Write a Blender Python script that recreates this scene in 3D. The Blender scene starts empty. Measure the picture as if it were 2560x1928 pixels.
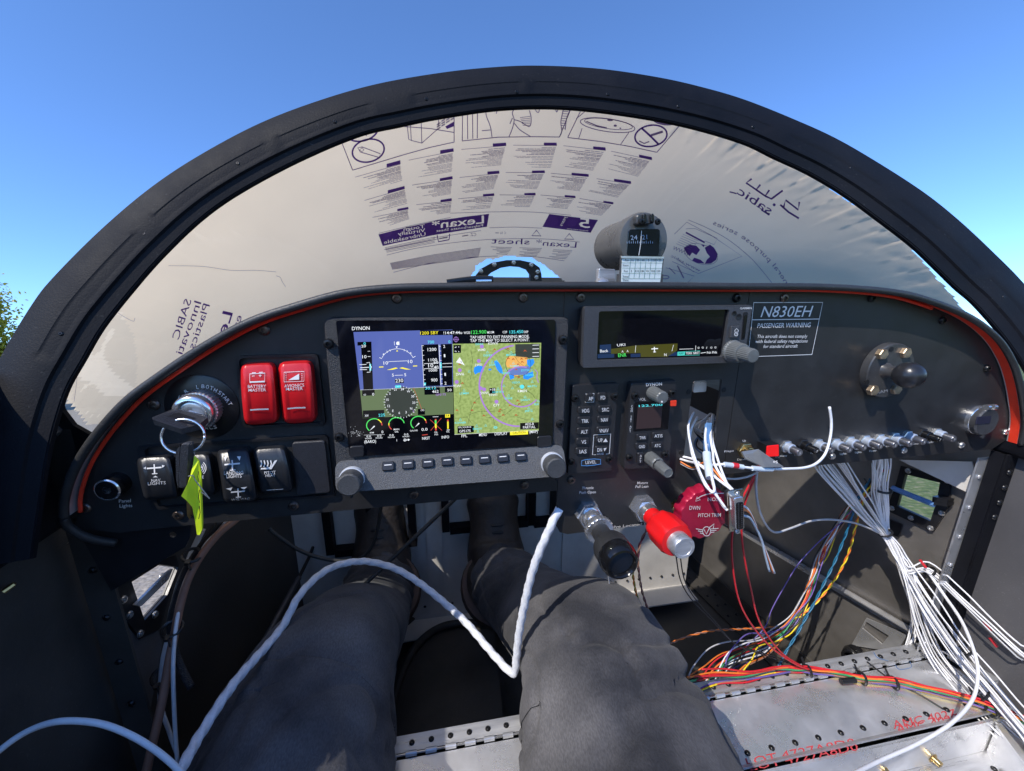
import bpy, bmesh, math, random
from mathutils import Vector, Matrix, noise
from mathutils.bvhtree import BVHTree
R = math.radians
random.seed(7)
SC = bpy.context.scene
COL = SC.collection
# ------------------------------------------------------------------ camera
F = 1040.0                                    # focal length in photo pixels (2560 wide)
YAW, PITCH, ROLL = R(10.33), R(14.58), R(-.33)
fwd = Vector((math.sin(YAW)*math.cos(PITCH), math.cos(YAW)*math.cos(PITCH), -math.sin(PITCH)))
rgt = Vector((math.cos(YAW), -math.sin(YAW), 0))
dwn = fwd.cross(rgt)
CR = rgt*math.cos(ROLL) + dwn*math.sin(ROLL)
CD = -rgt*math.sin(ROLL) + dwn*math.cos(ROLL)
# the aircraft sits tail-low: everything is measured in the aircraft's own axes (x right, y forward,
# z up, origin at eye height) and stood on the ground by this matrix at the very end
NOSE_UP = R(12)
AIR = Matrix.Translation((0, 0, 1.62)) @ Matrix.Rotation(NOSE_UP, 4, 'X')
cam = bpy.data.cameras.new('camera'); cam.lens = 36*F/2560; cam.sensor_width = 36
cam.clip_start = .01; cam.clip_end = 3000
camo = bpy.data.objects.new('camera', cam); COL.objects.link(camo)
m = Matrix((( CR.x, -CD.x, -fwd.x, 0), (CR.y, -CD.y, -fwd.y, 0), (CR.z, -CD.z, -fwd.z, 0), (0, 0, 0, 1)))
camo.matrix_world = AIR @ m
SC.camera = camo
# ------------------------------------------------------------------ light
SUN_EL, SUN_AZ = R(43), R(-133)               # azimuth from straight ahead, clockwise
w = bpy.data.worlds.new('World'); SC.world = w; w.use_nodes = True
nt = w.node_tree
sky = nt.nodes.new('ShaderNodeTexSky'); sky.sky_type = 'NISHITA'; sky.sun_disc = False
sky.sun_elevation = SUN_EL; sky.sun_rotation = SUN_AZ
sky.air_density = .8; sky.dust_density = 0.0; sky.ozone_density = 10.0; sky.altitude = 900
nt.links.new(sky.outputs[0], nt.nodes['Background'].inputs[0])
nt.nodes['Background'].inputs[1].default_value = .15
sl = bpy.data.lights.new('sun', 'SUN'); sl.energy = 2.2; sl.angle = R(.53); sl.color = (1, .935, .84)
so = bpy.data.objects.new('sun', sl); COL.objects.link(so)
sd = Vector((math.sin(SUN_AZ)*math.cos(SUN_EL), math.cos(SUN_AZ)*math.cos(SUN_EL), math.sin(SUN_EL)))
so.rotation_euler = sd.to_track_quat('Z', 'Y').to_euler(); so.location = (-6, -4, 9)
SC.view_settings.view_transform = 'Standard'; SC.view_settings.look = 'None'
SC.view_settings.exposure = 1.1; SC.view_settings.gamma = 1; SC.view_settings.use_curve_mapping = False
SC.cycles.max_bounces = 8
# ------------------------------------------------------------------ pixel -> place
def ray(px, py): return CR*((px-1280)/F) + CD*((py-964)/F) + fwd
def U(px, py, Y):
    d = ray(px, py); return d*(Y/d.y)
def Uz(px, py, z):
    d = ray(px, py); return d*(z/d.z)
def Ux(px, py, x):
    d = ray(px, py); return d*(x/d.x)
def W(px, py, D): return ray(px, py)*D
def proj(p):
    D = p.dot(fwd); return (1280+F*p.dot(CR)/D, 964+F*p.dot(CD)/D)
def zm(ox, oy, s): return lambda x, y: (ox+x*s, oy+y*s)
def axis_y(p0, Y0, p1):                       # how far along -y a knob on an axis square to the panel reaches
    P = U(*p0, Y0); d = ray(*p1); a, b = d.x/d.y, d.z/d.y
    return (P.x*a+P.z*b)/(a*a+b*b)
# ------------------------------------------------------------------ materials
MATS = {}
def mat(name, col, rough=.5, metal=0, bump=0, bscale=400, var=0, vscale=30, rvar=0, coat=0, sheen=0, emit=None, est=1, aniso=None, spec=.5):
    if name in MATS: return MATS[name]
    M = bpy.data.materials.new(name); M.use_nodes = True; n = M.node_tree.nodes; L = M.node_tree.links
    b = n['Principled BSDF']; b.inputs['Base Color'].default_value = (*col, 1)
    b.inputs['Roughness'].default_value = rough; b.inputs['Metallic'].default_value = metal
    b.inputs['Specular IOR Level'].default_value = spec
    if coat: b.inputs['Coat Weight'].default_value = coat; b.inputs['Coat Roughness'].default_value = .05
    if sheen: b.inputs['Sheen Weight'].default_value = sheen; b.inputs['Sheen Roughness'].default_value = .5
    if emit: b.inputs['Emission Color'].default_value = (*emit, 1); b.inputs['Emission Strength'].default_value = est
    tc = n.new('ShaderNodeTexCoord') if (bump or var or rvar) else None
    src = tc.outputs['Object'] if tc else None
    if aniso:
        mp = n.new('ShaderNodeMapping'); mp.inputs['Scale'].default_value = aniso; L.new(src, mp.inputs[0]); src = mp.outputs[0]
    if var or rvar:
        t = n.new('ShaderNodeTexNoise'); t.inputs['Scale'].default_value = vscale; t.inputs['Detail'].default_value = 6; t.inputs['Roughness'].default_value = .65
        L.new(src, t.inputs['Vector'])
        if var:
            r = n.new('ShaderNodeValToRGB'); r.color_ramp.elements[0].position = .3; r.color_ramp.elements[1].position = .7
            r.color_ramp.elements[0].color = (*[c*(1-var) for c in col], 1); r.color_ramp.elements[1].color = (*[min(1, c*(1+var)) for c in col], 1)
            L.new(t.outputs[0], r.inputs[0]); L.new(r.outputs[0], b.inputs['Base Color'])
        if rvar:
            mr = n.new('ShaderNodeMapRange'); mr.inputs[1].default_value = .3; mr.inputs[2].default_value = .7
            mr.inputs[3].default_value = max(.02, rough-rvar); mr.inputs[4].default_value = min(1, rough+rvar)
            L.new(t.outputs[0], mr.inputs[0]); L.new(mr.outputs[0], b.inputs['Roughness'])
    if bump:
        t2 = n.new('ShaderNodeTexNoise'); t2.inputs['Scale'].default_value = bscale; t2.inputs['Detail'].default_value = 3
        L.new(src, t2.inputs['Vector'])
        bp = n.new('ShaderNodeBump'); bp.inputs['Strength'].default_value = bump; bp.inputs['Distance'].default_value = .002
        L.new(t2.outputs[0], bp.inputs['Height']); L.new(bp.outputs[0], b.inputs['Normal'])
    MATS[name] = M; return M
PANEL = mat('panel_black', (.022, .0215, .0225), .42, bump=.12, bscale=1800, var=.25, vscale=25, rvar=.06)
BLACK = mat('satin_black', (.012, .012, .014), .38, bump=.08, bscale=900, var=.3, vscale=40, rvar=.08)
FRAME = mat('frame_black', (.0045, .005, .008), .62, bump=.12, bscale=700, var=.4, vscale=14, rvar=.1, spec=.16)
GLOSS = mat('gloss_black', (.008, .008, .009), .16, var=.2, vscale=60, rvar=.05)
RUBBER = mat('black_rubber', (.02, .02, .021), .5, bump=.15, bscale=700, var=.3, vscale=40)
BEZEL = mat('bezel_grey', (.035, .036, .04), .42, bump=.8, bscale=1500, var=.35, vscale=1400)
GBEZ = mat('navigator_bezel', (.05, .05, .054), .45, bump=.5, bscale=1500, var=.2, vscale=900)
KNOB = mat('knob_grey', (.12, .125, .122), .38, bump=.1, bscale=900, var=.15, vscale=90)
BTN = mat('button_black', (.02, .02, .023), .35, bump=.08, bscale=800)
DKGREY = mat('primer_dark', (.05, .046, .042), .5, bump=.1, bscale=300, var=.35, vscale=9, rvar=.12)
WALLG = mat('wall_grey_paint', (.085, .083, .088), .55, bump=.1, bscale=500, var=.15, vscale=6, rvar=.1)
PRIMER = mat('bulkhead_grey', (.62, .6, .57), .45, metal=.0, bump=.08, bscale=200, var=.18, vscale=7, rvar=.15)
ALU = mat('aluminium', (.78, .78, .79), .33, metal=.78, bump=.05, bscale=260, var=.12, vscale=18, rvar=.2)
ALUB = mat('aluminium_brushed', (.6, .605, .62), .38, metal=.7, bump=.12, bscale=90, var=.2, vscale=10, rvar=.16, aniso=(1, 14, 14))
STEEL = mat('steel', (.62, .62, .62), .3, metal=.85, bump=.04, bscale=400, var=.2, vscale=80, rvar=.1)
CHROME = mat('chrome', (.78, .78, .79), .2, metal=.9, var=.08, vscale=60, rvar=.05)
SCREW = mat('screw_bronze', (.16, .13, .115), .35, metal=.9, var=.4, vscale=300, rvar=.1)
SCREWB = mat('screw_black', (.03, .03, .032), .3, metal=.7, var=.3, vscale=300)
BRASS = mat('brass', (.62, .45, .2), .3, metal=1, var=.25, vscale=120, rvar=.1)
BRONZE = mat('bolt_cadmium', (.5, .38, .26), .45, metal=.9, var=.25, vscale=150, rvar=.1)
RED = mat('switch_red', (.62, .012, .016), .33, bump=.04, bscale=700, var=.08, vscale=50)
REDK = mat('mixture_red', (.72, .01, .012), .3, bump=.04, bscale=600, var=.06, vscale=60)
TRIMR = mat('trim_red', (.42, .01, .045), .3, metal=.25, bump=.05, bscale=500, var=.12, vscale=60)
STRIP = mat('strip_red', (.85, .05, .02), .35, var=.1, vscale=60)
SILV = mat('strip_silver', (.65, .65, .66), .35, metal=.6)
INK = mat('ink_white', (.74, .72, .7), .6)
INKD = mat('ink_grey', (.3, .31, .34), .6)
PURPLE = None
LINEP = None
FINEP = None
FILMW = None
WHITE = mat('wire_white', (.8, .8, .82), .38, var=.06, vscale=120)
GREYW = mat('wire_grey', (.5, .5, .51), .42, var=.08, vscale=120)
ROPE = mat('rope_white', (.72, .75, .82), .6, bump=.3, bscale=1200, var=.1, vscale=200)
COPPER = mat('wire_brown', (.32, .17, .12), .4, var=.15, vscale=60)
YEL = mat('tag_yellow', (.72, .85, .02), .4, var=.06, vscale=60)
CARD = mat('card_white', (.66, .72, .7), .5, var=.04, vscale=60)
STAMP = mat('stamp_red', (.5, .05, .06), .7, var=.3, vscale=400)
LEATHER = mat('boot_leather', (.036, .029, .026), .55, bump=.5, bscale=160, var=.4, vscale=30, rvar=.1)
BROWN = mat('boot_patch', (.085, .05, .036), .6, bump=.4, bscale=200, var=.3, vscale=40)
SMOKE = mat('socket_grey', (.05, .05, .053), .42, bump=.2, bscale=700, var=.25, vscale=60)
COMP = mat('compass_black', (.05, .05, .052), .34, bump=.02, bscale=500, var=.3, vscale=60, rvar=.1)
HOLE = mat('hole_black', (.004, .004, .005), .7, var=.2, vscale=50)
BLUEP = mat('sleeve_blue', (.1, .22, .45), .35, var=.2, vscale=80)
def wcol(name, c): return mat('wire_'+name, c, .4, var=.08, vscale=150)
WR = {'red': wcol('red', (.6, .02, .03)), 'orange': wcol('orange', (.8, .2, .03)), 'yellow': wcol('yellow', (.85, .65, .03)), 'green': wcol('green', (.05, .3, .12)),
      'blue': wcol('blue', (.01, .12, .22)), 'purple': wcol('purple', (.14, .1, .34)), 'black': wcol('black', (.012, .012, .014)), 'brown': wcol('brown', (.12, .05, .03)),
      'white': WHITE, 'grey': GREYW, 'olive': wcol('olive', (.3, .28, .03)), 'maroon': wcol('maroon', (.12, .02, .05)), 'pale': wcol('pale', (.5, .6, .7))}
EM = {}
def emat(name, c, s=1.0):                      # lit display pixels behind glossy glass
    return mat('display_'+name, (.004, .004, .005), .06, emit=c, est=s)
# ------------------------------------------------------------------ objects
class Node:
    pass
def vadd(a, b): return [x+y for x, y in zip(a, b)]
WORLD = {}                                     # object -> origin in aircraft axes
TOP = []
def tag(o, label, cat, group=None, kind=None):
    if label: o['label'] = label
    if cat: o['category'] = cat
    if group: o['group'] = group
    if kind: o['kind'] = kind
def thing(name, loc, label, cat, group=None, kind=None):
    o = bpy.data.objects.new(name, None); COL.objects.link(o); o.empty_display_size = .02
    o.location = loc; WORLD[o.name] = Vector(loc); TOP.append(o); tag(o, label, cat, group, kind); return o
def obj(name, vf, material, parent=None, smooth=False, label=None, cat=None, group=None, kind=None, angle=None):
    vs, fs = vf
    c = Vector((0, 0, 0))
    if vs:
        lo = Vector([min(v[i] for v in vs) for i in range(3)]); hi = Vector([max(v[i] for v in vs) for i in range(3)]); c = (lo+hi)/2
    me = bpy.data.meshes.new(name); me.from_pydata([Vector(v)-c for v in vs], [], fs)
    me.materials.append(material); me.update()
    if smooth:
        for p in me.polygons: p.use_smooth = True
        if angle is None: angle = 40
        if angle < 180: me.set_sharp_from_angle(angle=R(angle))
    o = bpy.data.objects.new(name, me); COL.objects.link(o)
    WORLD[o.name] = c
    if parent: o.parent = parent; o.location = c-WORLD[parent.name]
    else: o.location = c; TOP.append(o)
    tag(o, label, cat, group, kind)
    return o
def inst(name, me, parent, pos, zdir=None, spin=0, scale=1):   # a repeat that shares mesh data; its z axis points along zdir
    o = bpy.data.objects.new(name, me); COL.objects.link(o)
    pos = Vector(pos); WORLD[o.name] = pos
    o.parent = parent; o.location = pos-WORLD[parent.name]
    if zdir is not None:
        q = Vector(zdir).to_track_quat('Z', 'Y')
        o.rotation_mode = 'QUATERNION'; o.rotation_quaternion = q @ Matrix.Rotation(spin, 3, 'Z').to_quaternion()
    o.scale = (scale,)*3
    return o
# ------------------------------------------------------------------ shapes: each returns (verts, faces)
def join(*parts):
    V, Fc = [], []
    for v, f in parts:
        k = len(V); V += list(v); Fc += [tuple(i+k for i in q) for q in f]
    return V, Fc
def box(c, s, ax=None):
    c = Vector(c); a = ax or (Vector((1, 0, 0)), Vector((0, 1, 0)), Vector((0, 0, 1)))
    V = [c+a[0]*(i*s[0]/2)+a[1]*(j*s[1]/2)+a[2]*(k*s[2]/2) for i in (-1, 1) for j in (-1, 1) for k in (-1, 1)]
    return V, [(0, 1, 3, 2), (4, 6, 7, 5), (0, 4, 5, 1), (2, 3, 7, 6), (0, 2, 6, 4), (1, 5, 7, 3)]
def prism(pts, ext):
    n = len(pts); e = Vector(ext); V = [Vector(p) for p in pts]+[Vector(p)+e for p in pts]
    return V, [tuple(range(n)), tuple(range(2*n-1, n-1, -1))]+[(i, i+n, (i+1) % n+n, (i+1) % n) for i in range(n)]
def holed(outer, holes, ext):                  # plate with holes
    bm = bmesh.new(); es = []; loops = []
    for L in [outer]+holes:
        vs = [bm.verts.new(p) for p in L]; loops.append(len(L))
        es += [bm.edges.new((vs[i], vs[(i+1) % len(vs)])) for i in range(len(vs))]
    bmesh.ops.triangle_fill(bm, use_beauty=True, edges=es)
    bm.verts.index_update(); V = [v.co.copy() for v in bm.verts]; Fc = [tuple(v.index for v in f.verts) for f in bm.faces]
    bm.free(); n = len(V); e = Vector(ext)
    V2 = V+[v+e for v in V]; F2 = Fc+[tuple(i+n for i in reversed(f)) for f in Fc]
    k = 0
    for L in loops:
        F2 += [(k+i, k+(i+1) % L, k+(i+1) % L+n, k+i+n) for i in range(L)]; k += L
    return V2, F2
def frame_of(ax):
    ax = Vector(ax).normalized(); t = Vector((0, 0, 1)) if abs(ax.z) < .9 else Vector((1, 0, 0))
    u = t.cross(ax).normalized(); return u, ax.cross(u), ax
def lathe(prof, o, ax=(0, -1, 0), n=32, mod=None):  # prof: (radius, height along ax)
    u, v, a = frame_of(ax); o = Vector(o); V, Fc = [], []
    for j, (r, h) in enumerate(prof):
        for i in range(n):
            t = 2*math.pi*i/n; rr = r*(mod(t, j) if mod else 1)
            V.append(o+a*h+(u*math.cos(t)+v*math.sin(t))*rr)
    for j in range(len(prof)-1):
        for i in range(n):
            Fc.append((j*n+i, j*n+(i+1) % n, (j+1)*n+(i+1) % n, (j+1)*n+i))
    k = len(prof)-1
    Fc += [tuple(range(n-1, -1, -1)), tuple(range(k*n, k*n+n))]
    return V, Fc
def smooth_path(P, k=6):
    P = [Vector(p) for p in P]
    if len(P) < 3: return P
    Q = [P[0]*2-P[1]]+P+[P[-1]*2-P[-2]]; out = []
    for i in range(1, len(Q)-2):
        for j in range(k):
            t = j/k; a, b, c, d = Q[i-1], Q[i], Q[i+1], Q[i+2]
            out.append(.5*((2*b)+(c-a)*t+(2*a-5*b+4*c-d)*t*t+(3*b-3*c+d-a)*t**3))
    return out+[P[-1]]
def tube(P, r, n=8, cap=True, mod=None, sq=None):
    m_ = len(P); V, Fc = [], []
    T = [(P[min(i+1, m_-1)]-P[max(i-1, 0)]).normalized() for i in range(m_)]
    u = frame_of(T[0])[0]
    for i in range(m_):
        u = (u-T[i]*u.dot(T[i])).normalized(); v = T[i].cross(u); rr = r[i] if isinstance(r, (list, tuple)) else r
        for j in range(n):
            a = 2*math.pi*j/n; q = rr*(mod(i, a) if mod else 1)
            V.append(P[i]+u*math.cos(a)*q+v*math.sin(a)*q*(sq or 1))
    for i in range(m_-1):
        for j in range(n): Fc.append((i*n+j, i*n+(j+1) % n, (i+1)*n+(j+1) % n, (i+1)*n+j))
    if cap: Fc += [tuple(range(n-1, -1, -1)), tuple(range((m_-1)*n, m_*n))]
    return V, Fc
def rounded(c4, r, k=4):                       # corners (3-D, in order) -> outline with rounded corners
    out = []; n = len(c4)
    for i in range(n):
        p, a, b = Vector(c4[i]), Vector(c4[i-1]), Vector(c4[(i+1) % n])
        da, db = (a-p), (b-p); ra = min(r, da.length*.49); rb = min(r, db.length*.49)
        A, B = p+da.normalized()*ra, p+db.normalized()*rb
        for j in range(k+1):
            t = j/k; out.append((1-t)**2*A+2*t*(1-t)*p+t*t*B)
    return out
def slab(c4, depth, r=.003, ch=.0008, d=(0, 1, 0), k=4):   # rounded plate, front outline c4, chamfered, going back along d
    o = rounded(c4, r, k); cen = sum(o, Vector())/len(o); e = Vector(d)
    inn = [p+(cen-p).normalized()*ch for p in o]; n = len(o)
    V = inn+[p+e*ch for p in o]+[p+e*depth for p in o]
    Fc = [tuple(range(n)), tuple(range(3*n-1, 2*n-1, -1))]
    for L in (0, 1):
        Fc += [(L*n+i, (L+1)*n+i, (L+1)*n+(i+1) % n, L*n+(i+1) % n) for i in range(n)]
    return V, Fc
def q4(ps, Y): return [U(x, y, Y) for x, y in ps]
def slab_px(ps, Y, depth, r=.003, ch=.0008): return slab(q4(ps, Y), depth, r, ch)
def data(name, vf, material, smooth=False, angle=40):
    me = bpy.data.meshes.new(name); me.from_pydata([Vector(v) for v in vf[0]], [], vf[1]); me.materials.append(material)
    if smooth:
        for p in me.polygons: p.use_smooth = True
        me.set_sharp_from_angle(angle=R(angle))
    return me
# ------------------------------------------------------------------ flat print (lettering, lines, display graphics)
TXT = {}
def text2d(s, bold=0, shear=0):
    key = (s, bold, shear)
    if key not in TXT:
        cu = bpy.data.curves.new('txt', 'FONT'); cu.body = s; cu.resolution_u = 2; cu.offset = bold; cu.shear = shear
        o = bpy.data.objects.new('txt', cu); me = bpy.data.meshes.new_from_object(o)
        V = [(v.co.x, v.co.y) for v in me.vertices]; Fc = [tuple(p.vertices) for p in me.polygons]
        bpy.data.objects.remove(o); bpy.data.curves.remove(cu); bpy.data.meshes.remove(me)
        TXT[key] = (V, Fc)
    return TXT[key]
CAP = max(v[1] for v in text2d('H')[0])
class Print:
    def __init__(s, surf): s.surf = surf; s.V = []; s.F = []; s.G = []
    def add(s, pts, faces):
        k = len(s.V); s.G.append((len(s.F), len(s.F)+len(faces))); s.V += pts; s.F += [tuple(i+k for i in f) for f in faces]
    def text(s, t, bl, br, h=None, up=None, bold=0, shear=0):
        V, Fc = text2d(t, bold*.35, shear)
        if not V: return
        x0 = min(v[0] for v in V); x1 = max(v[0] for v in V)
        b = Vector(bl); e = Vector(br)-b
        if up is None:
            n = Vector((e.y, -e.x)).normalized(); n = n if n.y < 0 else -n; up = n*h
        up = Vector(up)
        s.add([b+e*((x-x0)/(x1-x0))+up*(y/CAP) for x, y in V], Fc)
    def ctext(s, t, c, h, ang=0, wid=None, bold=0, shear=0, mirror=False):     # centred at c, cap height h, ang clockwise degrees
        V, Fc = text2d(t, bold*.35, shear)
        if not V: return
        x0 = min(v[0] for v in V); x1 = max(v[0] for v in V); k = h/CAP; kx = k if wid is None else wid/(x1-x0)
        ca, sa = math.cos(R(ang)), math.sin(R(ang)); c = Vector(c); mx = -1 if mirror else 1
        P = []
        for x, y in V:
            X, Y_ = mx*(x-(x0+x1)/2)*kx, -(y-CAP/2)*k; P.append(c+Vector((X*ca-Y_*sa, X*sa+Y_*ca)))
        s.add(P, Fc)
    LW = 1
    def line(s, P, w, closed=False):
        P = [Vector(p) for p in P]; n = len(P); w = w*s.LW
        if n < 2: return
        L, Rr = [], []
        for i in range(n):
            a = P[i-1] if (i or closed) else P[i]; b = P[(i+1) % n] if (i < n-1 or closed) else P[i]
            d = (b-a); d = d.normalized() if d.length else Vector((1, 0)); q = Vector((-d.y, d.x))*w/2
            L.append(P[i]+q); Rr.append(P[i]-q)
        m_ = n if closed else n-1
        s.add(L+Rr, [(i, (i+1) % n, (i+1) % n+n, i+n) for i in range(m_)])
    def arc(s, c, rx, ry, a0, a1, w, n=40, rot=0):
        P = []
        for i in range(n+1):
            a = R(a0+(a1-a0)*i/n); x, y = rx*math.cos(a), ry*math.sin(a)
            P.append((c[0]+x*math.cos(R(rot))-y*math.sin(R(rot)), c[1]+x*math.sin(R(rot))+y*math.cos(R(rot))))
        s.line(P, w)
    def poly(s, P): s.add([Vector(p) for p in P], [tuple(range(len(P)))])
    def disc(s, c, rx, ry=None, n=24):
        ry = ry or rx; s.poly([(c[0]+rx*math.cos(2*math.pi*i/n), c[1]+ry*math.sin(2*math.pi*i/n)) for i in range(n)])
    def grid(s, c4, nu, nv):                   # quad cut fine enough to lie on a curved surface
        a, b, c, d = [Vector(p) for p in c4]; P = []
        for j in range(nv+1):
            for i in range(nu+1):
                u, v = i/nu, j/nv; P.append((a*(1-u)+b*u)*(1-v)+(d*(1-u)+c*u)*v)
        s.add(P, [(j*(nu+1)+i, j*(nu+1)+i+1, (j+1)*(nu+1)+i+1, (j+1)*(nu+1)+i) for j in range(nv) for i in range(nu)])
    def path(s, t, P, h, bold=0):              # letters strung along a path
        P = [Vector(p) for p in P]; ln = [0]
        for a, b in zip(P, P[1:]): ln.append(ln[-1]+(b-a).length)
        def at(d):
            for i in range(len(P)-1):
                if d <= ln[i+1] or i == len(P)-2:
                    q = (P[i+1]-P[i]).normalized(); return P[i]+q*(d-ln[i]), q
        k = h/CAP; w_ = [(max([v[0] for v in text2d(c, bold)[0]] or [.3])+.06)*k for c in t]; f = ln[-1]/sum(w_); d = 0
        for c, wd in zip(t, w_):
            V, Fc = text2d(c, bold)
            if V:
                p, q = at(d+wd*f/2); n = Vector((q.y, -q.x)); n = n if n.y < 0 else -n
                s.add([p+q*((x*k-wd/2)*f)+n*(y*k) for x, y in V], Fc)
            d += wd*f
    def build(s, name, parent, material, label=None, split=False):
        V = []; ok = []
        for p in s.V:
            q = s.surf(p[0], p[1]); V.append(q if q is not None else Vector((0, 0, 0))); ok.append(q is not None)
        o = None
        for a, b in (s.G if split else [(0, len(s.F))]):
            Fc = [f for f in s.F[a:b] if all(ok[i] for i in f)]
            if not Fc: continue
            used = sorted({i for f in Fc for i in f}); mp = {i: j for j, i in enumerate(used)}
            o = obj(name, ([V[i] for i in used], [tuple(mp[i] for i in f) for f in Fc]), material, parent, label=label, kind=None if split else 'stuff')
        return o
def on_y(Y, z=None): return (lambda x, y: U(x, y, Y)) if z is None else (lambda x, y: U(*z(x, y), Y))
def on_bvh(vf, off=.0003, z=None):
    tr = BVHTree.FromPolygons([Vector(v) for v in vf[0]], vf[1])
    def f(x, y):
        if z: x, y = z(x, y)
        d = ray(x, y).normalized(); hit = tr.ray_cast(Vector((0, 0, 0)), d)
        if hit[0] is None: return None
        return hit[0]-d*off
    return f
def wire(parent, pts, r, material, name='wire', n=6, k=6):
    return obj(name, tube(smooth_path(pts, k), r, n), material, parent, smooth=True, angle=180)
def tie(parent, p, d, r, material=None):      # cable tie round a bundle
    u, v, a = frame_of(d); P = [Vector(p)+(u*math.cos(t)+v*math.sin(t))*r for t in [2*math.pi*i/14 for i in range(15)]]
    vf = join(tube(P, .0016, 6), box(Vector(p)+u*(r+.001), (.005, .004, .004), (u, v, a)), tube([Vector(p)+u*r, Vector(p)+u*(r+.009)+v*.006], .0012, 5))
    return obj('cable_tie', vf, material or BLACK, parent, smooth=True)
def hexprof(r): return lambda t, j: 1/max(.866, math.cos((t % (math.pi/3))-math.pi/6))*.93
# shared screw / rivet meshes, z axis outwards
def screw_mesh(name, material, r, h, sock=True):
    prof = [(r, 0), (r, h*.35), (r*.8, h*.85), (r*.48, h)]
    if sock: prof += [(r*.44, h), (r*.4, h*.25)]
    v = lathe(prof, (0, 0, 0), (0, 0, 1), 14, lambda t, j: (1/max(.866, math.cos((t % (math.pi/3))-math.pi/6))*.9) if j >= 4 else 1)
    return data(name, v, material, True, 35)
SCR = screw_mesh('screw', SCREW, .0042, .0022); SCRB = screw_mesh('screw_dark', SCREWB, .0042, .003); SCRS = screw_mesh('screw_steel', STEEL, .0038, .0022)
RIV = data('rivet', lathe([(.0026, 0), (.0024, .0008), (.0014, .0015)], (0, 0, 0), (0, 0, 1), 10), ALU, True)
RIVD = data('rivet_dark', lathe([(.0032, 0), (.003, .001), (.0018, .002), (.0009, .002), (.0008, .0008)], (0, 0, 0), (0, 0, 1), 10), SCREWB, True)
BACK = Vector((0, -1, 0))
def dusty(M, col, amount, s1=420, s2=9):       # pale specks and smudges of dust on a dark coat
    n = M.node_tree.nodes; L = M.node_tree.links; b = n['Principled BSDF']; src = b.inputs['Base Color'].links[0].from_socket if b.inputs['Base Color'].links else None
    tc = n.new('ShaderNodeTexCoord'); a = n.new('ShaderNodeTexNoise'); a.inputs['Scale'].default_value = s1; a.inputs['Detail'].default_value = 2; L.new(tc.outputs['Object'], a.inputs[0])
    c = n.new('ShaderNodeTexNoise'); c.inputs['Scale'].default_value = s2; c.inputs['Detail'].default_value = 8; L.new(tc.outputs['Object'], c.inputs[0])
    r1 = n.new('ShaderNodeMapRange'); r1.inputs[1].default_value = .66; r1.inputs[2].default_value = .74; L.new(a.outputs[0], r1.inputs[0])
    r2 = n.new('ShaderNodeMapRange'); r2.inputs[1].default_value = .42; r2.inputs[2].default_value = .75; r2.inputs[3].default_value = .1; L.new(c.outputs[0], r2.inputs[0])
    m1 = n.new('ShaderNodeMath'); m1.operation = 'MULTIPLY'; L.new(r1.outputs[0], m1.inputs[0]); L.new(r2.outputs[0], m1.inputs[1])
    m2 = n.new('ShaderNodeMath'); m2.operation = 'MULTIPLY_ADD'; m2.inputs[1].default_value = .16; L.new(r2.outputs[0], m2.inputs[0]); L.new(m1.outputs[0], m2.inputs[2])
    m3 = n.new('ShaderNodeMath'); m3.operation = 'MULTIPLY'; m3.inputs[1].default_value = amount; L.new(m2.outputs[0], m3.inputs[0])
    mx = n.new('ShaderNodeMix'); mx.data_type = 'RGBA'; L.new(m3.outputs[0], mx.inputs[0]); mx.inputs[7].default_value = (*col, 1)
    if src: L.new(src, mx.inputs[6])
    else: mx.inputs[6].default_value = b.inputs['Base Color'].default_value
    L.new(mx.outputs[2], b.inputs['Base Color'])
for M_, a_ in ((PANEL, .13), (FRAME, .12), (RUBBER, .35), (BEZEL, .15), (COMP, .2), (BTN, .1), (WALLG, .3), (DKGREY, .2)): dusty(M_, (.3, .29, .27), a_)

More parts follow.
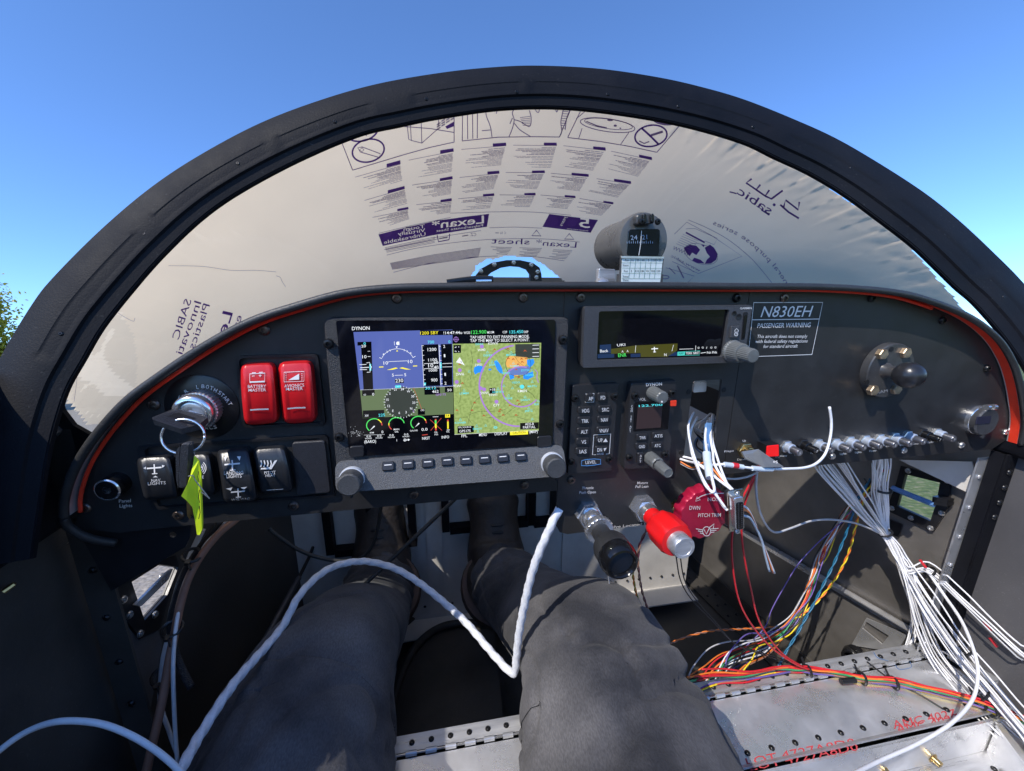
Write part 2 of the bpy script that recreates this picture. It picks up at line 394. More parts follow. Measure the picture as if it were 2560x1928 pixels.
# ================================================================== the ground, trees
def ground_mat():
    M = bpy.data.materials.new('ground'); M.use_nodes = True; n = M.node_tree.nodes; L = M.node_tree.links; b = n['Principled BSDF']
    tc = n.new('ShaderNodeTexCoord')
    a = n.new('ShaderNodeTexNoise'); a.inputs['Scale'].default_value = 14; a.inputs['Detail'].default_value = 10; L.new(tc.outputs['Object'], a.inputs[0])
    g = n.new('ShaderNodeValToRGB'); e = g.color_ramp.elements; e[0].position = .35; e[0].color = (.06, .09, .02, 1); e[1].position = .68; e[1].color = (.24, .21, .12, 1)
    k = e.new(.52); k.color = (.11, .15, .04, 1); L.new(a.outputs[0], g.inputs[0])
    d = n.new('ShaderNodeTexNoise'); d.inputs['Scale'].default_value = 30; d.inputs['Detail'].default_value = 8; L.new(tc.outputs['Object'], d.inputs[0])
    h = n.new('ShaderNodeValToRGB'); e = h.color_ramp.elements; e[0].position = .3; e[0].color = (.2, .165, .125, 1); e[1].position = .7; e[1].color = (.42, .36, .29, 1); L.new(d.outputs[0], h.inputs[0])
    sx = n.new('ShaderNodeSeparateXYZ'); L.new(tc.outputs['Object'], sx.inputs[0])
    nz = n.new('ShaderNodeTexNoise'); nz.inputs['Scale'].default_value = .8; nz.inputs['Detail'].default_value = 5; L.new(tc.outputs['Object'], nz.inputs[0])
    ad = n.new('ShaderNodeMath'); ad.operation = 'MULTIPLY_ADD'; ad.inputs[1].default_value = 2.5; L.new(nz.outputs[0], ad.inputs[0]); L.new(sx.outputs[0], ad.inputs[2])
    mr = n.new('ShaderNodeMapRange'); mr.inputs[1].default_value = 1.3; mr.inputs[2].default_value = 2.0; L.new(ad.outputs[0], mr.inputs[0])
    ab = n.new('ShaderNodeMath'); ab.operation = 'ABSOLUTE'; L.new(sx.outputs[0], ab.inputs[0])
    mx = n.new('ShaderNodeMix'); mx.data_type = 'RGBA'; L.new(mr.outputs[0], mx.inputs[0]); L.new(h.outputs[0], mx.inputs[6]); L.new(g.outputs[0], mx.inputs[7])
    L.new(mx.outputs[2], b.inputs['Base Color']); b.inputs['Roughness'].default_value = .9
    bp = n.new('ShaderNodeBump'); bp.inputs['Distance'].default_value = .03; L.new(a.outputs[0], bp.inputs['Height']); L.new(bp.outputs[0], b.inputs['Normal'])
    return M
def film_mat(name, c, k=1.0, bump=.12):
    M = bpy.data.materials.new(name); M.use_nodes = True; n = M.node_tree.nodes; L = M.node_tree.links; n.clear()
    o = n.new('ShaderNodeOutputMaterial'); d = n.new('ShaderNodeBsdfDiffuse'); t = n.new('ShaderNodeBsdfTranslucent'); mx = n.new('ShaderNodeMixShader'); mx.inputs[0].default_value = .5
    tc = n.new('ShaderNodeTexCoord'); z = n.new('ShaderNodeTexNoise'); z.inputs['Scale'].default_value = 6; z.inputs['Detail'].default_value = 8; L.new(tc.outputs['Object'], z.inputs[0])
    r = n.new('ShaderNodeValToRGB'); r.color_ramp.elements[0].position = .3; r.color_ramp.elements[1].position = .7
    r.color_ramp.elements[0].color = (*[x*.94 for x in c], 1); r.color_ramp.elements[1].color = (*[min(1, x*1.05) for x in c], 1)
    L.new(z.outputs[0], r.inputs[0]); L.new(r.outputs[0], d.inputs[0]); L.new(r.outputs[0], t.inputs[0])
    z2 = n.new('ShaderNodeTexNoise'); z2.inputs['Scale'].default_value = 25; z2.inputs['Detail'].default_value = 4; L.new(tc.outputs['Object'], z2.inputs[0])
    b = n.new('ShaderNodeBump'); b.inputs['Strength'].default_value = bump; b.inputs['Distance'].default_value = .004; L.new(z2.outputs[0], b.inputs['Height'])
    L.new(b.outputs[0], d.inputs['Normal']); L.new(b.outputs[0], t.inputs['Normal'])
    gl_ = n.new('ShaderNodeBsdfGlossy'); gl_.inputs['Roughness'].default_value = .35; m2 = n.new('ShaderNodeMixShader'); m2.inputs[0].default_value = .03
    L.new(d.outputs[0], mx.inputs[1]); L.new(t.outputs[0], mx.inputs[2]); L.new(mx.outputs[0], m2.inputs[1]); L.new(gl_.outputs[0], m2.inputs[2]); L.new(m2.outputs[0], o.inputs[0]); return M
GROUND = []
def ground_obj(name, vf, material, parent=None, **k):
    o = obj(name, vf, material, parent, **k)
    if not parent: TOP.remove(o); GROUND.append(o)
    return o
S_ = 900
ground_obj('ground', ([(-S_, -S_, 0), (S_, -S_, 0), (S_, S_, 0), (-S_, S_, 0)], [(0, 1, 2, 3)]), ground_mat(), kind='structure')
LEAFA = film_mat('leaf_spring', (.42, .42, .05)); BARK = mat('bark', (.09, .07, .05), .9, bump=.6, bscale=12, var=.3, vscale=6)
def tree(base, H, rad, seed, label, cat='tree'):
    rnd = random.Random(seed); base = Vector(base)
    t = thing('leafy_tree', base, label, cat, 'trees beyond the left of the aircraft'); TOP.remove(t); GROUND.append(t)
    tips = []; parts = []
    tr = [base+Vector((rnd.uniform(-.1, .1)*i, rnd.uniform(-.1, .1)*i, H*.75*i/6)) for i in range(7)]
    parts.append(tube(smooth_path(tr, 4), [.22*(1-.8*i/24) for i in range(25)], 8))
    for k in range(22):
        a = rnd.uniform(0, 6.28); h = rnd.uniform(.22, .75)*H; s = base+Vector((0, 0, h)); r = rad*(1.05-(h/H)**2*.75)*rnd.uniform(.7, 1)
        e = s+Vector((math.cos(a)*r, math.sin(a)*r, H*rnd.uniform(.08, .25))); mid = (s+e)/2+Vector((0, 0, .25))
        parts.append(tube(smooth_path([s, mid, e], 4), [.07-.006*i for i in range(9)], 5)); tips += [(mid, .8), (e, .9), ((mid+e)/2, .9)]
    tips.append((base+Vector((0, 0, H*.85)), 1.0)); tips.append((base+Vector((0, 0, H*.97)), .6))
    obj('trunk', join(*parts), BARK, t, smooth=True)
    V, Fc = [], []
    for c, s in tips:
        for q in range(900):
            d = Vector((rnd.gauss(0, 1), rnd.gauss(0, 1), rnd.gauss(0, 1)))*.42*s*rad/2.2; p = c+d
            u = Vector((rnd.gauss(0, 1), rnd.gauss(0, 1), rnd.gauss(0, 1))).normalized(); v = u.cross(Vector((rnd.gauss(0, 1), rnd.gauss(0, 1), rnd.gauss(0, 1)))).normalized()
            L = rnd.uniform(.07, .14); k = len(V); V += [p-u*L, p+v*L*.5, p+u*L, p-v*L*.5]; Fc.append((k, k+1, k+2, k+3))
    obj('crown', (V, Fc), LEAFA, t)
tree((-23.6, 25.8, 0), 7.0, 2.7, 3, 'yellow green tree in early leaf beyond the left of the windshield frame')
tree((-29, 25, 0), 6.6, 2.8, 5, 'second yellow green tree just left of the first one')
tree((-35, 27, 0), 7.4, 3, 9, 'outermost yellow green tree at the left of the row')

# ================================================================== fuselage shell
XL, XR = -.318, .672
def plane_pt(px, py, p0, n_):
    d = ray(px, py); return d*(Vector(p0).dot(n_)/d.dot(n_))
fus = thing('fuselage', (.18, .2, -.72), 'dark painted aircraft cockpit shell with riveted side walls and floor', 'fuselage')
# right forward side wall, slightly toed in, with the vent opening
zr = zm(1640, 1150, .46701)
pR0, pR1 = Vector((XR, .356, 0)), Vector((.60, .97, 0)); nR = Vector((pR1.y-pR0.y, -(pR1.x-pR0.x), 0)).normalized()
def onR(p, off=0): q = plane_pt(*p, pR0-nR*off, nR); return q
holeR = [onR(zr(*p), 0) for p in [(1345, 75), (1530, 120), (1510, 230), (1478, 325), (1300, 245), (1325, 150)]]
outR = [Vector((pR0.x, pR0.y, -.2)), Vector((pR1.x, pR1.y, -.08)), Vector((pR1.x, pR1.y, -.72)), Vector((pR0.x, pR0.y, -.72))]
rw = obj('side_wall', holed(outR, [holeR], nR*.002), mat('wall_aluminium', (.24, .225, .21), .42, metal=.65, bump=.08, bscale=200, var=.25, vscale=8, rvar=.15), fus)
pL0, pL1 = Vector((XL, .385, 0)), Vector((-.25, .97, 0)); nL = Vector((-(pL1.y-pL0.y), (pL1.x-pL0.x), 0)).normalized()
zl = zm(0, 1200, .43699)
def onL(p, off=0): return plane_pt(*p, pL0-nL*off, nL)
holeL = [onL(zl(*p)) for p in [(730, 585), (890, 485), (1000, 500), (935, 660), (805, 805)]]
outL = [Vector((pL0.x, pL0.y, -.2)), Vector((pL1.x, pL1.y, -.08)), Vector((pL1.x, pL1.y, -.72)), Vector((pL0.x, pL0.y, -.72))]
lw = obj('side_wall', holed(outL, [holeL], nL*.002), DKGREY, fus)
# aft side walls and the sill rails
obj('side_wall', box((XR+.004, -.222, -.46), (.003, 1.165, .52)), WALLG, fus, label='grey painted right side wall')
obj('side_wall', box((XL-.004, -.205, -.43), (.003, 1.2, .62)), DKGREY, fus)
for x, zt in ((XL-.012, -.065), (XR+.012, -.115)):  # left rail, out of view, is raised to shade the left leg
    obj('sill_rail', slab([(x-.024, .36, zt), (x+.024, .36, zt), (x+.024, .36, -.202), (x-.024, .36, -.202)], -1.1, .008, .002, (0, 1, 0)), FRAME, fus)
obj('floor', box((.18, .18, -.722), (.99, 1.6, .004)), DKGREY, fus)
obj('firewall', box((.18, .975, -.36), (.9, .004, .72)), DKGREY, fus)
bh = obj('bulkhead', box((.12, .742, -.45), (.86, .003, .5)), PRIMER, fus, label='light grey footwell bulkhead')
obj('bulkhead_lip', box((.12, .715, -.694), (.86, .05, .003)), PRIMER, fus)
for i in range(30): inst('rivet', RIVD, bh, (-.27+i*.028, .7395, -.662), BACK, 0, .9)
for x in (.26, -.02): obj('bulkhead_seam', box((x, .7385, -.45), (.03, .004, .46)), PRIMER, fus)
# floor-to-wall angle on the right, stringer, frame upright
ang = [Vector((.615, .825, -.718)), Vector((.668, .40, -.718))]
def strip(a, b, wv, tv): return prism([a, b, b+wv, a+wv], tv)
fa = obj('floor_angle', join(strip(ang[0], ang[1], Vector((-.045, -.004, 0)), Vector((0, 0, .003))), strip(ang[0]+Vector((0, 0, .003)), ang[1]+Vector((0, 0, .003)), Vector((0, 0, .035)), Vector((-.003, 0, 0)))), DKGREY, fus)
for i in range(14):
    for o_ in (.012, .032): inst('rivet', RIVD, fa, ang[0].lerp(ang[1], (i+.5)/14)+Vector((-o_, 0, .0032)), (0, 0, 1))
s0, s1 = onR((1880, 1335), .004), onR((2372, 1622), .004)
dS = (s1-s0).normalized(); s0 = s0-dS*.12; s1 = s1+dS*.05
obj('stringer', join(strip(s0, s1, Vector((0, 0, -.013)), -nR*.003), strip(s0, s1, -nR*.012, Vector((0, 0, -.002)))), ALU, fus)
# frame at the right: silver flange with rivets and black angle in front of it
pf = Vector((XR-.004, .382, 0))
fl = obj('frame_flange', prism([Vector((XR-.003, .3585, -.21)), Vector((XR-.003, .3585, -.70)), Vector((XR-.032, .3585, -.70)), Vector((XR-.028, .3585, -.21))], (0, .002, 0)), ALU, fus)
for i in range(10): inst('rivet', RIV, fl, (XR-.02-.0004*i, .358, -.235-i*.042), BACK, 0, 1.1)
fb = obj('frame_angle', join(prism([Vector((XR+.002, .342, -.2)), Vector((XR+.002, .342, -.70)), Vector((XR-.014, .342, -.70)), Vector((XR-.014, .342, -.2))], (0, .003, 0)), box((XR-.0145, .351, -.45), (.002, .013, .5))), FRAME, fus)
for i in range(4): inst('rivet', RIVD, fb, (XR-.006, .3415, -.222-i*.02), BACK, 0, 1.2)
obj('frame_gusset', prism([onR(zr(*p), .012) for p in [(1300, 0), (1690, 10), (1735, 165), (1700, 190)]], nR*.002), PRIMER, fus)
# left: gusset below the panel, angle along the wall
gl = obj('panel_gusset', holed([U(*p, .357) for p in [(180, 1300), (480, 1290), (474, 1345), (463, 1368), (278, 1478), (235, 1400)]], [[U(432+9*math.cos(a), 1337+7*math.sin(a), .357) for a in [i*math.pi/5 for i in range(10)]]], (0, .002, 0)), BLACK, fus)
fr = obj('frame_angle', prism([Vector((XL+.002, .372, -.12)), Vector((XL+.026, .372, -.12)), Vector((XL+.026, .372, -.70)), Vector((XL+.002, .372, -.70))], (0, .003, 0)), DKGREY, fus)
for i in range(7): inst('rivet', RIVD, fr, (XL+.014, .3715, -.25-i*.05), BACK)
# vent plates round both openings
def vent(name, hole, outer, nrm, label, bolts):
    t = thing(name, outer[0], label, 'vent plate')
    pl = obj('plate', holed(outer, [hole], -nrm*.003), BLACK, t)
    for b in bolts: inst('bolt', SCRS, t, b, -nrm)
    return t
vr = vent('vent_plate', [p-nR*.001 for p in holeR], [onR(zr(*p), .001) for p in [(1318, 30), (1560, 100), (1582, 140), (1575, 250), (1490, 385), (1240, 268), (1290, 130)]], nR,
     'black vent plate with a cut opening showing grass on the right side wall', [onR(zr(*p), .0045) for p in [(1350, 58), (1560, 112), (1552, 215), (1530, 285), (1470, 365), (1365, 310), (1262, 258)]])
obj('rod', tube([onR(zr(1265, 150), .018), onR(zr(1490, 240), .018)], .004, 8), BLUEP, vr, smooth=True)
for k in (0, 18): obj('bracket', prism([onR(zr(*p), .02) for p in [(1480, 195+k), (1560, 215+k), (1555, 232+k), (1478, 220+k)]], nR*.014), BLACK, vr)
vl = vent('vent_plate', [p-nL*.001 for p in holeL], [onL(zl(*p), .001) for p in [(640, 632), (880, 470), (990, 430), (1008, 490), (960, 640), (900, 850), (790, 910), (700, 800)]], nL,
     'black vent plate with a cut opening showing pale gravel on the left side wall', [onL(zl(*p), .0045) for p in [(705, 685), (740, 772), (800, 880), (885, 770), (925, 555)]])
obj('bracket', prism([onL(zl(*p), .012) for p in [(775, 715), (960, 528), (990, 508), (965, 570), (810, 722)]], nL*.003), ALU, vl)
obj('wall_panel', prism([onL(zl(*p), .0015) for p in [(640, 640), (705, 810), (790, 915), (900, 860), (925, 940), (860, 1300), (800, 1180)]], -nL*.0006), WALLG, fus)
wl = obj('clip_plate', prism([onR(zr(*p), .002) for p in [(1250, 315), (1325, 345), (1305, 412), (1215, 375)]], -nR*.003), BLACK, fus)
pl_ = obj('access_plate', holed([onR(zr(*p), .002) for p in [(1130, 845), (1350, 935), (1290, 1030), (1050, 990)]], [[onR(zr(*p), .002) for p in [(1130, 865), (1250, 940), (1215, 985), (1110, 900)]]], -nR*.002), ALU, fus)
sk = thing('wall_socket', onR(zr(1045, 1010), 0), 'black round socket on the right footwell wall near the seat cover', 'socket')
obj('body', lathe([(.011, 0), (.011, .02), (.0095, .022), (.007, .022), (.006, .008)], onR(zr(1045, 1030), .002), -nR+Vector((0, -.5, .3)), 20), GLOSS, sk, smooth=True)
obj('flange', lathe([(.016, 0), (.016, .003), (.012, .004)], onR(zr(1080, 1045), .002), -nR, 20), BLACK, sk, smooth=True)

# ================================================================== windshield frame (the bow)
LEAN = .4
def onbow(px, py, dy=0):
    d = ray(px, py); s = (.35+dy+LEAN*.06)/(d.y-LEAN*d.z); return d*s
OUT = [(-95, 1420), (-90, 1250), (-75, 1100), (-45, 985), (0, 886), (74.6, 761.7), (129, 692), (248.6, 572.7), (373, 468), (497, 386), (646.5, 306.6), (795.7, 249.5), (945, 207), (1100, 180), (1220, 167), (1342, 162), (1500, 170), (1650, 192), (1760, 217), (1860, 246.5), (1973, 291), (2087, 342), (2200, 407), (2314, 481), (2399, 549), (2484, 628), (2560, 705), (2640, 805), (2705, 930), (2740, 1080), (2750, 1180)]
INN = [(70, 1400), (92, 1250), (112, 1130), (135, 1040), (162, 965), (199, 900), (248.6, 816), (323, 722), (398, 637), (497, 543), (597, 473), (746, 393.7), (895, 331.5), (1000, 307), (1100, 286.8), (1250, 266), (1400, 263), (1557, 279), (1714, 307.7), (1860, 350), (1945, 390), (2030, 430), (2115, 481), (2200, 543), (2285, 608.5), (2342, 662), (2399, 718), (2449, 762), (2527, 853), (2585, 945), (2620, 1050), (2640, 1150)]
def resample(P, n):
    ln = [0]
    for a, b in zip(P, P[1:]): ln.append(ln[-1]+(b-a).length)
    out = []; j = 0
    for i in range(n):
        d = ln[-1]*i/(n-1)
        while j < len(P)-2 and ln[j+1] < d: j += 1
        s = (d-ln[j])/max(1e-9, ln[j+1]-ln[j]); out.append(P[j].lerp(P[j+1], s))
    return out
NB = 420
bowO = resample(smooth_path([onbow(*p) for p in OUT], 10), NB); bowI = resample(smooth_path([onbow(*p) for p in INN], 10), NB)
BN = Vector((0, -1, LEAN)).normalized()       # face of the bow, looking aft
def tnear(px, py):
    p = onbow(px, py); return min(range(NB), key=lambda i: ((bowO[i]+bowI[i])/2-p).length)
slots = [(tnear(*a), tnear(*b)) for a, b in [((107, 886), (352, 600)), ((392, 548), (672, 378)), ((706, 352), (930, 275)), ((1034, 252), (1300, 234)), ((1335, 234), (1670, 272)), ((1700, 280), (1915, 331)), ((1975, 360), (2190, 465)), ((2240, 512), (2440, 680)), ((2465, 705), (2600, 880))]]
bow = thing('roll_bar', (.17, .36, -.2), 'wide black arched windshield frame with slots and rivets against the blue sky', 'frame')
WS = [0, .03, .15, .3, .42, .5, .52, .55, .62, .68, .70, .74, .78, .80, .9, .98, 1]
def bowprof(i, w):
    d = .004*math.sin(math.pi*min(1, max(0, w)))
    if w > .79: d -= .002
    ins = any(a <= i <= b for a, b in slots)
    if ins and .515 < w < .705: d -= .0005
    if w in (0, 1): d -= .004
    return d
V, Fc = [], []
for i in range(NB):
    for w_ in WS: V.append(bowO[i].lerp(bowI[i], w_)+BN*bowprof(i, w_))
    V.append(bowI[i]-BN*.0025); V.append(bowO[i]-BN*.006)
K = len(WS)+2
for i in range(NB-1):
    for j in range(K):
        a, b = i*K+j, i*K+(j+1) % K; Fc.append((a, b, b+K, a+K))
obj('bow', (V, Fc), FRAME, bow, smooth=True, angle=28)
for p in [(161.6, 836.8), (367, 589), (599, 415), (839, 310.6), (1065.7, 254), (1290, 236), (1516, 242), (1691, 272), (1877, 323), (2120, 425), (2354, 590), (2500, 745), (94, 874), (6, 1162)]:
    inst('rivet', RIVD, bow, onbow(*p)+BN*.0025, BN, 0, .6)
corner = [(118, 985), (146, 1002), (156, 1029), (183, 1064), (226, 1088), (268, 1080), (215, 1180), (150, 1290), (40, 1400), (20, 1180)]
obj('corner_plate', prism([U(*p, .372) for p in corner], (0, .004, 0)), FRAME, bow)
cb = obj('corner_bolt', lathe([(.004, 0), (.004, .02), (.006, .02), (.006, .028), (.0045, .03)], U(140, 1075, .372), (.25, -1, -.05), 12, lambda t, j: 1+.08*math.cos(6*t)), STEEL, bow, smooth=True)

# ================================================================== windshield and its protective film
NT, NV = 480, 150
bowM = [bowO[int(i*(NB-1)/(NT-1))].lerp(bowI[int(i*(NB-1)/(NT-1))], .04)-BN*.010 for i in range(NT)]
def base_pt(t):
    s = 2*t-1; a = math.copysign(abs(s)**.85, s)
    return Vector((.177+.497*a, .362+.50*max(0, 1-s*s)**.6, -.035-.19*abs(s)**2.2))
def wsp(i, v):
    t = i/(NT-1); B = bowM[i]; G = base_pt(t); p = B.lerp(G, v); c = p-Vector((.177, .35, -.2)); c.normalize()
    return p+c*(.045*4*v*(1-v))
GR = [[wsp(i, j/(NV-1)) for j in range(NV)] for i in range(NT)]
WV = [p for r in GR for p in r]; WF = [(i*NV+j, i*NV+j+1, (i+1)*NV+j+1, (i+1)*NV+j) for i in range(NT-1) for j in range(NV-1)]
def glass_mat():
    M = bpy.data.materials.new('windshield_glass'); M.use_nodes = True; n = M.node_tree.nodes; L = M.node_tree.links; n.clear()
    o = n.new('ShaderNodeOutputMaterial'); t = n.new('ShaderNodeBsdfTransparent'); t.inputs[0].default_value = (.93, .96, .95, 1)
    g = n.new('ShaderNodeBsdfGlossy'); g.inputs['Roughness'].default_value = .05; fr_ = n.new('ShaderNodeFresnel'); fr_.inputs[0].default_value = 1.45
    mx = n.new('ShaderNodeMixShader'); L.new(fr_.outputs[0], mx.inputs[0]); L.new(t.outputs[0], mx.inputs[1]); L.new(g.outputs[0], mx.inputs[2]); L.new(mx.outputs[0], o.inputs[0]); return M
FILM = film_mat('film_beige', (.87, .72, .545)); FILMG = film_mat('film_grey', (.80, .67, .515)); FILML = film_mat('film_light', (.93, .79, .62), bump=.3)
PURPLE = film_mat('ink_purple', (.13, .06, .36)); LINEP = film_mat('ink_purple_line', (.26, .2, .42)); FINEP = film_mat('ink_fine', (.36, .31, .46)); FILMW = film_mat('ink_reversed', (.86, .8, .78))
ws = thing('windshield', (.177, .6, -.2), 'curved windshield covered by beige protective film with mirrored purple printing', 'windshield')
obj('pane', (WV, WF), glass_mat(), ws, smooth=True, angle=180)
def inside(p, poly):
    x, y = p; c = False; j = len(poly)-1
    for i in range(len(poly)):
        xi, yi = poly[i]; xj, yj = poly[j]
        if (yi > y) != (yj > y) and x < (xj-xi)*(y-yi)/(yj-yi)+xi: c = not c
        j = i
    return c
cut = [[(1990, 405), (2041, 443), (2115, 500), (2172, 530), (2223, 570), (2268, 610), (2314, 660), (2353, 706), (2382, 738), (2410, 775), (2430, 800), (2480, 880), (2560, 960), (2760, 900), (2500, 500), (2200, 380)],
       [(1180, 720), (1184, 692), (1192, 668), (1224, 652), (1279, 642), (1330, 648), (1362, 668), (1390, 690), (1430, 720)],
       [(120, 1000), (146, 1000), (176, 1014), (219, 1068), (256, 1062), (262, 1110), (200, 1130), (100, 1080)]]
fv, ff, keep = [], [], []
cl = Vector((.177, .35, -.2))
for i in range(NT):
    for j in range(NV):
        p = GR[i][j]; o_ = (p-cl).normalized(); d = p.dot(fwd)
        q = proj(p) if d > .02 else (9e9, 9e9)
        jit = 7*noise.noise(Vector((q[0]*.05, q[1]*.05, 0)))+5*noise.noise(Vector((q[0]*.2, q[1]*.2, 3))) if q[0] < 9e8 else 0
        # crumpled, half-peeled edge along the right of the bow
        amp = 0
        if q[0] > 1350 and q[0] < 9e8 and 10 < j < 60: amp = max(0, 1-(j-10)/(12+28*min(1, (q[0]-1350)/800)))*min(1, (q[0]-1350)/400)
        wr = amp*amp*(.0034*noise.noise(Vector((i*.22, j*.1+i*.03, 1)))+.003*noise.noise(Vector((i*.56, j*.18, 5))))
        fv.append(p+o_*(.0012+wr)); keep.append(not any(inside((q[0]+jit, q[1]+jit), c) for c in cut))
ff = [f for f in WF if all(keep[k] for k in f)]
ids = sorted({k for f in ff for k in f}); mp = {k: n_ for n_, k in enumerate(ids)}
FV = [fv[k] for k in ids]; FF = [tuple(mp[k] for k in f) for f in ff]
film = obj('protective_film', (FV, FF), FILM, ws, smooth=True, angle=180)
onfilm = on_bvh((FV, FF), .0016)
F1 = zm(820, 240, .42495); F2 = zm(1400, 250, .52441); F3 = zm(0, 600, .3902)
def pf1(): return Print(lambda x, y: onfilm(*F1(x, y)))
P, Q, Wt, Ln = pf1(), pf1(), pf1(), pf1(); Ln.LW = 1.7; Q.LW = 1.15      # purple blocks, fine text, reversed lettering, purple lines
rb = random.Random(4)
def block(hd, c4, n):
    (hx0, hy0), (hx1, hy1), hh = hd
    P.grid([(hx0, hy0), (hx1, hy1), (hx1+2, hy1+hh), (hx0, hy0+hh)], 3, 1)
    TL, TR, BR, BL = [Vector(p) for p in c4]
    Ln.line([TL.lerp(TR, k/4) for k in range(5)], 1.6)
    y = .1; first = True
    for k in range(n):
        v = y; y += .86/n*(1.35 if rb.random() < .18 else .95)
        if v > 1: break
        a, b = TL.lerp(BL, v), TR.lerp(BR, v); L_ = rb.uniform(.45, .97) if k % 4 else rb.uniform(.3, .6)
        x = 1.0-rb.uniform(0, .02); e = 1-L_; w_ = 3.4 if k < n*.4 else 2.3
        while x > e:
            g = rb.uniform(.05, .16); x2 = max(e, x-g); Q.line([b.lerp(a, 1-x), b.lerp(a, (1-x+1-x2)/2), b.lerp(a, 1-x2)], w_); x = x2-.012
for bk in [(((345, 400), (425, 378), 22), [(160, 478), (425, 402), (440, 505), (215, 575)], 13), (((352, 555), (450, 530), 18), [(215, 615), (452, 546), (470, 640), (245, 700)], 12), (((408, 665), (472, 653), 14), [(262, 715), (470, 672), (480, 730), (285, 800)], 9),
           (((660, 320), (738, 308), 20), [(475, 378), (738, 326), (730, 455), (490, 495)], 14), (((658, 485), (732, 472), 17), [(495, 525), (732, 489), (722, 590), (510, 625)], 12), (((662, 612), (727, 602), 14), [(520, 640), (727, 618), (720, 690), (540, 718)], 9),
           (((970, 280), (1047, 275), 18), [(785, 315), (1047, 293), (1015, 420), (795, 440)], 14), (((938, 445), (1007, 440), 16), [(775, 480), (1007, 456), (970, 560), (770, 590)], 12), (((912, 578), (977, 573), 13), [(765, 605), (977, 587), (955, 665), (765, 680)], 8),
           (((1270, 275), (1345, 275), 18), [(1090, 290), (1345, 292), (1310, 430), (1070, 425)], 14), (((1200, 440), (1275, 438), 15), [(1045, 450), (1275, 453), (1225, 560), (1020, 545)], 12), (((1155, 572), (1220, 570), 13), [(1010, 582), (1220, 585), (1185, 662), (1000, 660)], 8),
           (((1560, 297), (1632, 303), 18), [(1385, 293), (1632, 321), (1560, 440), (1350, 410)], 14), (((1433, 452), (1533, 460), 15), [(1310, 455), (1530, 475), (1475, 570), (1285, 545)], 12), (((1393, 583), (1455, 588), 13), [(1250, 583), (1452, 600), (1405, 670), (1255, 655)], 8),
           (((1830, 345), (1905, 360), 17), [(1665, 325), (1902, 376), (1815, 490), (1625, 440)], 14), (((1683, 487), (1782, 502), 15), [(1580, 487), (1778, 518), (1700, 605), (1520, 565)], 12), (((1620, 617), (1678, 625), 12), [(1480, 603), (1675, 637), (1600, 715), (1430, 690)], 11)]: block(*bk)
top = [(297, 815), (400, 789), (500, 765), (600, 743), (700, 726), (820, 709), (948, 694)]; bot = [(322, 883), (410, 863), (500, 845), (600, 823), (700, 806), (820, 787), (935, 770)]
def knocked_out(outer, texts):                # ink with the lettering left open in it
    tmp = pf1()
    for t_, bl, br, up, bo in texts: tmp.text(t_, bl, br, up=up, bold=bo)
    cnt = {}
    for f in tmp.F:
        for a, b in zip(f, f[1:]+f[:1]): cnt[(min(a, b), max(a, b))] = cnt.get((min(a, b), max(a, b)), 0)+1
    bm = bmesh.new(); vs = [bm.verts.new((p[0], p[1], 0)) for p in tmp.V]; es = [bm.edges.new((vs[a], vs[b])) for (a, b), n_ in cnt.items() if n_ == 1]
    vo = [bm.verts.new((x, y, 0)) for x, y in outer]; es += [bm.edges.new((vo[i], vo[(i+1) % len(vo)])) for i in range(len(vo))]
    bmesh.ops.triangle_fill(bm, use_beauty=True, edges=es); bm.verts.index_update()
    P.add([Vector((v.co.x, v.co.y)) for v in bm.verts], [tuple(v.index for v in f.verts) for f in bm.faces]); bm.free()
knocked_out(top+bot[::-1], [('Lexan*', (918, 748), (612, 782), (-1, -44), .03), ('Polycarbonate Sheet', (912, 768), (637, 801), (0, -14), 0), ('Tough', (570, 776), (445, 795), (-2, -20), 0), ('Virtually', (573, 799), (412, 822), (-2, -20), 0), ('Unbreakable', (575, 822), (330, 872), (-3, -20), 0)])
knocked_out([(1302, 695), (1588, 730), (1545, 805), (1262, 770)], [('5', (1540, 778), (1475, 770), (4, -52), .03), ('years', (1405, 712), (1378, 766), (-20, -4), 0), ('limited warranty', (1530, 797), (1405, 783), (1, -7), 0)])
P.text('Lexan*', (1460, 893), (1222, 878), up=(4, -32)); P.text('sheet', (1185, 874), (962, 868), up=(2, -32))
for L_ in [[(330, 905), (600, 850), (700, 835)], [(345, 937), (500, 900), (700, 868), (900, 848), (1100, 840), (1300, 843), (1480, 860)], [(720, 690), (950, 683), (1150, 682), (1300, 690), (1430, 702)], [(385, 1038), (600, 985), (800, 955), (1000, 942), (1200, 945), (1390, 970)], [(300, 808), (480, 765), (720, 715)], [(950, 776), (1100, 772), (1260, 778)], [(620, 835), (900, 792)]]: Ln.line(smooth_path([(x, y, 0) for x, y in L_], 6) and [(p.x, p.y) for p in smooth_path([(x, y, 0) for x, y in L_], 6)], 1.6)
for k in range(9): Q.line([Vector((365, 985)).lerp(Vector((378, 1020)), k/8), Vector((620, 935)).lerp(Vector((625, 985)), k/8), Vector((900, 895)).lerp(Vector((885, 948)), k/8)], 3.2)
for k in range(5): Q.line([Vector((335, 893)).lerp(Vector((345, 920)), k/4), Vector((628, 830)).lerp(Vector((628, 862)), k/4)], 2.6)
for x0, x1, y0 in [(950, 1085, 888), (1110, 1262, 893), (1290, 1440, 905)]:
    for k in range(7): Q.line([(x1-6*k-rb.uniform(0, 4), y0+k*8+5), (x0+rb.uniform(0, 70), y0+k*8)], 2.6)
P.line([(642, 820), (650, 858), (712, 846), (716, 812)], 6); Q.line([(655, 840), (705, 830)], 6)
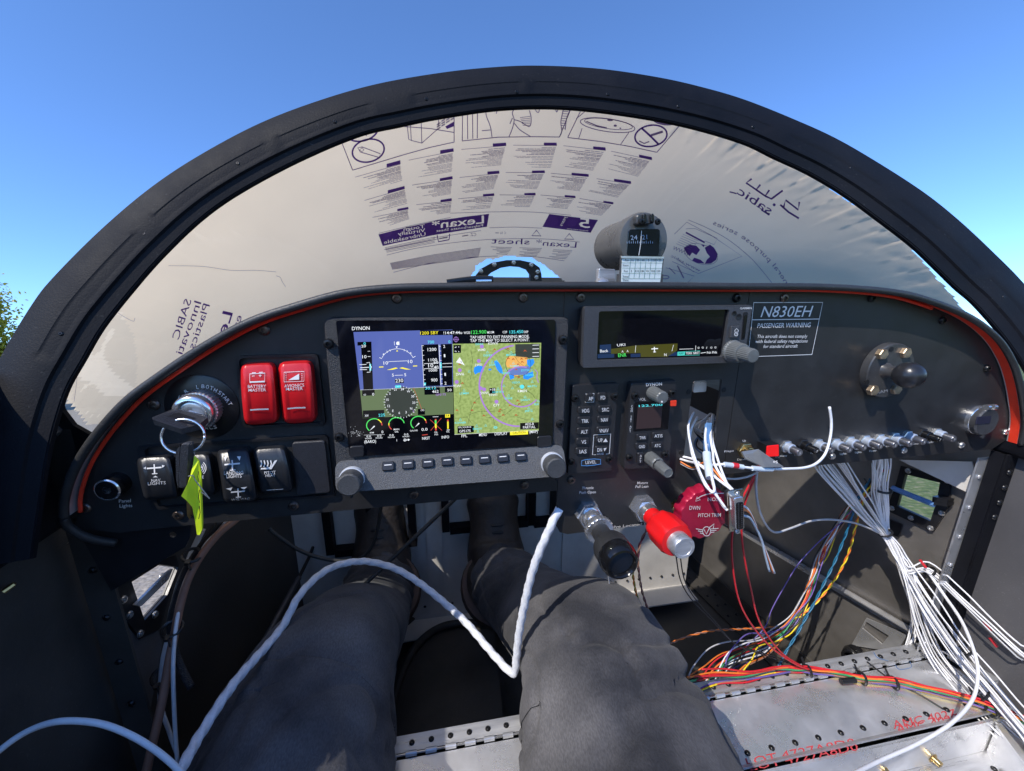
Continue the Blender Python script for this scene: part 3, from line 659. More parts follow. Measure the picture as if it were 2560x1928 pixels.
for cx, cy in [(1225, 808), (1418, 828)]:
    Ln.line([(cx-26, cy+14), (cx+2, cy-18), (cx+28, cy+16)], 4, True)
Q.ctext('C S6', (1030, 806), 13, 0, mirror=True); Q.ctext('CZ', (855, 815), 18, 0, bold=.02, mirror=True); Q.line([(790, 825), (825, 819)], 5); Q.line([(985, 806), (1005, 806)], 4)
# pictograms along the top
Ln.line([(60, 220), (145, 437)], 3); Ln.line([(145, 437), (300, 390), (450, 345), (600, 303), (742, 272)], 3); Ln.line([(742, 272), (742, 60)], 3)
Ln.line([(742, 215), (600, 192), (420, 178), (300, 178)], 3)
P.arc((237, 322), 95, 66, 0, 360, 10, 48, -14); P.arc((200, 205), 95, 60, -10, 190, 10, 40, -14)
Ln.line([(175, 305), (190, 330), (300, 362), (308, 340), (200, 300)], 3, True); Ln.line([(185, 318), (200, 305), (212, 318), (200, 328)], 2.5, True); Ln.line([(165, 205), (260, 180)], 4); Ln.line([(240, 195), (225, 235)], 4)
for a in [[(465, 165), (475, 255), (490, 262), (552, 278)], [(552, 278), (548, 135)], [(552, 278), (640, 200)], [(490, 262), (485, 165)], [(400, 160), (520, 165), (560, 130)], [(430, 150), (640, 120)], [(650, 180), (652, 90)]]: Ln.line(a, 2.6)
for i_ in range(4):
    for j_ in range(3):
        x, y = 640+i_*27, 165-i_*20+j_*14+(0 if i_ < 3 else 4); Q.grid([(x, y), (x+22, y-13), (x+22, y-3), (x, y+9)], 1, 1)
P.grid([(690, 180), (742, 150), (742, 178), (700, 195)], 2, 2)
Ln.line([(792, 60), (790, 265)], 3); Ln.line([(790, 265), (1000, 243), (1200, 240), (1362, 242)], 3); Ln.line([(1362, 242), (1435, 60)], 3)
for a in [[(820, 60), (822, 255)], [(850, 60), (852, 252)], [(880, 60), (878, 250)], [(905, 205), (960, 200)], [(935, 60), (930, 110), (955, 180), (965, 243)], [(1000, 60), (990, 105)], [(1065, 240), (1085, 190), (1095, 140), (1085, 95), (1120, 60)], [(1095, 140), (1130, 150), (1185, 180), (1195, 130), (1185, 85)], [(1070, 165), (1085, 130)], [(1095, 160), (1130, 200), (1190, 238)], [(1215, 60), (1225, 90), (1240, 95), (1245, 60)], [(1285, 60), (1295, 80), (1305, 60)], [(1335, 60), (1345, 95), (1358, 60)], [(1385, 80), (1370, 150), (1375, 210), (1362, 240)], [(1425, 80), (1405, 130), (1395, 200)]]: Ln.line([(p.x, p.y) for p in smooth_path([(x, y, 0) for x, y in a], 5)], 3)
for k in range(6): Ln.line([(1130+k*3, 128+k*9), (1190, 120+k*11)], 2)
for k in range(8): Ln.line([(1378-k, 90+k*14), (1415-k*2.5, 92+k*14)], 2.4)
Ln.line([(1500, 60), (1410, 245)], 3); Ln.line([(1410, 245), (1600, 268), (1780, 298), (1935, 332)], 3); Ln.line([(1935, 332), (2080, 160)], 3)
Ln.arc((1645, 172), 162, 38, 0, 360, 3, 48, 8); Ln.arc((1650, 165), 142, 28, 0, 360, 2.4, 48, 8); Ln.line([(1495, 190), (1475, 250)], 2.6); Ln.line([(1770, 215), (1722, 285)], 2.6); Ln.line([(1460, 135), (1520, 85)], 2.6)
Ln.line([(1520, 150), (1580, 175), (1640, 188)], 4); Ln.disc((1690, 175), 10, 7); Ln.disc((1720, 190), 6, 4); Ln.disc((1660, 142), 18, 7)
P.arc((1900, 235), 95, 62, 0, 360, 10, 48, -10); P.line([(1845, 190), (1890, 230), (1945, 285)], 12); Ln.line([(1970, 210), (1900, 232)], 8); Ln.line([(1830, 265), (1860, 280), (1890, 268)], 4); Ln.arc((1985, 135), 72, 30, 10, 190, 10, 30, 5)
pr_ = P.build('printed_block', film, PURPLE, split=True); Q.build('printed_text', film, FINEP); Ln.build('printed_drawings', film, LINEP)
def lift(Pr, k):                              # reversed lettering sits a hair above the ink it is printed in
    f0 = Pr.surf; Pr.surf = lambda x, y: (lambda q: q-q.normalized()*k if q is not None else None)(f0(x, y))
P = Print(lambda x, y: onfilm(*F2(x, y))); Ln = Print(lambda x, y: onfilm(*F2(x, y)))
for a in [[(914, 376), (888, 396), (935, 428), (955, 404)], [(935, 428), (978, 458), (998, 430)], [(978, 458), (1008, 472), (1062, 432)], [(1066, 512), (1076, 478), (1136, 524), (1141, 486)], [(1050, 500), (1090, 535), (1139, 565)]]: P.line(a, 9)
P.disc((1021, 500), 7); P.text('sabic', (998, 548), (842, 446), up=(22, -34), bold=.012); P.line([(998, 549), (960, 524)], 7); P.line([(842, 447), (808, 438)], 6)
Pt = [(p.x, p.y) for p in smooth_path([(1085, 905, 0), (1062, 862, 0), (1010, 790, 0), (930, 710, 0), (850, 650, 0), (725, 592, 0)], 8)]
Ln.path('eneral purpose series', Pt, 22)
Ln.line([(p.x, p.y) for p in smooth_path([(612, 572, 0), (700, 610, 0), (800, 665, 0), (900, 745, 0), (960, 810, 0), (1010, 872, 0)], 6)], 2.2)
Ln.line([(545, 640), (605, 583), (720, 645), (868, 745), (660, 828), (535, 770)], 2.2); Ln.line([(600, 615), (640, 612), (750, 660), (735, 690), (690, 672)], 2); Ln.line([(560, 760), (640, 822)], 2); Ln.line([(505, 800), (640, 840), (610, 870)], 2)
P.line([(600, 632), (690, 680)], 8)
for k in range(6): Ln.line([(585-6*k, 640+9*k), (660-6*k, 672+9*k)], 1.6)
Ln.arc((672, 735), 82, 46, 0, 360, 2, 48, 18)
for b in [[(715, 690), (735, 705), (752, 735), (745, 762), (720, 780), (690, 782), (700, 762), (715, 748), (700, 730), (690, 705)], [(620, 690), (650, 695), (668, 715), (650, 740), (630, 728), (618, 745), (600, 725), (590, 705)], [(640, 752), (670, 762), (690, 780), (655, 778), (630, 765)], [(672, 690), (690, 692), (685, 702)]]: P.poly(b)
Ln.text('WWW', (612, 745), (535, 712), up=(8, -16), bold=.02); Ln.text('www.sabic', (665, 820), (528, 748), up=(6, -12)); Ln.arc((500, 845), 20, 8, 0, 360, 4, 20); Ln.line([(560, 790), (590, 850)], 6); Ln.line([(520, 800), (550, 830)], 4)
P.build('printed_logo', film, PURPLE, split=True); Ln.build('printed_text', film, LINEP)
P = Print(lambda x, y: onfilm(*F3(x, y)))
P.text('SABIC', (1228, 388), (1145, 640), up=(-44, -14)); P.text('Innovati', (1290, 402), (1168, 735), up=(-44, -14)); P.text('Plastics', (1345, 418), (1245, 700), up=(-42, -13)); P.text('Lex', (1492, 468), (1420, 700), up=(-62, -14), bold=.03); P.text('easy', (1552, 490), (1500, 650), up=(-40, -12))
P.build('printed_name', film, PURPLE, split=True)
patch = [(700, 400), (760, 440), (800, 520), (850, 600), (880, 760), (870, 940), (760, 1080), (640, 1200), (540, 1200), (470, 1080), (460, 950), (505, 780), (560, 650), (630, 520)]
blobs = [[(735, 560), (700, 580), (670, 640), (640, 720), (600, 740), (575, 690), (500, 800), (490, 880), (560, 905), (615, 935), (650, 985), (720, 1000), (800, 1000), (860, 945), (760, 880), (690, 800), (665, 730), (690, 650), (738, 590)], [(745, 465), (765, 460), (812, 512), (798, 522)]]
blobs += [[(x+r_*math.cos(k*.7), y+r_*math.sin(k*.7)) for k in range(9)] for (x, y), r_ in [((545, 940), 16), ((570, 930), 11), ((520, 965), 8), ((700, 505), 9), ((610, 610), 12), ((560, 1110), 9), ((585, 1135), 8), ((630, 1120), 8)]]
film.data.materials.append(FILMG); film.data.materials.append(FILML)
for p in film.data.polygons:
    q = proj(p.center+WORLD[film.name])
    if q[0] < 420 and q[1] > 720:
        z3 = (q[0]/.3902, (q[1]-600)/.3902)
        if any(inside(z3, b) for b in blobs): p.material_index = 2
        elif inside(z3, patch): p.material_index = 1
hair = Print(lambda x, y: onfilm(*F3(x, y))); 
for a in [[(1080, 165), (1300, 170), (1480, 195), (1640, 195), (1770, 205)], [(1770, 230), (1795, 240), (1810, 270), (1830, 300)], [(735, 430), (760, 470), (850, 520), (865, 500)], [(500, 780), (492, 900), (475, 1035)]]: hair.line([(p.x, p.y) for p in smooth_path([(x, y, 0) for x, y in a], 6)], 2.6)
hair.build('scratch', film, FINEP)
# arched flange at the foot of the windshield
F1p = lambda p: F1(*p)
ringO = [(868, 1090), (872, 1055), (905, 1015), (965, 982), (1050, 966), (1130, 966), (1205, 982), (1245, 1010), (1256, 1050), (1258, 1090)]
ringI = [(920, 1090), (928, 1068), (960, 1040), (1015, 1012), (1075, 1002), (1130, 1006), (1172, 1022), (1190, 1048), (1192, 1090)]
vfl = thing('vent_flange', U(1290, 706, .72), 'small black arched flange with screws behind the glareshield, sky showing through it', 'flange')
obj('flange', prism([U(*F1(*p), .72) for p in ringO]+[U(*F1(*p), .72) for p in reversed(ringI)], (0, .012, 0)), BLACK, vfl)
for p in [(900, 1032), (978, 992), (1092, 982), (1195, 995), (1232, 1035), (1225, 1068)]: inst('screw', SCRS, vfl, U(*F1(*p), .719), BACK, 0, 1.1)

# ================================================================== glareshield: deck, edge trim, lip, red strip
EDGE = [(160, 1296), (161, 1250), (181, 1185), (212, 1128), (258, 1066), (319, 1001), (396, 943), (512, 866), (628, 804), (744, 765), (862, 733), (985, 720), (1100, 717), (1250, 715), (1400, 714), (1600, 714), (1840, 716), (2071, 718), (2234, 731), (2331, 755), (2428, 796), (2493, 846), (2530, 902), (2548, 955), (2558, 1010), (2562, 1060), (2554, 1112)]
YT, YP = .336, .35
edge = smooth_path([U(*p, YT) for p in EDGE], 6)
gs = thing('glareshield', (.19, .45, -.1), 'black rubber-edged glareshield with a red strip under its lip curving over the panel', 'glareshield')
obj('edge_trim', tube(edge, .0031, 10), RUBBER, gs, smooth=True, angle=180)
cen = Vector((.19, 0, -.3))
def inward(p): d = cen-p; d.y = 0; return d.normalized()
def ribbon(P, y0, y1, off): 
    V = []; n = len(P)
    for p in P:
        d = inward(p)*off; V += [Vector((p.x, y0, p.z))+d, Vector((p.x, y1, p.z))+d]
    return V, [(2*i, 2*i+1, 2*i+3, 2*i+2) for i in range(n-1)]
obj('lip', ribbon(edge, YT, YP+.004, .0004), BLACK, gs, smooth=True)
lipf = obj('lip_liner', ribbon(edge, YT+.0024, YP-.0012, .0007), SILV, gs, smooth=True)
rs0 = obj('red_strip', ribbon([p for p in edge if p.x > .3], YT+.0034, YP-.0025, .0011), STRIP, gs, smooth=True)
obj('strip_bead', tube([Vector((p.x, YP-.0042, p.z))+inward(p)*.0038 for p in edge if p.x < .5], .0015, 8), STRIP, rs0, smooth=True, angle=180)
obj('trim_tail', tube(smooth_path([edge[0], U(168, 1314, .337), U(200, 1336, .34), U(240, 1350, .345), U(288, 1357, .352)], 6), .0032, 8), RUBBER, gs, smooth=True, angle=180)
bt = [min(range(len(edge)), key=lambda i: abs(i/(len(edge)-1)-t)) for t in [k/60 for k in range(61)]]
V = []; Fc = []
for k in range(61):
    a = edge[bt[k]]; b = base_pt(.04+.92*k/60)+Vector((0, .01, -.012))
    a = Vector((a.x, YP, a.z-.001))
    for j in range(9): V.append(a.lerp(b, .16*j/8)+Vector((0, 0, -.003*math.sin(math.pi*j/8))))
obj('shelf', (V, [(k*9+j, k*9+j+1, k*9+j+10, k*9+j+9) for k in range(60) for j in range(8)]), BLACK, gs, smooth=True)

# ================================================================== instrument panel
ip = thing('instrument_panel', (.19, .352, -.2), 'matte black instrument panel with white lettering and a boxed registration placard', 'instrument panel')
xz = [Vector((p.x, YP, p.z)) for p in edge]
sl0, sl1 = U(1415, 740, YP), U(1389, 1227, YP); sr0, sr1 = U(1875.5, 728.6, YP), U(1806, 1186, YP)
xl, xr = (sl0.x+sl1.x)/2, (sr0.x+sr1.x)/2; gp = .0003
def top_between(a, b):
    r = [p for p in xz[3:-2] if a < p.x < b]
    r = sorted([p for p in r if p.z > -.07 or True], key=lambda p: xz.index(p)); return r
def ztop(x):
    for p, q in zip(xz[20:], xz[21:]):
        if p.x <= x <= q.x: return p.z+(q.z-p.z)*(x-p.x)/(q.x-p.x)
TH = (0, .003, 0)
lp = [p for p in xz if p.x < xl-gp]
lp = lp+[Vector((xl-gp, YP, ztop(xl)))]+[Vector((xl-gp, YP, sl1.z))]+[U(*p, YP) for p in [(860, 1276.5), (468, 1313.6), (300, 1332), (185, 1322)]]
obj('panel_plate', prism(lp, TH), PANEL, ip, label='left panel section with switches and main display')
slot = q4([(1733, 952), (1805, 949), (1783, 1152), (1708.5, 1146)], YP)
bl_, br_ = U(1395, 1338, YP), U(1800, 1290, YP)
cp = [Vector((xl+gp, YP, ztop(xl)))]+[p for p in xz if xl+gp < p.x < xr-gp]+[Vector((xr-gp, YP, ztop(xr))), Vector((xr-gp, YP, br_.z))]+list(reversed([Vector((xl+.002, YP, bl_.z)), Vector((xl+gp, YP, bl_.z+.008))][:0]))
cb_ = [Vector((xr-gp, YP, br_.z)), Vector((xl+gp+.012, YP, bl_.z)), Vector((xl+gp+.004, YP, bl_.z+.003)), Vector((xl+gp, YP, bl_.z+.011))]
cp = cp[:-1]+cb_
obj('panel_plate', holed(cp, [slot], TH), PANEL, ip, label='centre panel section with an empty radio slot')
rp = [Vector((xr+gp, YP, ztop(xr)))]+[p for p in xz if p.x > xr+gp]+[U(*p, YP) for p in [(2480, 1123), (2414, 1129)]]+[Vector((xr+gp, YP, sr1.z))]
obj('panel_plate', prism(rp, TH), PANEL, ip, label='right panel section with placard and breakers')
for p in [(661, 825), (992, 746), (1308, 744), (1451, 744), (1960, 745), (386, 1012), (214, 1270), (447, 1287), (734, 1264), (1034, 1236), (1311, 1212), (1428, 1200)]: inst('screw', SCR, ip, U(*p, YP-.0002), BACK, random.random()*3)
for p in [(1841, 745), (2178, 745), (2355, 801), (2466, 921)]: inst('screw', SCRB, ip, U(*p, YP-.0002), BACK, random.random()*3)
for p in [(2513, 1080), (2403, 1113), (2259, 1126), (2080, 1141)]: inst('screw', SCRS, ip, U(*p, YP-.0002), BACK, random.random()*3)
Z5 = zm(1840, 700, .33012); Z4 = zm(1360, 1100, .28933); Z8 = zm(1820, 1000, .29837); Z25 = zm(380, 860, .2701); Z7 = zl
L = Print(on_y(YP-.0004))
def LT(z, t, bl, br, h, **k):
    kk = z((0), 0); s = z(1, 0)[0]-z(0, 0)[0]; L.text(t, z(*bl), z(*br), h*s, **k)
L.line([Z5(135, 172), Z5(657, 170), Z5(575, 565), Z5(92, 582)], 1.8, True); L.line([Z5(120, 302), Z5(630, 296)], 1.8)
L.text('N830EH', Z5(185, 282), Z5(575, 278), up=(4, -27), bold=.0, shear=.2); L.text('PASSENGER WARNING', Z5(160, 364), Z5(565, 358), up=(1, -11.5), bold=.008, shear=.15)
for t, a, b in [('This aircraft does not comply', (160, 440), (540, 438)), ('with federal safety regulations', (145, 478), (541, 474)), ('for standard aircraft', (207, 516), (466, 512))]: L.text(t, Z5(*a), Z5(*b), up=(1, -8), bold=.008, shear=.15)
for t, a, b in [('Throttle', (330, 428), (428, 424)), ('Push Open', (305, 466), (448, 460)), ('Mixture', (805, 384), (897, 380)), ('Pull Lean', (790, 416), (902, 411)), ('valve Located Under', (560, 768), (1000, 722))]: L.text(t, Z4(*a), Z4(*b), up=(0, -6.5), bold=.008, shear=.12)
for t, a, b in [('Panel', (680, 130), (748, 127)), ('Lights', (684, 158), (757, 155))]: L.text(t, Z7(*a), Z7(*b), up=(0, -8), bold=.006)
for t, a, b in [('Up', (122, 350), (150, 347)), ('Flaps', (-30, 440), (48, 432)), ('Down', (78, 508), (150, 504)), ('SkyView', (395, 482), (495, 474)), ('Flaps', (558, 466), (608, 462)), ('Pitot', (693, 452), (738, 448)), ('Strobe', (800, 446), (880, 440)), ('Panel', (948, 430), (1000, 425)), ('Lights', (938, 460), (993, 456)), ('Landing', (1062, 418), (1135, 412)), ('Lights', (1064, 448), (1118, 444)), ('Aux', (1205, 408), (1242, 404)), ('Power', (1185, 436), (1245, 431)), ('Boost', (1320, 396), (1368, 391)), ('Efis', (1440, 386), (1480, 381)), ('Autopilot', (1545, 376), (1620, 369)), ('Radio', (1672, 364), (1722, 359))]: L.text(t, Z8(*a), Z8(*b), up=(0, -4.6), bold=.01)
L.build('lettering', ip, INK, split=True)
for p in [(1722, 978), (1808, 975), (1699, 1130), (1789, 1122), (1738, 953)]:
    pass
hm = data('screw_hole', lathe([(.0026, 0), (.0022, .0004)], (0, 0, 0), (0, 0, 1), 14), HOLE)
for p in [(1722, 980), (1810, 975), (1703, 1131), (1788, 1122)]: inst('screw_hole', hm, ip, U(*p, YP-.0002), BACK)
# ================================================================== main flight display
ZE = zm(840, 800, .25316); Z2 = zm(780, 740, .31207); Z3 = zm(1380, 720, .2881); Z27 = zm(1400, 930, .17179)
YE = .3385
fd = thing('flight_display', U(1120, 1232, .34), 'large flight display with attitude and green moving map pages, eight buttons and two knobs', 'flight display')
obj('bezel', slab_px([(808, 795), (1424, 794), (1406, 1180), (842, 1190)], YE+.0005, .011, .006, .0015), BEZEL, fd)
glass = obj('screen_glass', slab_px([Z2(190, 198), Z2(1952, 192), Z2(1928, 1192), Z2(300, 1290)], YE-.0006, .0012, .002, .0003), mat('screen_black', (.004, .004, .006), .05, var=.3, vscale=200), fd)
# protruding control bar whose face is tilted up towards the pilot
bt0, bt1, bb1, bb0 = U(*Z2(185, 1330), YE-.001), U(*Z2(2010, 1195), YE-.001), U(*Z2(2045, 1440), .324), U(*Z2(190, 1580), .324)
barN = (bt1-bt0).cross(bb0-bt0).normalized(); barN = barN if barN.y < 0 else -barN
def prism_to_y(front, Y): return join((list(front)+[Vector((p.x, Y, p.z)) for p in front], [tuple(range(len(front)))]+[(i, (i+1) % len(front), (i+1) % len(front)+len(front), i+len(front)) for i in range(len(front))]))
barf = rounded([bt0, bt1, bb1, bb0], .007, 5)
obj('control_bar', prism_to_y(barf, .348), mat('bar_sunlit_grey', (.115, .117, .122), .45, bump=.8, bscale=1500, var=.35, vscale=1400), fd, smooth=True, angle=30)  # bezel finish in a lighter grey: sunlight on the bar painted in
ebtn = slab([(-.0049, -.0037, .0026), (.0049, -.0037, .0026), (.0049, .0037, .0026), (-.0049, .0037, .0026)], .003, .0012, .0007, (0, 0, -1))
EB = data('button', ebtn, BTN); EBL = data('button_line', box((0, .0008, .00272), (.006, .0007, .0002)), INK)
def on_bar(px, py): return plane_pt(px, py, bt0, barN)
xa = (bt1-bt0).normalized(); ya = barN.cross(xa).normalized()
Mb = Matrix((xa, ya, barN)).transposed()
for c in [(612, 1365), (770, 1350), (928, 1340), (1083, 1325), (1233, 1318), (1380, 1308), (1527, 1298), (1670, 1287)]:
    p = on_bar(*Z2(*c)); b = inst('button', EB, fd, p); b.rotation_euler = Mb.to_euler()
    l = bpy.data.objects.new('button_line', EBL); COL.objects.link(l); l.parent = b; WORLD[l.name] = p
for c, cb in [((302, 1415), (320, 1470)), ((1945, 1285), (1925, 1345))]:
    p0 = on_bar(*Z2(*cb)); p0 = Vector((p0.x, p0.y, p0.z)); r_ = .0093
    k = obj('knob', lathe([(r_*1.02, -.002), (r_*1.02, .008), (r_*.98, .0125), (r_*.86, .0136), (r_*.3, .0134)], p0, (0, -1, .12), 40, lambda t, j: 1+(.012*math.cos(30*t) if j in (1, 2) else 0)), mat('knob_dark', (.055, .056, .058), .45, bump=.4, bscale=1600, var=.3, vscale=1200), fd, smooth=True, angle=35)
    obj('knob_ring', lathe([(r_*1.1, -.003), (r_*1.1, .0012), (r_*1.03, .0016)], p0, (0, -1, .12), 40), mat('knob_ring_white', (.5, .52, .56), .4), k, smooth=True)
    u, v, a = frame_of((0, -1, .12))
    obj('pointer_notch', box(p0+Vector((.1*r_, -.008, -.99*r_)), (.0016, .009, .002)), HOLE, k)
# dark slabs on the lower glass corners, above the knobs
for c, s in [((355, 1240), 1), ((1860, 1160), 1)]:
    obj('knob_corner_slab', slab_px([Z2(c[0]-55, c[1]-30), Z2(c[0]+60, c[1]-38), Z2(c[0]+60, c[1]+45), Z2(c[0]-55, c[1]+55)], YE-.0022, .0016, .002, .0004), BTN, fd)
for c in [(133, 382), (2008, 350), (1985, 1025), (220, 1130)]: inst('screw', SCRB, fd, U(*Z2(*c), YE-.0002), BACK, random.random()*3, .95)
# ---- what the display shows; all in the picture plane of its glass
def disp(k): return Print(on_y(YE-.0009-.00012*k, ZE))
g = lambda n: emat(*n)
SKYB = emat('sky', (.07, .1, .32), .7); LAND = emat('land', (.08, .115, .055), .8); MAPG = None
def map_mat():
    M = bpy.data.materials.new('display_map'); M.use_nodes = True; n = M.node_tree.nodes; L_ = M.node_tree.links; b = n['Principled BSDF']
    b.inputs['Base Color'].default_value = (.004, .004, .005, 1); b.inputs['Roughness'].default_value = .06
    tc = n.new('ShaderNodeTexCoord'); z = n.new('ShaderNodeTexNoise'); z.inputs['Scale'].default_value = 420; z.inputs['Detail'].default_value = 6; L_.new(tc.outputs['Object'], z.inputs[0])
    r = n.new('ShaderNodeValToRGB'); r.color_ramp.elements[0].position = .33; r.color_ramp.elements[1].position = .62
    r.color_ramp.elements[0].color = (.2, .28, .08, 1); r.color_ramp.elements[1].color = (.31, .41, .14, 1); L_.new(z.outputs[0], r.inputs[0]); L_.new(r.outputs[0], b.inputs['Emission Color']); b.inputs['Emission Strength'].default_value = .62; return M
DW = emat('white', (.62, .65, .7), .75); DB = mat('display_black', (.003, .003, .004), .06); DC = emat('cyan', (.08, .6, .7), .7); DY = emat('yellow', (.7, .62, .03), .75); DG = emat('green', (.06, .55, .1), .75)
DR = emat('red', (.5, .06, .05), .7); DM = emat('magenta', (.3, .16, .5), .7); DO = emat('orange', (.62, .34, .09), .7); DBL = emat('lake', (.02, .22, .75), .7); DK = emat('dark_line', (.03, .04, .02), .6); DBR = emat('rust', (.35, .07, .02), .7); DGY = emat('grey', (.12, .13, .13), .6); DPV = emat('violet_water', (.1, .16, .4), .7)
def layer(k, name, material, fn):
    p = disp(k); fn(p); p.build(name, glass, material)
layer(0, 'attitude_sky', SKYB, lambda p: p.poly([(172, 120), (1150, 96), (1156, 656), (238, 692)]))
layer(0, 'attitude_ground', LAND, lambda p: p.poly([(238, 692), (1156, 656), (1162, 930), (265, 970)]))
layer(0, 'moving_map', map_mat(), lambda p: p.poly([(1150, 236), (2027, 226), (2001, 1092), (1172, 1132)]))
def blk(p):
    p.poly([(830, 104), (2030, 92), (2028, 140), (830, 152)]); p.poly([(1151, 152), (2026, 140), (2026, 226), (1150, 236)]); p.poly([(265, 970), (1162, 930), (1170, 1132), (275, 1180)])
    p.poly([(245, 230), (350, 226), (368, 690), (272, 695)]); p.poly([(850, 245), (1010, 240), (1030, 650), (868, 655)]); p.poly([(1035, 240), (1145, 236), (1150, 645), (1052, 650)])
    p.poly([(212, 218), (350, 214), (350, 250), (212, 254)]); p.poly([(258, 690), (380, 686), (384, 745), (258, 750)]); p.poly([(870, 660), (1025, 655), (1028, 735), (874, 740)]); p.poly([(1075, 655), (1155, 650), (1156, 715), (1075, 715)])
    p.poly([(583, 582), (668, 578), (670, 622), (585, 626)]); p.poly([(808, 880), (878, 876), (880, 935), (808, 940)]); p.poly([(265, 895), (475, 888), (478, 960), (265, 968)])
    p.poly([(1818, 1018), (2002, 1010), (2000, 1075), (1818, 1082)]); p.poly([(1200, 1050), (1362, 1045), (1362, 1110), (1200, 1122)]); p.poly([(1515, 672), (1575, 670), (1575, 728), (1515, 730)]); p.poly([(1160, 248), (1235, 246), (1235, 325), (1160, 328)])
layer(1, 'black_panels', DB, blk)
def dgrey(p):
    p.disc((640, 810), 158, 150, 40); p.poly([(1770, 240), (2010, 236), (2012, 375), (1772, 380)])
layer(1, 'dark_panels', emat('smoke', (.028, .034, .03), .8), dgrey)
def lakes(p):
    p.poly([(1365, 470), (1400, 450), (1440, 455), (1462, 480), (1450, 515), (1405, 520), (1375, 540), (1360, 510)]); p.poly([(1560, 405), (1590, 400), (1620, 440), (1640, 480), (1650, 530), (1620, 525), (1590, 490), (1575, 455)])
    p.poly([(1885, 395), (1950, 385), (1960, 420), (1940, 450), (1915, 470), (1888, 440)]); p.poly([(1710, 540), (1755, 545), (1760, 575), (1720, 590)]); p.poly([(1850, 540), (1945, 510), (1950, 560), (1890, 590), (1850, 580)]); p.disc((1520, 490), 16, 9)
layer(1, 'lakes', DBL, lakes)
layer(1, 'town', DO, lambda p: (p.poly([(1680, 380), (1720, 355), (1800, 362), (1890, 370), (1885, 430), (1850, 470), (1790, 500), (1800, 560), (1760, 560), (1745, 470), (1690, 470), (1675, 430)])))
layer(2, 'town_water', DPV, lambda p: (p.poly([(1750, 475), (1900, 455), (1925, 480), (1890, 540), (1780, 545), (1705, 545), (1700, 490)])))
def dark(p):
    rr = random.Random(5)
    for k in range(15):
        a = Vector((rr.uniform(1170, 2000), rr.uniform(260, 1090))); d = rr.uniform(0, 3.14); P_ = [a]
        for q in range(6): d += rr.uniform(-.35, .35); P_.append(P_[-1]+Vector((math.cos(d), math.sin(d)))*rr.uniform(40, 80))
        P_ = [q for q in P_ if 1172 < q.x < 2000 and 245 < q.y < 1085]; p.line(P_, 2.6)
    p.arc((1800, 440), 125, 118, 0, 360, 4)
layer(2, 'roads', DK, dark)
def mag(p):
    p.arc((1830, 655), 195, 200, -75, 280, 9, 50) if False else None
    p.line([(1830+195*math.cos(R(a)), 660+198*math.sin(R(a))) for a in range(40, 290, 6)], 12); p.line([(1800+385*math.cos(R(a)), 650+400*math.sin(R(a))) for a in range(88, 268, 5)], 15)
    p.line([(1965, 490), (1990, 520), (1982, 570), (2000, 620)], 8)
    for c in [(1410, 405), (1222, 497), (1192, 613), (1428, 675), (1463, 687), (1585, 808), (1440, 262)]: p.disc(c, 19)
    p.text('GPS175', (985, 750), (1085, 745), 20, bold=.01); p.arc((1185, 192), 22, 22, 0, 360, 4, 20); p.line([(1155, 192), (1215, 192)], 4); p.line([(1185, 162), (1185, 222)], 4); p.line([(760, 890), (775, 915), (758, 905)], 4)
layer(3, 'magenta_marks', DM, mag)
def rust(p):
    for x, y in [(1568, 292), (1700, 285), (1478, 445), (1222, 440), (1250, 625), (1370, 818), (1196, 893), (1346, 893), (1625, 885), (1615, 905), (1462, 945), (1652, 940), (1780, 940), (1720, 845), (1812, 830), (1795, 798), (1705, 380), (1752, 388), (1835, 385), (1880, 380), (1840, 415), (1800, 440), (1782, 490), (1806, 568), (1868, 305)]:
        p.poly([(x-18, y+10), (x-4, y-12), (x+4, y-6), (x+18, y+10), (x, y+2)])
layer(3, 'obstacles', DBR, rust)
def cy(p):
    for x, y in [(1495, 318), (1730, 320), (1543, 415), (1586, 405), (1315, 508), (1265, 695), (1600, 680), (1658, 650), (1742, 672), (1705, 745), (1868, 760), (1903, 870), (1228, 985), (1390, 1045), (1478, 1042), (1402, 1100), (1938, 980), (1938, 610), (1936, 500), (1752, 425), (1675, 495), (1997, 800), (1820, 655)]: p.line([(x-12, y+9), (x, y-12), (x+12, y+9)], 4, True)
    for t, x, y in [('DEKBY', 1500, 350), ('MOSNA', 1730, 345), ('TOMRE', 1760, 455), ('JULIK', 1545, 442), ('LOMBX', 1268, 725), ('HORTEN', 1600, 712), ('EDINE', 1705, 775), ('CARDY', 1870, 790), ('JARTZ', 1903, 898), ('KOVNER', 1230, 1015), ('DEBOY', 1398, 1075), ('VISDO', 1775, 618), ('MATTU', 1938, 655), ('HOPER', 1915, 545), ('ZOTGI', 1868, 497), ('BLK', 1982, 832), ('DINHI', 1415, 240), ('DEMIX', 1680, 525)]: p.ctext(t, (x, y), 19, -2, bold=.01)
    p.text('0', (272, 248), (294, 247), 28, bold=.01); p.text('700', (905, 236), (970, 233), 30, bold=.01); p.text('0', (1110, 230), (1130, 229), 28, bold=.01); p.text('30.12', (882, 688), (988, 683), 26, bold=.01); p.text('225', (420, 955), (485, 950), 26, bold=.01); p.text('135.450', (1715, 135), (1850, 130), 30, bold=.01)
    p.poly([(585, 648), (640, 645), (645, 668), (588, 672)]); p.poly([(330, 435), (346, 434), (348, 500), (332, 502)]); p.poly([(1026, 420), (1042, 419), (1044, 478), (1028, 480)]); p.poly([(868, 620), (888, 620), (885, 648), (870, 648)]); p.disc((1838, 660), 20, 20); p.arc((1575, 1062), 16, 8, 0, 360, 6, 12)
layer(3, 'cyan_marks', DC, cy)
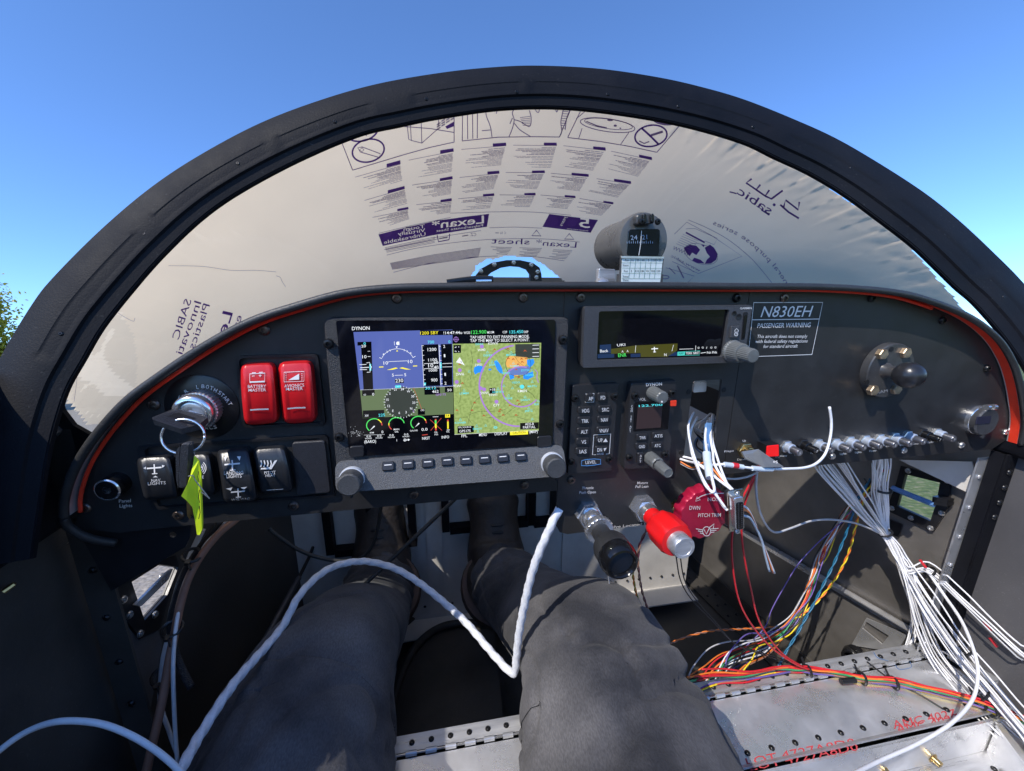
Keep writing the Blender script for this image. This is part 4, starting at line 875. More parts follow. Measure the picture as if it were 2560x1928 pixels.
def wh(p):
    T_ = lambda t, a, b, h=30: p.text(t, a, b, h, bold=.008)
    T_('DYNON', (158, 102), (332, 97), 34); T_('!14:47:44u', (1062, 143), (1245, 138), 28); T_('WS33', (1262, 140), (1325, 137), 24); T_('MCOM', (1495, 135), (1560, 132), 22); T_('C29', (1645, 132), (1690, 130), 22); T_('DEP', (1856, 130), (1900, 128), 22)
    T_('TAP HERE TO EXIT PANNING MODE.', (1325, 186), (1910, 176), 28); T_('TAP THE MAP TO SELECT A POINT.', (1325, 220), (1910, 211), 28)
    T_('20', (250, 272), (296, 270), 24); T_('10', (260, 380), (302, 378), 30); T_('1200', (905, 308), (992, 305), 30); T_('1100', (912, 410), (998, 406), 28); T_('1000', (918, 512), (1000, 508), 24); T_('10', (912, 470), (962, 467), 36); T_('60', (965, 435), (1010, 432), 28); T_('40', (968, 482), (1012, 479), 28); T_('900', (940, 610), (1002, 607), 30); T_('462', (950, 722), (1014, 718), 26)
    T_('2', (1060, 276), (1078, 275), 28); T_('1', (1066, 368), (1080, 367), 28); T_('1', (1072, 552), (1086, 551), 28); T_('2', (1072, 640), (1092, 639), 28); T_('10', (470, 442), (515, 440), 32); T_('10', (712, 428), (756, 426), 32); T_('5', (553, 560), (572, 559), 28); T_('5', (675, 556), (694, 555), 28); T_('230', (588, 618), (664, 614), 34)
    T_('0', (358, 748), (378, 747), 26); T_('GS', (272, 746), (296, 745), 14); T_('50', (1100, 705), (1142, 703), 24); T_('CRS', (836, 900), (872, 898), 15); T_('XW', (285, 958), (322, 956), 22)
    for t, c, a in [('S', (532, 728), -20), ('21', (585, 688), -8), ('24', (655, 684), 8), ('W', (716, 706), 25), ('30', (758, 755), 60), ('33', (768, 818), 0), ('N', (742, 875), 20), ('3', (692, 912), 0), ('6', (625, 918), 0), ('E', (562, 898), 0), ('12', (520, 850), 0), ('15', (508, 788), 0)]: p.ctext(t, c, 22, 0, bold=.01)
    for k in range(36):
        a = 2*math.pi*k/36; r0 = 158 if k % 3 else 150; p.line([(640+r0*math.cos(a), 812+r0*math.sin(a)*.95), (640+170*math.cos(a), 812+170*math.sin(a)*.95)], 4)
    p.arc((608, 440), 170, 155, 205, 335, 4); p.line([(428, 372), (452, 382)], 5); p.line([(785, 358), (762, 372)], 5); p.line([(515, 420), (520, 412), (704, 404), (706, 416)], 4); p.line([(580, 548), (662, 545)], 4); p.poly([(588, 262), (610, 261), (600, 280)])
    for k, (dx, dy) in enumerate([(-100, 305), (-70, 293), (75, 290), (105, 300)]): p.line([(600+dx, dy), (603+dx*.92, dy+18)], 4)
    p.poly([(735, 318), (748, 330), (732, 332)]); p.poly([(465, 330), (480, 340), (462, 346)]); p.line([(575, 212), (578, 250)], 4); p.line([(622, 210), (625, 248)], 4); p.disc((610, 232), 16, 18)
    p.line([(300, 425), (332, 420), (335, 445), (352, 465), (338, 490), (336, 515), (305, 518)], 5); p.line([(232, 442), (300, 440)], 5); p.line([(235, 492), (305, 490)], 5); p.line([(240, 473), (326, 468)], 7)
    p.line([(870, 432), (1015, 425)], 4); p.line([(868, 482), (1020, 476)], 4); p.line([(1050, 432), (1148, 428)], 4); p.line([(1050, 465), (1148, 462)], 4)
    for k in range(9): p.line([(848+k*2.4, 255+k*48), (866+k*2.4, 254+k*48)], 4); p.line([(1018+k*2.5, 262+k*46), (1034+k*2.5, 261+k*46)], 4)
    p.line([(848, 250), (868, 655)], 4); p.line([(1017, 245), (1036, 645)], 5); p.line([(312, 362), (340, 361)], 4); p.line([(312, 310), (336, 309)], 3)
    for k in range(4): p.line([(1172+(k % 2)*40-0, 272+(k//2)*36), (1186+(k % 2)*26, 272+(k//2)*36)], 5); p.line([(1186+(k % 2)*26, 262+(k//2)*56), (1186+(k % 2)*26, 272+(k//2)*36)], 5)
    p.poly([(1222, 368), (1272, 450), (1235, 432), (1185, 418)]); p.text('WI40', (1398, 310), (1475, 306), 24, bold=.008)
    for t, x, y in [('2WI1', 1405, 443), ('2WI6', 1225, 536), ('95WI', 1196, 652), ('59WI', 1465, 722), ('C7Y', 1585, 842), ('KMSN', 1840, 702), ('+18', 1545, 688), ('93W1', 1550, 740), ('KSWX', 1552, 232)]: p.ctext(t, (x, y), 24, -2, bold=.008)
    for k in range(4): p.line([(1940, 250+k*37), (2005, 248+k*37)], 5)
    T_('FPL SOURCE', (1212, 1070), (1335, 1064), 15); T_('GPS175', (1218, 1112), (1330, 1106), 24); T_('ADS-B', (1868, 1042), (1954, 1038), 24); T_('PARTIAL', (1848, 1074), (1970, 1068), 24)
    T_('FPL', (1240, 1160), (1296, 1157), 26); T_('MENU', (1414, 1149), (1490, 1145), 26); T_('DISPLAY', (1568, 1140), (1694, 1133), 28); T_('(MAP)', (1910, 1120), (1992, 1115), 26); T_('INFO', (1044, 1172), (1118, 1168), 26); T_('NRST', (852, 1184), (928, 1179), 26); T_('(BARO)', (280, 1218), (396, 1212), 28); p.line([(665, 1188), (720, 1184)], 6); p.poly([(710, 1172), (730, 1183), (712, 1196)]); p.ctext('D', (684, 1186), 26, 0, bold=.01)
    T_('0', (450, 1120), (468, 1119), 26); T_('0.0', (845, 1096), (904, 1092), 26); T_('RPM', (335, 1122), (374, 1120), 14); T_('MAIN', (570, 1090), (624, 1087), 16); T_('GAL', (580, 1112), (618, 1110), 15); T_('GAL/HR', (730, 1102), (808, 1098), 14); T_('OIL', (972, 1118), (1004, 1116), 15); T_('PSI', (975, 1140), (1006, 1138), 15); T_('OIL', (1090, 1112), (1122, 1110), 15)
    for x in (302, 406, 528, 672): T_('0.0', (x, 1160-(x-300)*.052), (x+42, 1158-(x-300)*.052), 18); T_('HOURS', (x-14, 1178-(x-300)*.05), (x+52, 1175-(x-300)*.05), 13)
    for x0, y0, x1, y1 in [(330, 1096, 382, 1050), (780, 1060, 822, 1022)]: p.poly([(x0, y0), (x1-6, y1-6), (x1+4, y1+2)])
    p.line([(955, 958), (1010, 955)], 4); p.line([(275, 1138), (480, 1130)], 2); p.line([(600, 1178), (600, 1200)], 3); p.line([(1170, 1132), (2000, 1092)], 2); p.line([(240, 692), (1156, 656)], 2); p.line([(1095, 1088), (1122, 1086)], 6)
    for k in range(40): p.disc((190+rb.gauss(0, 30), 1120+rb.gauss(0, 26)), 2.2, 2.2, 6)
layer(4, 'white_lettering', DW, wh)
def ye(p):
    p.text('1200 SBY', (832, 146), (1012, 140), 30, bold=.01); p.poly([(500, 495), (590, 470), (612, 478), (560, 492)]); p.poly([(740, 490), (655, 468), (625, 476), (690, 490)]); p.line([(425, 466), (468, 464)], 9); p.line([(760, 456), (802, 454)], 9); p.poly([(594, 312), (614, 311), (603, 296)])
    p.poly([(1078, 932), (1126, 930), (1126, 962), (1079, 965)]); p.poly([(1718, 1102), (1896, 1090), (1896, 1130), (1720, 1138)]); p.arc((378, 1042), 76, 66, -62, -25, 9, 10); p.arc((598, 1030), 76, 66, 170, 190, 9, 6); p.arc((815, 1018), 76, 66, -38, -22, 9, 6); p.poly([(976, 1028), (993, 1027), (994, 1068), (978, 1069)]); p.poly([(1098, 1004), (1112, 1003), (1113, 1075), (1099, 1076)])
layer(4, 'yellow_marks', DY, ye)
def gr(p):
    p.text('122.900', (1335, 140), (1486, 134), 34, bold=.01); p.arc((378, 1042), 76, 66, 130, 298, 9, 30); p.arc((598, 1030), 76, 66, 190, 350, 9, 30); p.arc((815, 1018), 76, 66, 130, 322, 9, 30); p.poly([(975, 990), (992, 989), (993, 1027), (976, 1028)])
layer(4, 'green_marks', DG, gr)
def rd(p):
    p.arc((378, 1042), 76, 66, -25, 0, 9, 8); p.arc((598, 1030), 76, 66, 130, 170, 9, 8); p.arc((815, 1018), 76, 66, -22, 0, 9, 8); p.poly([(976, 980), (992, 979), (992, 990), (976, 991)]); p.poly([(978, 1069), (994, 1068), (995, 1092), (979, 1093)]); p.poly([(1097, 985), (1111, 984), (1112, 1003), (1098, 1004)])
    p.line([(930, 985), (1045, 1090)], 4); p.line([(1040, 970), (935, 1092)], 4); p.line([(850, 1138), (905, 1132)], 6); p.line([(765, 670), (800, 760), (850, 890)], 3)
layer(4, 'red_marks', DR, rd)
layer(5, 'dark_lettering', DB, lambda p: (p.text('54', (1086, 958), (1118, 956), 22, bold=.01), p.text('CAUTION', (1745, 1128), (1872, 1118), 22, bold=.01), p.ctext('N', (1236, 415), 16, 30)))

# ================================================================== gps navigator
nv = thing('gps_navigator', U(*Z3(960, 690), .34), 'wide grey-bezelled navigator with a dark screen and dual knob right of the main display', 'navigator')
YN = .333
nf = rounded(q4([Z3(285, 163), Z3(1742, 150), Z3(1662, 645), Z3(265, 695)], YN), .0022, 3)
sc_o = q4([Z3(408, 203), Z3(1542, 188), Z3(1482, 598), Z3(388, 628)], YN)
obj('bezel', holed(nf, [rounded(sc_o, .002, 3)], (0, .006, 0)), GBEZ, nv)
nb = [Vector((p.x, YN+.0055, p.z)) for p in nf]
obj('housing', slab([(v.x, YN+.006, v.z) for v in [nf[1], nf[5], nf[9], nf[13]]], .013, .003, .0005), BLACK, nv)
for k in range(16): pass
sg = obj('screen_glass', slab([p+Vector((0, .003, 0)) for p in sc_o], .001, .002, .0003), mat('screen_black', (0, 0, 0)), nv)
def ndisp(k): return Print(on_y(YN+.0028-.00012*k, Z3))
def nl(k, name, m_, fn): p = ndisp(k); fn(p); p.build(name, sg, m_)
nl(0, 'terrain', emat('olive_map', (.12, .12, .015), .28), lambda p: (p.poly([(512, 530), (720, 500), (1090, 482), (1086, 545), (1000, 598), (770, 600), (768, 565), (512, 572)])))
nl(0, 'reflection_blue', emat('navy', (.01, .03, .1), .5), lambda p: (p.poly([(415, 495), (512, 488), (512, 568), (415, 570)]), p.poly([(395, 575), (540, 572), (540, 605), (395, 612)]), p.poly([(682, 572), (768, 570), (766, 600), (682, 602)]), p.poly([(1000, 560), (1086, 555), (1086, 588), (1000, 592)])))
nl(1, 'teal_tabs', emat('teal', (.05, .42, .38), .75), lambda p: (p.poly([(1090, 555), (1155, 552), (1152, 586), (1088, 588)]), p.line([(1158, 552), (1285, 546), (1280, 582), (1155, 586)], 3, True)))
nl(2, 'white_lettering', DW, lambda p: (p.text('Back', (418, 560), (488, 556), 24), p.text('TERR', (1162, 578), (1215, 576), 20), p.text('NRST', (1225, 576), (1282, 573), 20), p.text('Psh Flds', (1345, 572), (1432, 567), 20), p.ctext('N', (984, 580), 22), p.text('UKI', (565, 508), (636, 503), 22), p.ctext('A', (612, 552), 18), p.ctext('A', (656, 548), 18), p.line([(888, 512), (890, 560)], 8), p.line([(862, 530), (920, 526)], 8), p.line([(878, 556), (902, 555)], 5), p.line([(1105, 532), (1225, 528)], 3), p.line([(728, 500), (722, 560)], 3), p.line([(1055, 495), (1040, 550)], 3), p.line([(1290, 566), (1335, 560)], 4), p.line([(1248, 500), (1245, 545)], 3), p.line([(1345, 510), (1340, 528)], 3), [p.arc(c, 7, 7, 0, 360, 2.5, 10) for c in [(1272, 520), (1308, 518), (1383, 518), (1418, 517)]]))
nl(2, 'green_lettering', DG, lambda p: p.text('ENR', (575, 600), (646, 596), 30, bold=.008)); nl(2, 'teal_lettering', DB, lambda p: p.text('MAP', (1102, 580), (1142, 578), 20))
Pn = Print(on_y(YN-.0003, Z3)); Pn.text('GARMIN', (1632, 186), (1734, 184), 17, bold=.015); Pn.build('lettering', nv, INK, split=True)
pb = obj('power_button', slab_px([Z3(1560, 332), Z3(1630, 330), Z3(1618, 432), Z3(1550, 436)], YN-.002, .002, .001, .0005), GBEZ, nv)
Pn = Print(on_y(YN-.0023, Z3)); Pn.line([(1585, 372), (1602, 352), (1618, 370), (1615, 382), (1588, 385)], 5, True); Pn.arc((1598, 402), 14, 14, -60, 240, 5, 20); Pn.line([(1599, 388), (1598, 404)], 5); Pn.build('power_symbol', pb, INK)
obj('card_slot', slab_px([Z3(1662, 210), Z3(1702, 208), Z3(1672, 450), Z3(1640, 455)], YN-.0002, .001, .0015, .0002), HOLE, nv)
obj('card', slab_px([Z3(1672, 235), Z3(1696, 233), Z3(1670, 440), Z3(1650, 442)], YN-.0006, .0008, .001, .0002), GLOSS, nv)
obj('light_sensor', lathe([(.0022, 0), (.0022, .0003), (.0008, .0001)], U(*Z3(1582, 222), YN), BACK, 14), SCREWB, nv); obj('light_sensor', lathe([(.0028, 0), (.0028, .0003), (.0008, .0001)], U(*Z3(1620, 252), YN), BACK, 14), BLACK, nv)
def knurl(nk, a): return lambda t, j: 1+a*math.cos(nk*t)
k0 = U(*Z3(1560, 545), YN); yk = axis_y(Z3(1560, 545), YN, Z3(1640, 565)); yt = axis_y(Z3(1560, 545), YN, Z3(1802, 600))
kn = obj('outer_knob', lathe([(.0098, 0), (.0098, .002), (.0088, .003), (.0084, .0125), (.0078, .0142), (.0066, .0145)], k0, BACK, 60, knurl(30, .02)), KNOB, nv, smooth=True, angle=30)
obj('inner_knob', lathe([(.0062, .0135), (.006, .0255), (.0054, .027), (.003, .0272)], k0, BACK, 48, knurl(24, .03)), KNOB, kn, smooth=True, angle=30)

# ================================================================== autopilot panel and radio
YA = .345
ap = thing('autopilot_panel', U(*Z27(430, 1470), YA), 'tall black autopilot panel with lettered buttons and a blue-ringed LEVEL key', 'autopilot panel')
obj('faceplate', slab_px([Z27(180, 195), Z27(855, 160), Z27(752, 1440), Z27(112, 1498)], YA, .005, .002, .0006), BTN, ap)
for c in [(215, 380), (790, 355), (165, 1305), (710, 1265)]: inst('screw', SCRB, ap, U(*Z27(*c), YA-.0001), BACK, random.random(), .85)
pw = Print(on_y(YA-.0024, Z27)); pw2 = Print(on_y(YA-.0003, Z27))
for t, x, y, w_, h_ in [('AP', 435, 380, 120, 120), ('FD', 612, 365, 130, 125), ('HDG', 360, 555, 190, 95), ('SRC', 648, 540, 185, 90), ('TRK', 352, 705, 190, 95), ('NAV', 635, 688, 180, 90), ('ALT', 340, 862, 188, 90), ('VNAV', 625, 845, 188, 88), ('VS', 332, 1010, 190, 90), ('UP', 610, 985, 178, 85), ('IAS', 322, 1150, 188, 90), ('DN', 600, 1125, 178, 85)]:
    sk_ = -.035*w_/2
    obj('button', slab_px([Z27(x-w_/2+6, y-h_/2-sk_), Z27(x+w_/2+4, y-h_/2+sk_), Z27(x+w_/2-5, y+h_/2+sk_), Z27(x-w_/2-4, y+h_/2-sk_)], YA-.0021, .0022, .0016, .0006), BTN, ap)
    tw = len(t)*34; cx = x+14 if t not in ('UP', 'DN') else x-22
    if t in ('UP', 'DN'): tw = 66
    pw.ctext(t, (cx, y+10), 52, -3, wid=tw, bold=.02)
pw.poly([(625, 1022), (665, 968), (695, 1018)]); pw.poly([(635, 1112), (680, 1104), (648, 1156)])
pw2.line([(375, 318), (495, 312), (492, 438), (368, 444)], 9, True); pw.build('lettering', ap, INK, split=True)
pw2.line([(520, 1206), (472, 1206), (492, 918), (738, 903), (718, 1190), (668, 1196)], 9); pw2.text('NOSE', (540, 1210), (638, 1204), 28, bold=.01); pw2.build('lettering', ap, INK, split=True)
obj('level_button', slab_px([Z27(305, 1285), Z27(595, 1262), Z27(598, 1342), Z27(305, 1372)], YA-.0018, .0019, .004, .0006), BTN, ap)
pb_ = Print(on_y(YA-.0021, Z27)); pb_.line([(316, 1292), (380, 1276), (500, 1266), (590, 1274), (594, 1340), (500, 1356), (400, 1366), (312, 1364)], 10, True); pb_.build('blue_ring', ap, mat('ink_blue', (.1, .3, .62), .5))
pb_ = Print(on_y(YA-.0021, Z27)); pb_.text('LEVEL', (372, 1342), (530, 1332), 46, bold=.02); pb_.build('lettering', ap, INK, split=True)
YC = .342
cr = thing('com_radio', U(*Z27(1250, 1400), YC), 'black communications radio with small dim screen and two grey knobs', 'radio')
obj('faceplate', slab_px([Z27(1040, 162), Z27(1695, 118), Z27(1590, 1392), Z27(930, 1420)], YC, .008, .0025, .0008), BTN, cr)
for c in [(1085, 345), (1625, 305), (1005, 1240), (1520, 1195)]: inst('screw', SCRB, cr, U(*Z27(*c), YC-.0001), BACK, random.random(), .85)
sgc = obj('screen_glass', slab_px([Z27(1085, 448), Z27(1610, 412), Z27(1572, 832), Z27(1068, 868)], YC-.0004, .0008, .001, .0002), mat('screen_black', (0, 0, 0)), cr)
p_ = Print(on_y(YC-.0006, Z27)); p_.poly([(1132, 500), (1492, 478), (1465, 808), (1108, 832)]); p_.build('screen_reflection', sgc, mat('reflection_brown', (.05, .03, .03), .12))  # brown reflection painted onto the dark screen
p_ = Print(on_y(YC-.0008, Z27)); p_.text('122.700', (1148, 512), (1492, 492), 30, bold=.01); p_.build('frequency', sgc, DC)
pw = Print(on_y(YC-.0003, Z27)); pw.text('DYNON', (1254, 208), (1484, 196), 44, bold=.02); pw.text('VOL', (1148, 422), (1252, 416), 40)
for t, y in [('COM', 500), ('SBY', 650), ('APT', 796)]:
    for k, c in enumerate(t): pw.ctext(c, (1048-k*3-(y-500)*.07, y+k*36), 28)
pw.build('lettering', cr, INK, split=True)
pw = Print(on_y(YC-.0024, Z27))
for t, x, y, w_, h_ in [('TWR', 1195, 952, 160, 88), ('ATIS', 1425, 926, 160, 86), ('GND', 1185, 1082, 165, 88), ('ATC', 1412, 1066, 160, 84), ('', 1172, 1255, 88, 155)]:
    obj('button', slab_px([Z27(x-w_/2+4, y-h_/2+3), Z27(x+w_/2+4, y-h_/2-4), Z27(x+w_/2-4, y+h_/2-4), Z27(x-w_/2-4, y+h_/2+3)], YC-.0021, .0022, .0014, .0006), BTN, cr)
    if t: pw.ctext(t, (x+8, y+6), 44, -4, wid=len(t)*30, bold=.02)
for k, c in enumerate('APT'): pw.ctext(c, (1176-k*3, 1222+k*42), 30, bold=.01)
pw.build('lettering', cr, INK, split=True)
obj('red_tab', slab_px([Z27(1612, 425), Z27(1700, 415), Z27(1692, 498), Z27(1612, 500)], YC-.001, .001, .0006, .0002), STRIP, cr)
kc = U(*Z27(1345, 300), YC); ykc = axis_y(Z27(1345, 300), YC, Z27(1500, 375)); h_ = YC-ykc
kv = obj('volume_knob', lathe([(.0062, 0), (.0062, h_*.35), (.0058, h_*.4), (.0058, h_*.95), (.005, h_), (.003, h_*1.005)], kc, BACK, 36, knurl(18, .025)), KNOB, cr, smooth=True, angle=30)
obj('pointer_dot', lathe([(.0009, 0), (.0008, .0003)], kc+Vector((-.0006, -h_*1.004, -.0034)), BACK, 10), INK, kv)
kb = U(*Z27(1310, 1250), YC); ykb = axis_y(Z27(1310, 1250), YC, Z27(1600, 1455)); h_ = YC-ykb
ko = obj('outer_knob', lathe([(.0066, 0), (.0066, h_*.05), (.0063, h_*.42), (.0054, h_*.46)], kb, BACK, 36, knurl(9, .03)), KNOB, cr, smooth=True, angle=30)
obj('collar', lathe([(.0052, h_*.45), (.0052, h_*.52)], kb, BACK, 24), BLACK, ko, smooth=True)
obj('inner_knob', lathe([(.0052, h_*.51), (.0048, h_*.95), (.0042, h_), (.0036, h_), (.0034, h_*.99)], kb, BACK, 36, knurl(9, .03)), KNOB, ko, smooth=True, angle=30)

# ================================================================== ignition switch, keys
ic = U(507, 1018, YP)
ig = thing('ignition_switch', ic, 'round silver key switch on a black lettered disc left of the red switches', 'ignition switch')
obj('escutcheon', lathe([(.0262, 0), (.0262, .0006), (.0256, .001)], ic, BACK, 56), mat('disc_black', (.01, .01, .011), .3, var=.2, vscale=60), ig, smooth=True)
ii = U(*Z25(462, 590), YP-.001); hI = YP-axis_y(Z25(462, 590), YP, Z25(425, 610))
hI = .016
obj('knurled_ring', lathe([(.0148, 0), (.0148, .008), (.0142, .0088)], ii, BACK, 72, knurl(36, .02)), STEEL, ig, smooth=True, angle=30)
obj('barrel', lathe([(.0138, .008), (.0138, .0135), (.0125, .0155), (.0105, .016), (.0095, .0145), (.0084, .0142)], ii, BACK, 48), CHROME, ig, smooth=True, angle=50)
obj('cylinder', lathe([(.0082, .012), (.0082, .0146), (.007, .015)], ii, BACK, 32), STEEL, ig, smooth=True)
pI = Print(on_y(YP-.0014, Z25))
for c, x, y, a in [('O', 243, 562, -80), ('F', 250, 530, -72), ('F', 262, 497, -65), ('R', 316, 438, -38), ('L', 420, 397, -8), ('B', 473, 392, 4), ('O', 513, 398, 12), ('T', 552, 410, 18), ('H', 588, 428, 26), ('S', 628, 452, 34), ('T', 653, 474, 40), ('A', 678, 498, 47), ('R', 700, 525, 55), ('T', 722, 553, 62), ('A', 505, 778, -6), ('C', 545, 774, -10), ('S', 584, 768, -14)]: pI.ctext(c, (x, y), 34, a, wid=None if c in 'L' else 29, bold=.008)
pI.build('lettering', ig, INK, split=True)
ks = thing('key_set', U(455, 1180, .315), 'two black-headed keys on a steel ring with a yellow tag, one key in the ignition', 'keys')
kp = [(185, 606, .326), (250, 610, .325), (505, 656, .330), (512, 682, .326), (440, 742, .318), (335, 770, .313), (265, 786, .309), (5, 700, .306), (0, 680, .308)]
ktop = [U(*Z25(x, y), Y) for x, y, Y in kp]
kh = obj('key_head', prism(ktop, (0, .0008, -.0042)), mat('key_plastic', (.03, .03, .033), .35, bump=.5, bscale=1500, var=.4, vscale=900), ks)
obj('key_recess', prism([p+Vector((0, 0, .0002)) for p in [U(*Z25(x, y), Y) for x, y, Y in [(115, 660, .315), (250, 640, .322), (400, 688, .322), (375, 706, .3195), (130, 672, .314)]]], (0, 0, .0001)), HOLE, kh)
obj('key_blade', prism([U(*Z25(x, y), Y) for x, y, Y in [(350, 612, .332), (480, 650, .333), (440, 682, .325), (300, 650, .324)]], (0, .0003, -.0018)), STEEL, ks)
rc = U(*Z25(280, 862), .311); 
rcv = [rc+Vector((math.cos(a)*.0137, math.sin(a)*.003+.001, math.sin(a)*.0118)) for a in [2*math.pi*i/40 for i in range(41)]]
obj('split_ring', tube(rcv, .0009, 8), CHROME, ks, smooth=True, angle=180)
k2 = obj('key_head', slab(q4([Z25(262, 922), Z25(342, 918), Z25(318, 1335), Z25(240, 1345)], .304), .004, .002, .001, (.35, .9, 0)), MATS['key_plastic'], ks)
obj('key_head_side', prism([U(*Z25(x, y), .3045) for x, y in [(218, 1000), (258, 935), (240, 1342), (222, 1250)]], (0, .003, 0)), MATS['key_plastic'], k2)
obj('key_blade', prism([U(*Z25(x, y), .309) for x, y in [(312, 1330), (372, 1330), (368, 1590), (345, 1622), (325, 1590)]], (0, .0016, 0)), BRASS, ks)
obj('key_blade', prism([U(*Z25(x, y), .3085) for x, y in [(340, 1000), (388, 1005), (385, 1150), (350, 1150)]], (0, .0016, 0)), STEEL, ks)
tg = [(390, 1040, .3075), (432, 1085, .3065), (452, 1200, .3055), (458, 1400, .304), (466, 1660, .301), (462, 1720, .3), (440, 1770, .299), (415, 1765, .299), (400, 1650, .300), (372, 1510, .3), (320, 1450, .2985), (270, 1408, .2975), (330, 1290, .301), (352, 1230, .3035), (378, 1120, .306)]
tv = [U(*Z25(x, y), Y) for x, y, Y in tg]
to = obj('tag', prism(tv, (.0002, .0009, 0)), YEL, ks)
pt = Print(lambda x, y: U(*Z25(x, y), .2965)); 
for a in [[(432, 1180), (425, 1230), (436, 1280)], [(440, 1350), (430, 1420), (442, 1470)], [(436, 1500), (446, 1560), (432, 1620)]]: pt.line(a, 7)
pt.build('tag_writing', to, WR['black'])
obj('wire_loop', tube(smooth_path([U(*Z25(x, y), .298) for x, y in [(335, 1225), (380, 1220), (400, 1260), (460, 1340), (525, 1425), (520, 1420), (455, 1370)]], 5), .0004, 5), STEEL, ks, smooth=True)

# ================================================================== rocker switches
def rocker(name, c4, Y0, prot, m_, label, tilt=0, group=None):
    a, b, c, d = [Vector(p) for p in c4]; nu, nv_ = 18, 26; V, Fc = [], []
    t = thing(name, U(*((c+d)/2), Y0), label, 'switch', group)
    for j in range(nv_+1):
        for i in range(nu+1):
            u, v = i/nu, j/nv_; U_, V_ = 2*u-1, 2*v-1
            k = 1+.05*(1-V_*V_)-.1*max(0, abs(V_)-.86)/.14*abs(U_); kv = 1-.05*max(0, abs(U_)-.75)/.25
            uu = .5+.5*U_*k; vv = .5+.5*V_*kv*(1-.02*U_*U_)
            p = (a*(1-uu)+b*uu)*(1-vv)+(d*(1-uu)+c*uu)*vv
            ed = min(1, (1-abs(U_))/.1)**.5*min(1, (1-abs(V_))/.08)**.5
            ridge = .0008 if abs(abs(U_)-.72) < .07 else 0
            dep = prot*(.55+.45*(1-V_*V_)+tilt*V_)*ed*(1-.12*U_*U_)+ridge*ed*(1-V_*V_)
            V.append(U(p.x, p.y, Y0-dep))
    for j in range(nv_):
        for i in range(nu): q = j*(nu+1)+i; Fc.append((q, q+1, q+nu+2, q+nu+1))
    rim = [i for i in range(nu+1)]+[j*(nu+1)+nu for j in range(1, nv_+1)]+[nv_*(nu+1)+i for i in range(nu-1, -1, -1)]+[j*(nu+1) for j in range(nv_-1, 0, -1)]
    n0 = len(V); V += [Vector((V[i].x, YP, V[i].z)) for i in rim]
    for i in range(len(rim)): Fc.append((rim[i], rim[(i+1) % len(rim)], n0+(i+1) % len(rim), n0+i))
    o = obj('rocker', (V, Fc), m_, t, smooth=True, angle=50)
    return t, on_bvh((V, Fc), .0007)
def sframe(c4, label, r=.004):
    t = thing('switch_frame', U(*c4[3], YP), label, 'switch frame')
    o = rounded(q4(c4, YP-.0035), r, 5); ce = sum(o, Vector())/len(o); i_ = [ce+(p-ce)*.93 for p in o]
    obj('surround', holed(o, [i_], (0, .0034, 0)), BLACK, t)
    return t
f1 = sframe([(588, 890), (794, 885), (814, 1062), (606, 1072)], 'black frame around the two red master switches')
f2 = sframe([(340, 1117), (818, 1088), (837, 1242), (380, 1276)], 'long black frame around the row of black rocker switches')
SW = 'rocker switches on the left of the panel'
def legend(sf, z=Z25): return Print(lambda x, y: sf(*z(x, y)))
t, sf = rocker('rocker_switch', [(600, 909), (684, 905), (697, 1057), (612, 1064)], .346, .012, RED, 'red rocker switch lettered BATTERY MASTER', -.1, SW)
q = legend(sf); q.text('BATTERY', (886, 408), (1056, 404), 27, bold=.012); q.text('MASTER', (892, 442), (1056, 438), 27, bold=.012); q.build('lettering', t, INK, split=True)
q = legend(sf); q.line([(905, 278), (1045, 270), (1042, 352), (905, 358)], 7, True); q.line([(905, 352), (1042, 346)], 10); q.line([(925, 268), (960, 266)], 7); q.line([(990, 264), (1025, 262)], 7); q.line([(925, 298), (950, 296)], 5); q.line([(988, 294), (1014, 292)], 5); q.line([(1001, 281), (1001, 306)], 5); q.build('battery_symbol', t, INK)
q = legend(sf); q.line([(908, 612), (990, 606), (1080, 604)], 13); q.build('indicator_bar', t, INK)
t, sf = rocker('rocker_switch', [(695, 905), (779, 901), (792, 1055), (709, 1060)], .346, .012, RED, 'red rocker switch lettered AVIONICS MASTER', -.1, SW)
q = legend(sf); q.text('AVIONICS', (1226, 402), (1408, 394), 27, bold=.012); q.text('MASTER', (1240, 432), (1396, 426), 27, bold=.012); q.build('lettering', t, INK, split=True)
q = legend(sf); q.line([(1222, 262), (1408, 254), (1406, 345), (1222, 352)], 5, True); q.poly([(1262, 335), (1362, 275), (1362, 330)]); [q.disc((x, 275+k*17), 4) for k in range(5) for x in (1240, 1388)]; q.build('display_symbol', t, INK)
q = legend(sf); q.line([(1252, 600), (1330, 592), (1420, 590)], 13); q.build('indicator_bar', t, INK)
KB = mat('rocker_black', (.02, .021, .024), .33, bump=.05, bscale=800, var=.2, vscale=60)
def plane_sym(q, x, y, s=1.0):
    q.line([(x-72*s, y+6*s), (x+72*s, y-6*s)], 14*s); q.line([(x, y-36*s), (x+4*s, y+52*s)], 13*s); q.line([(x-22*s, y+58*s), (x+32*s, y+54*s)], 9*s)
t, sf = rocker('rocker_switch', [(340, 1143), (426, 1138), (448, 1246), (362, 1252)], .346, .012, KB, 'black rocker switch lettered NAV LIGHTS at the left end of the row', .12, SW)
q = legend(sf); plane_sym(q, 20, 1148, .95); q.poly([(92, 1120), (118, 1128), (95, 1148)]); q.poly([(-55, 1135), (-80, 1150), (-58, 1162)]); q.poly([(8, 1235), (32, 1220), (55, 1235)]); q.build('light_symbol', t, INK)
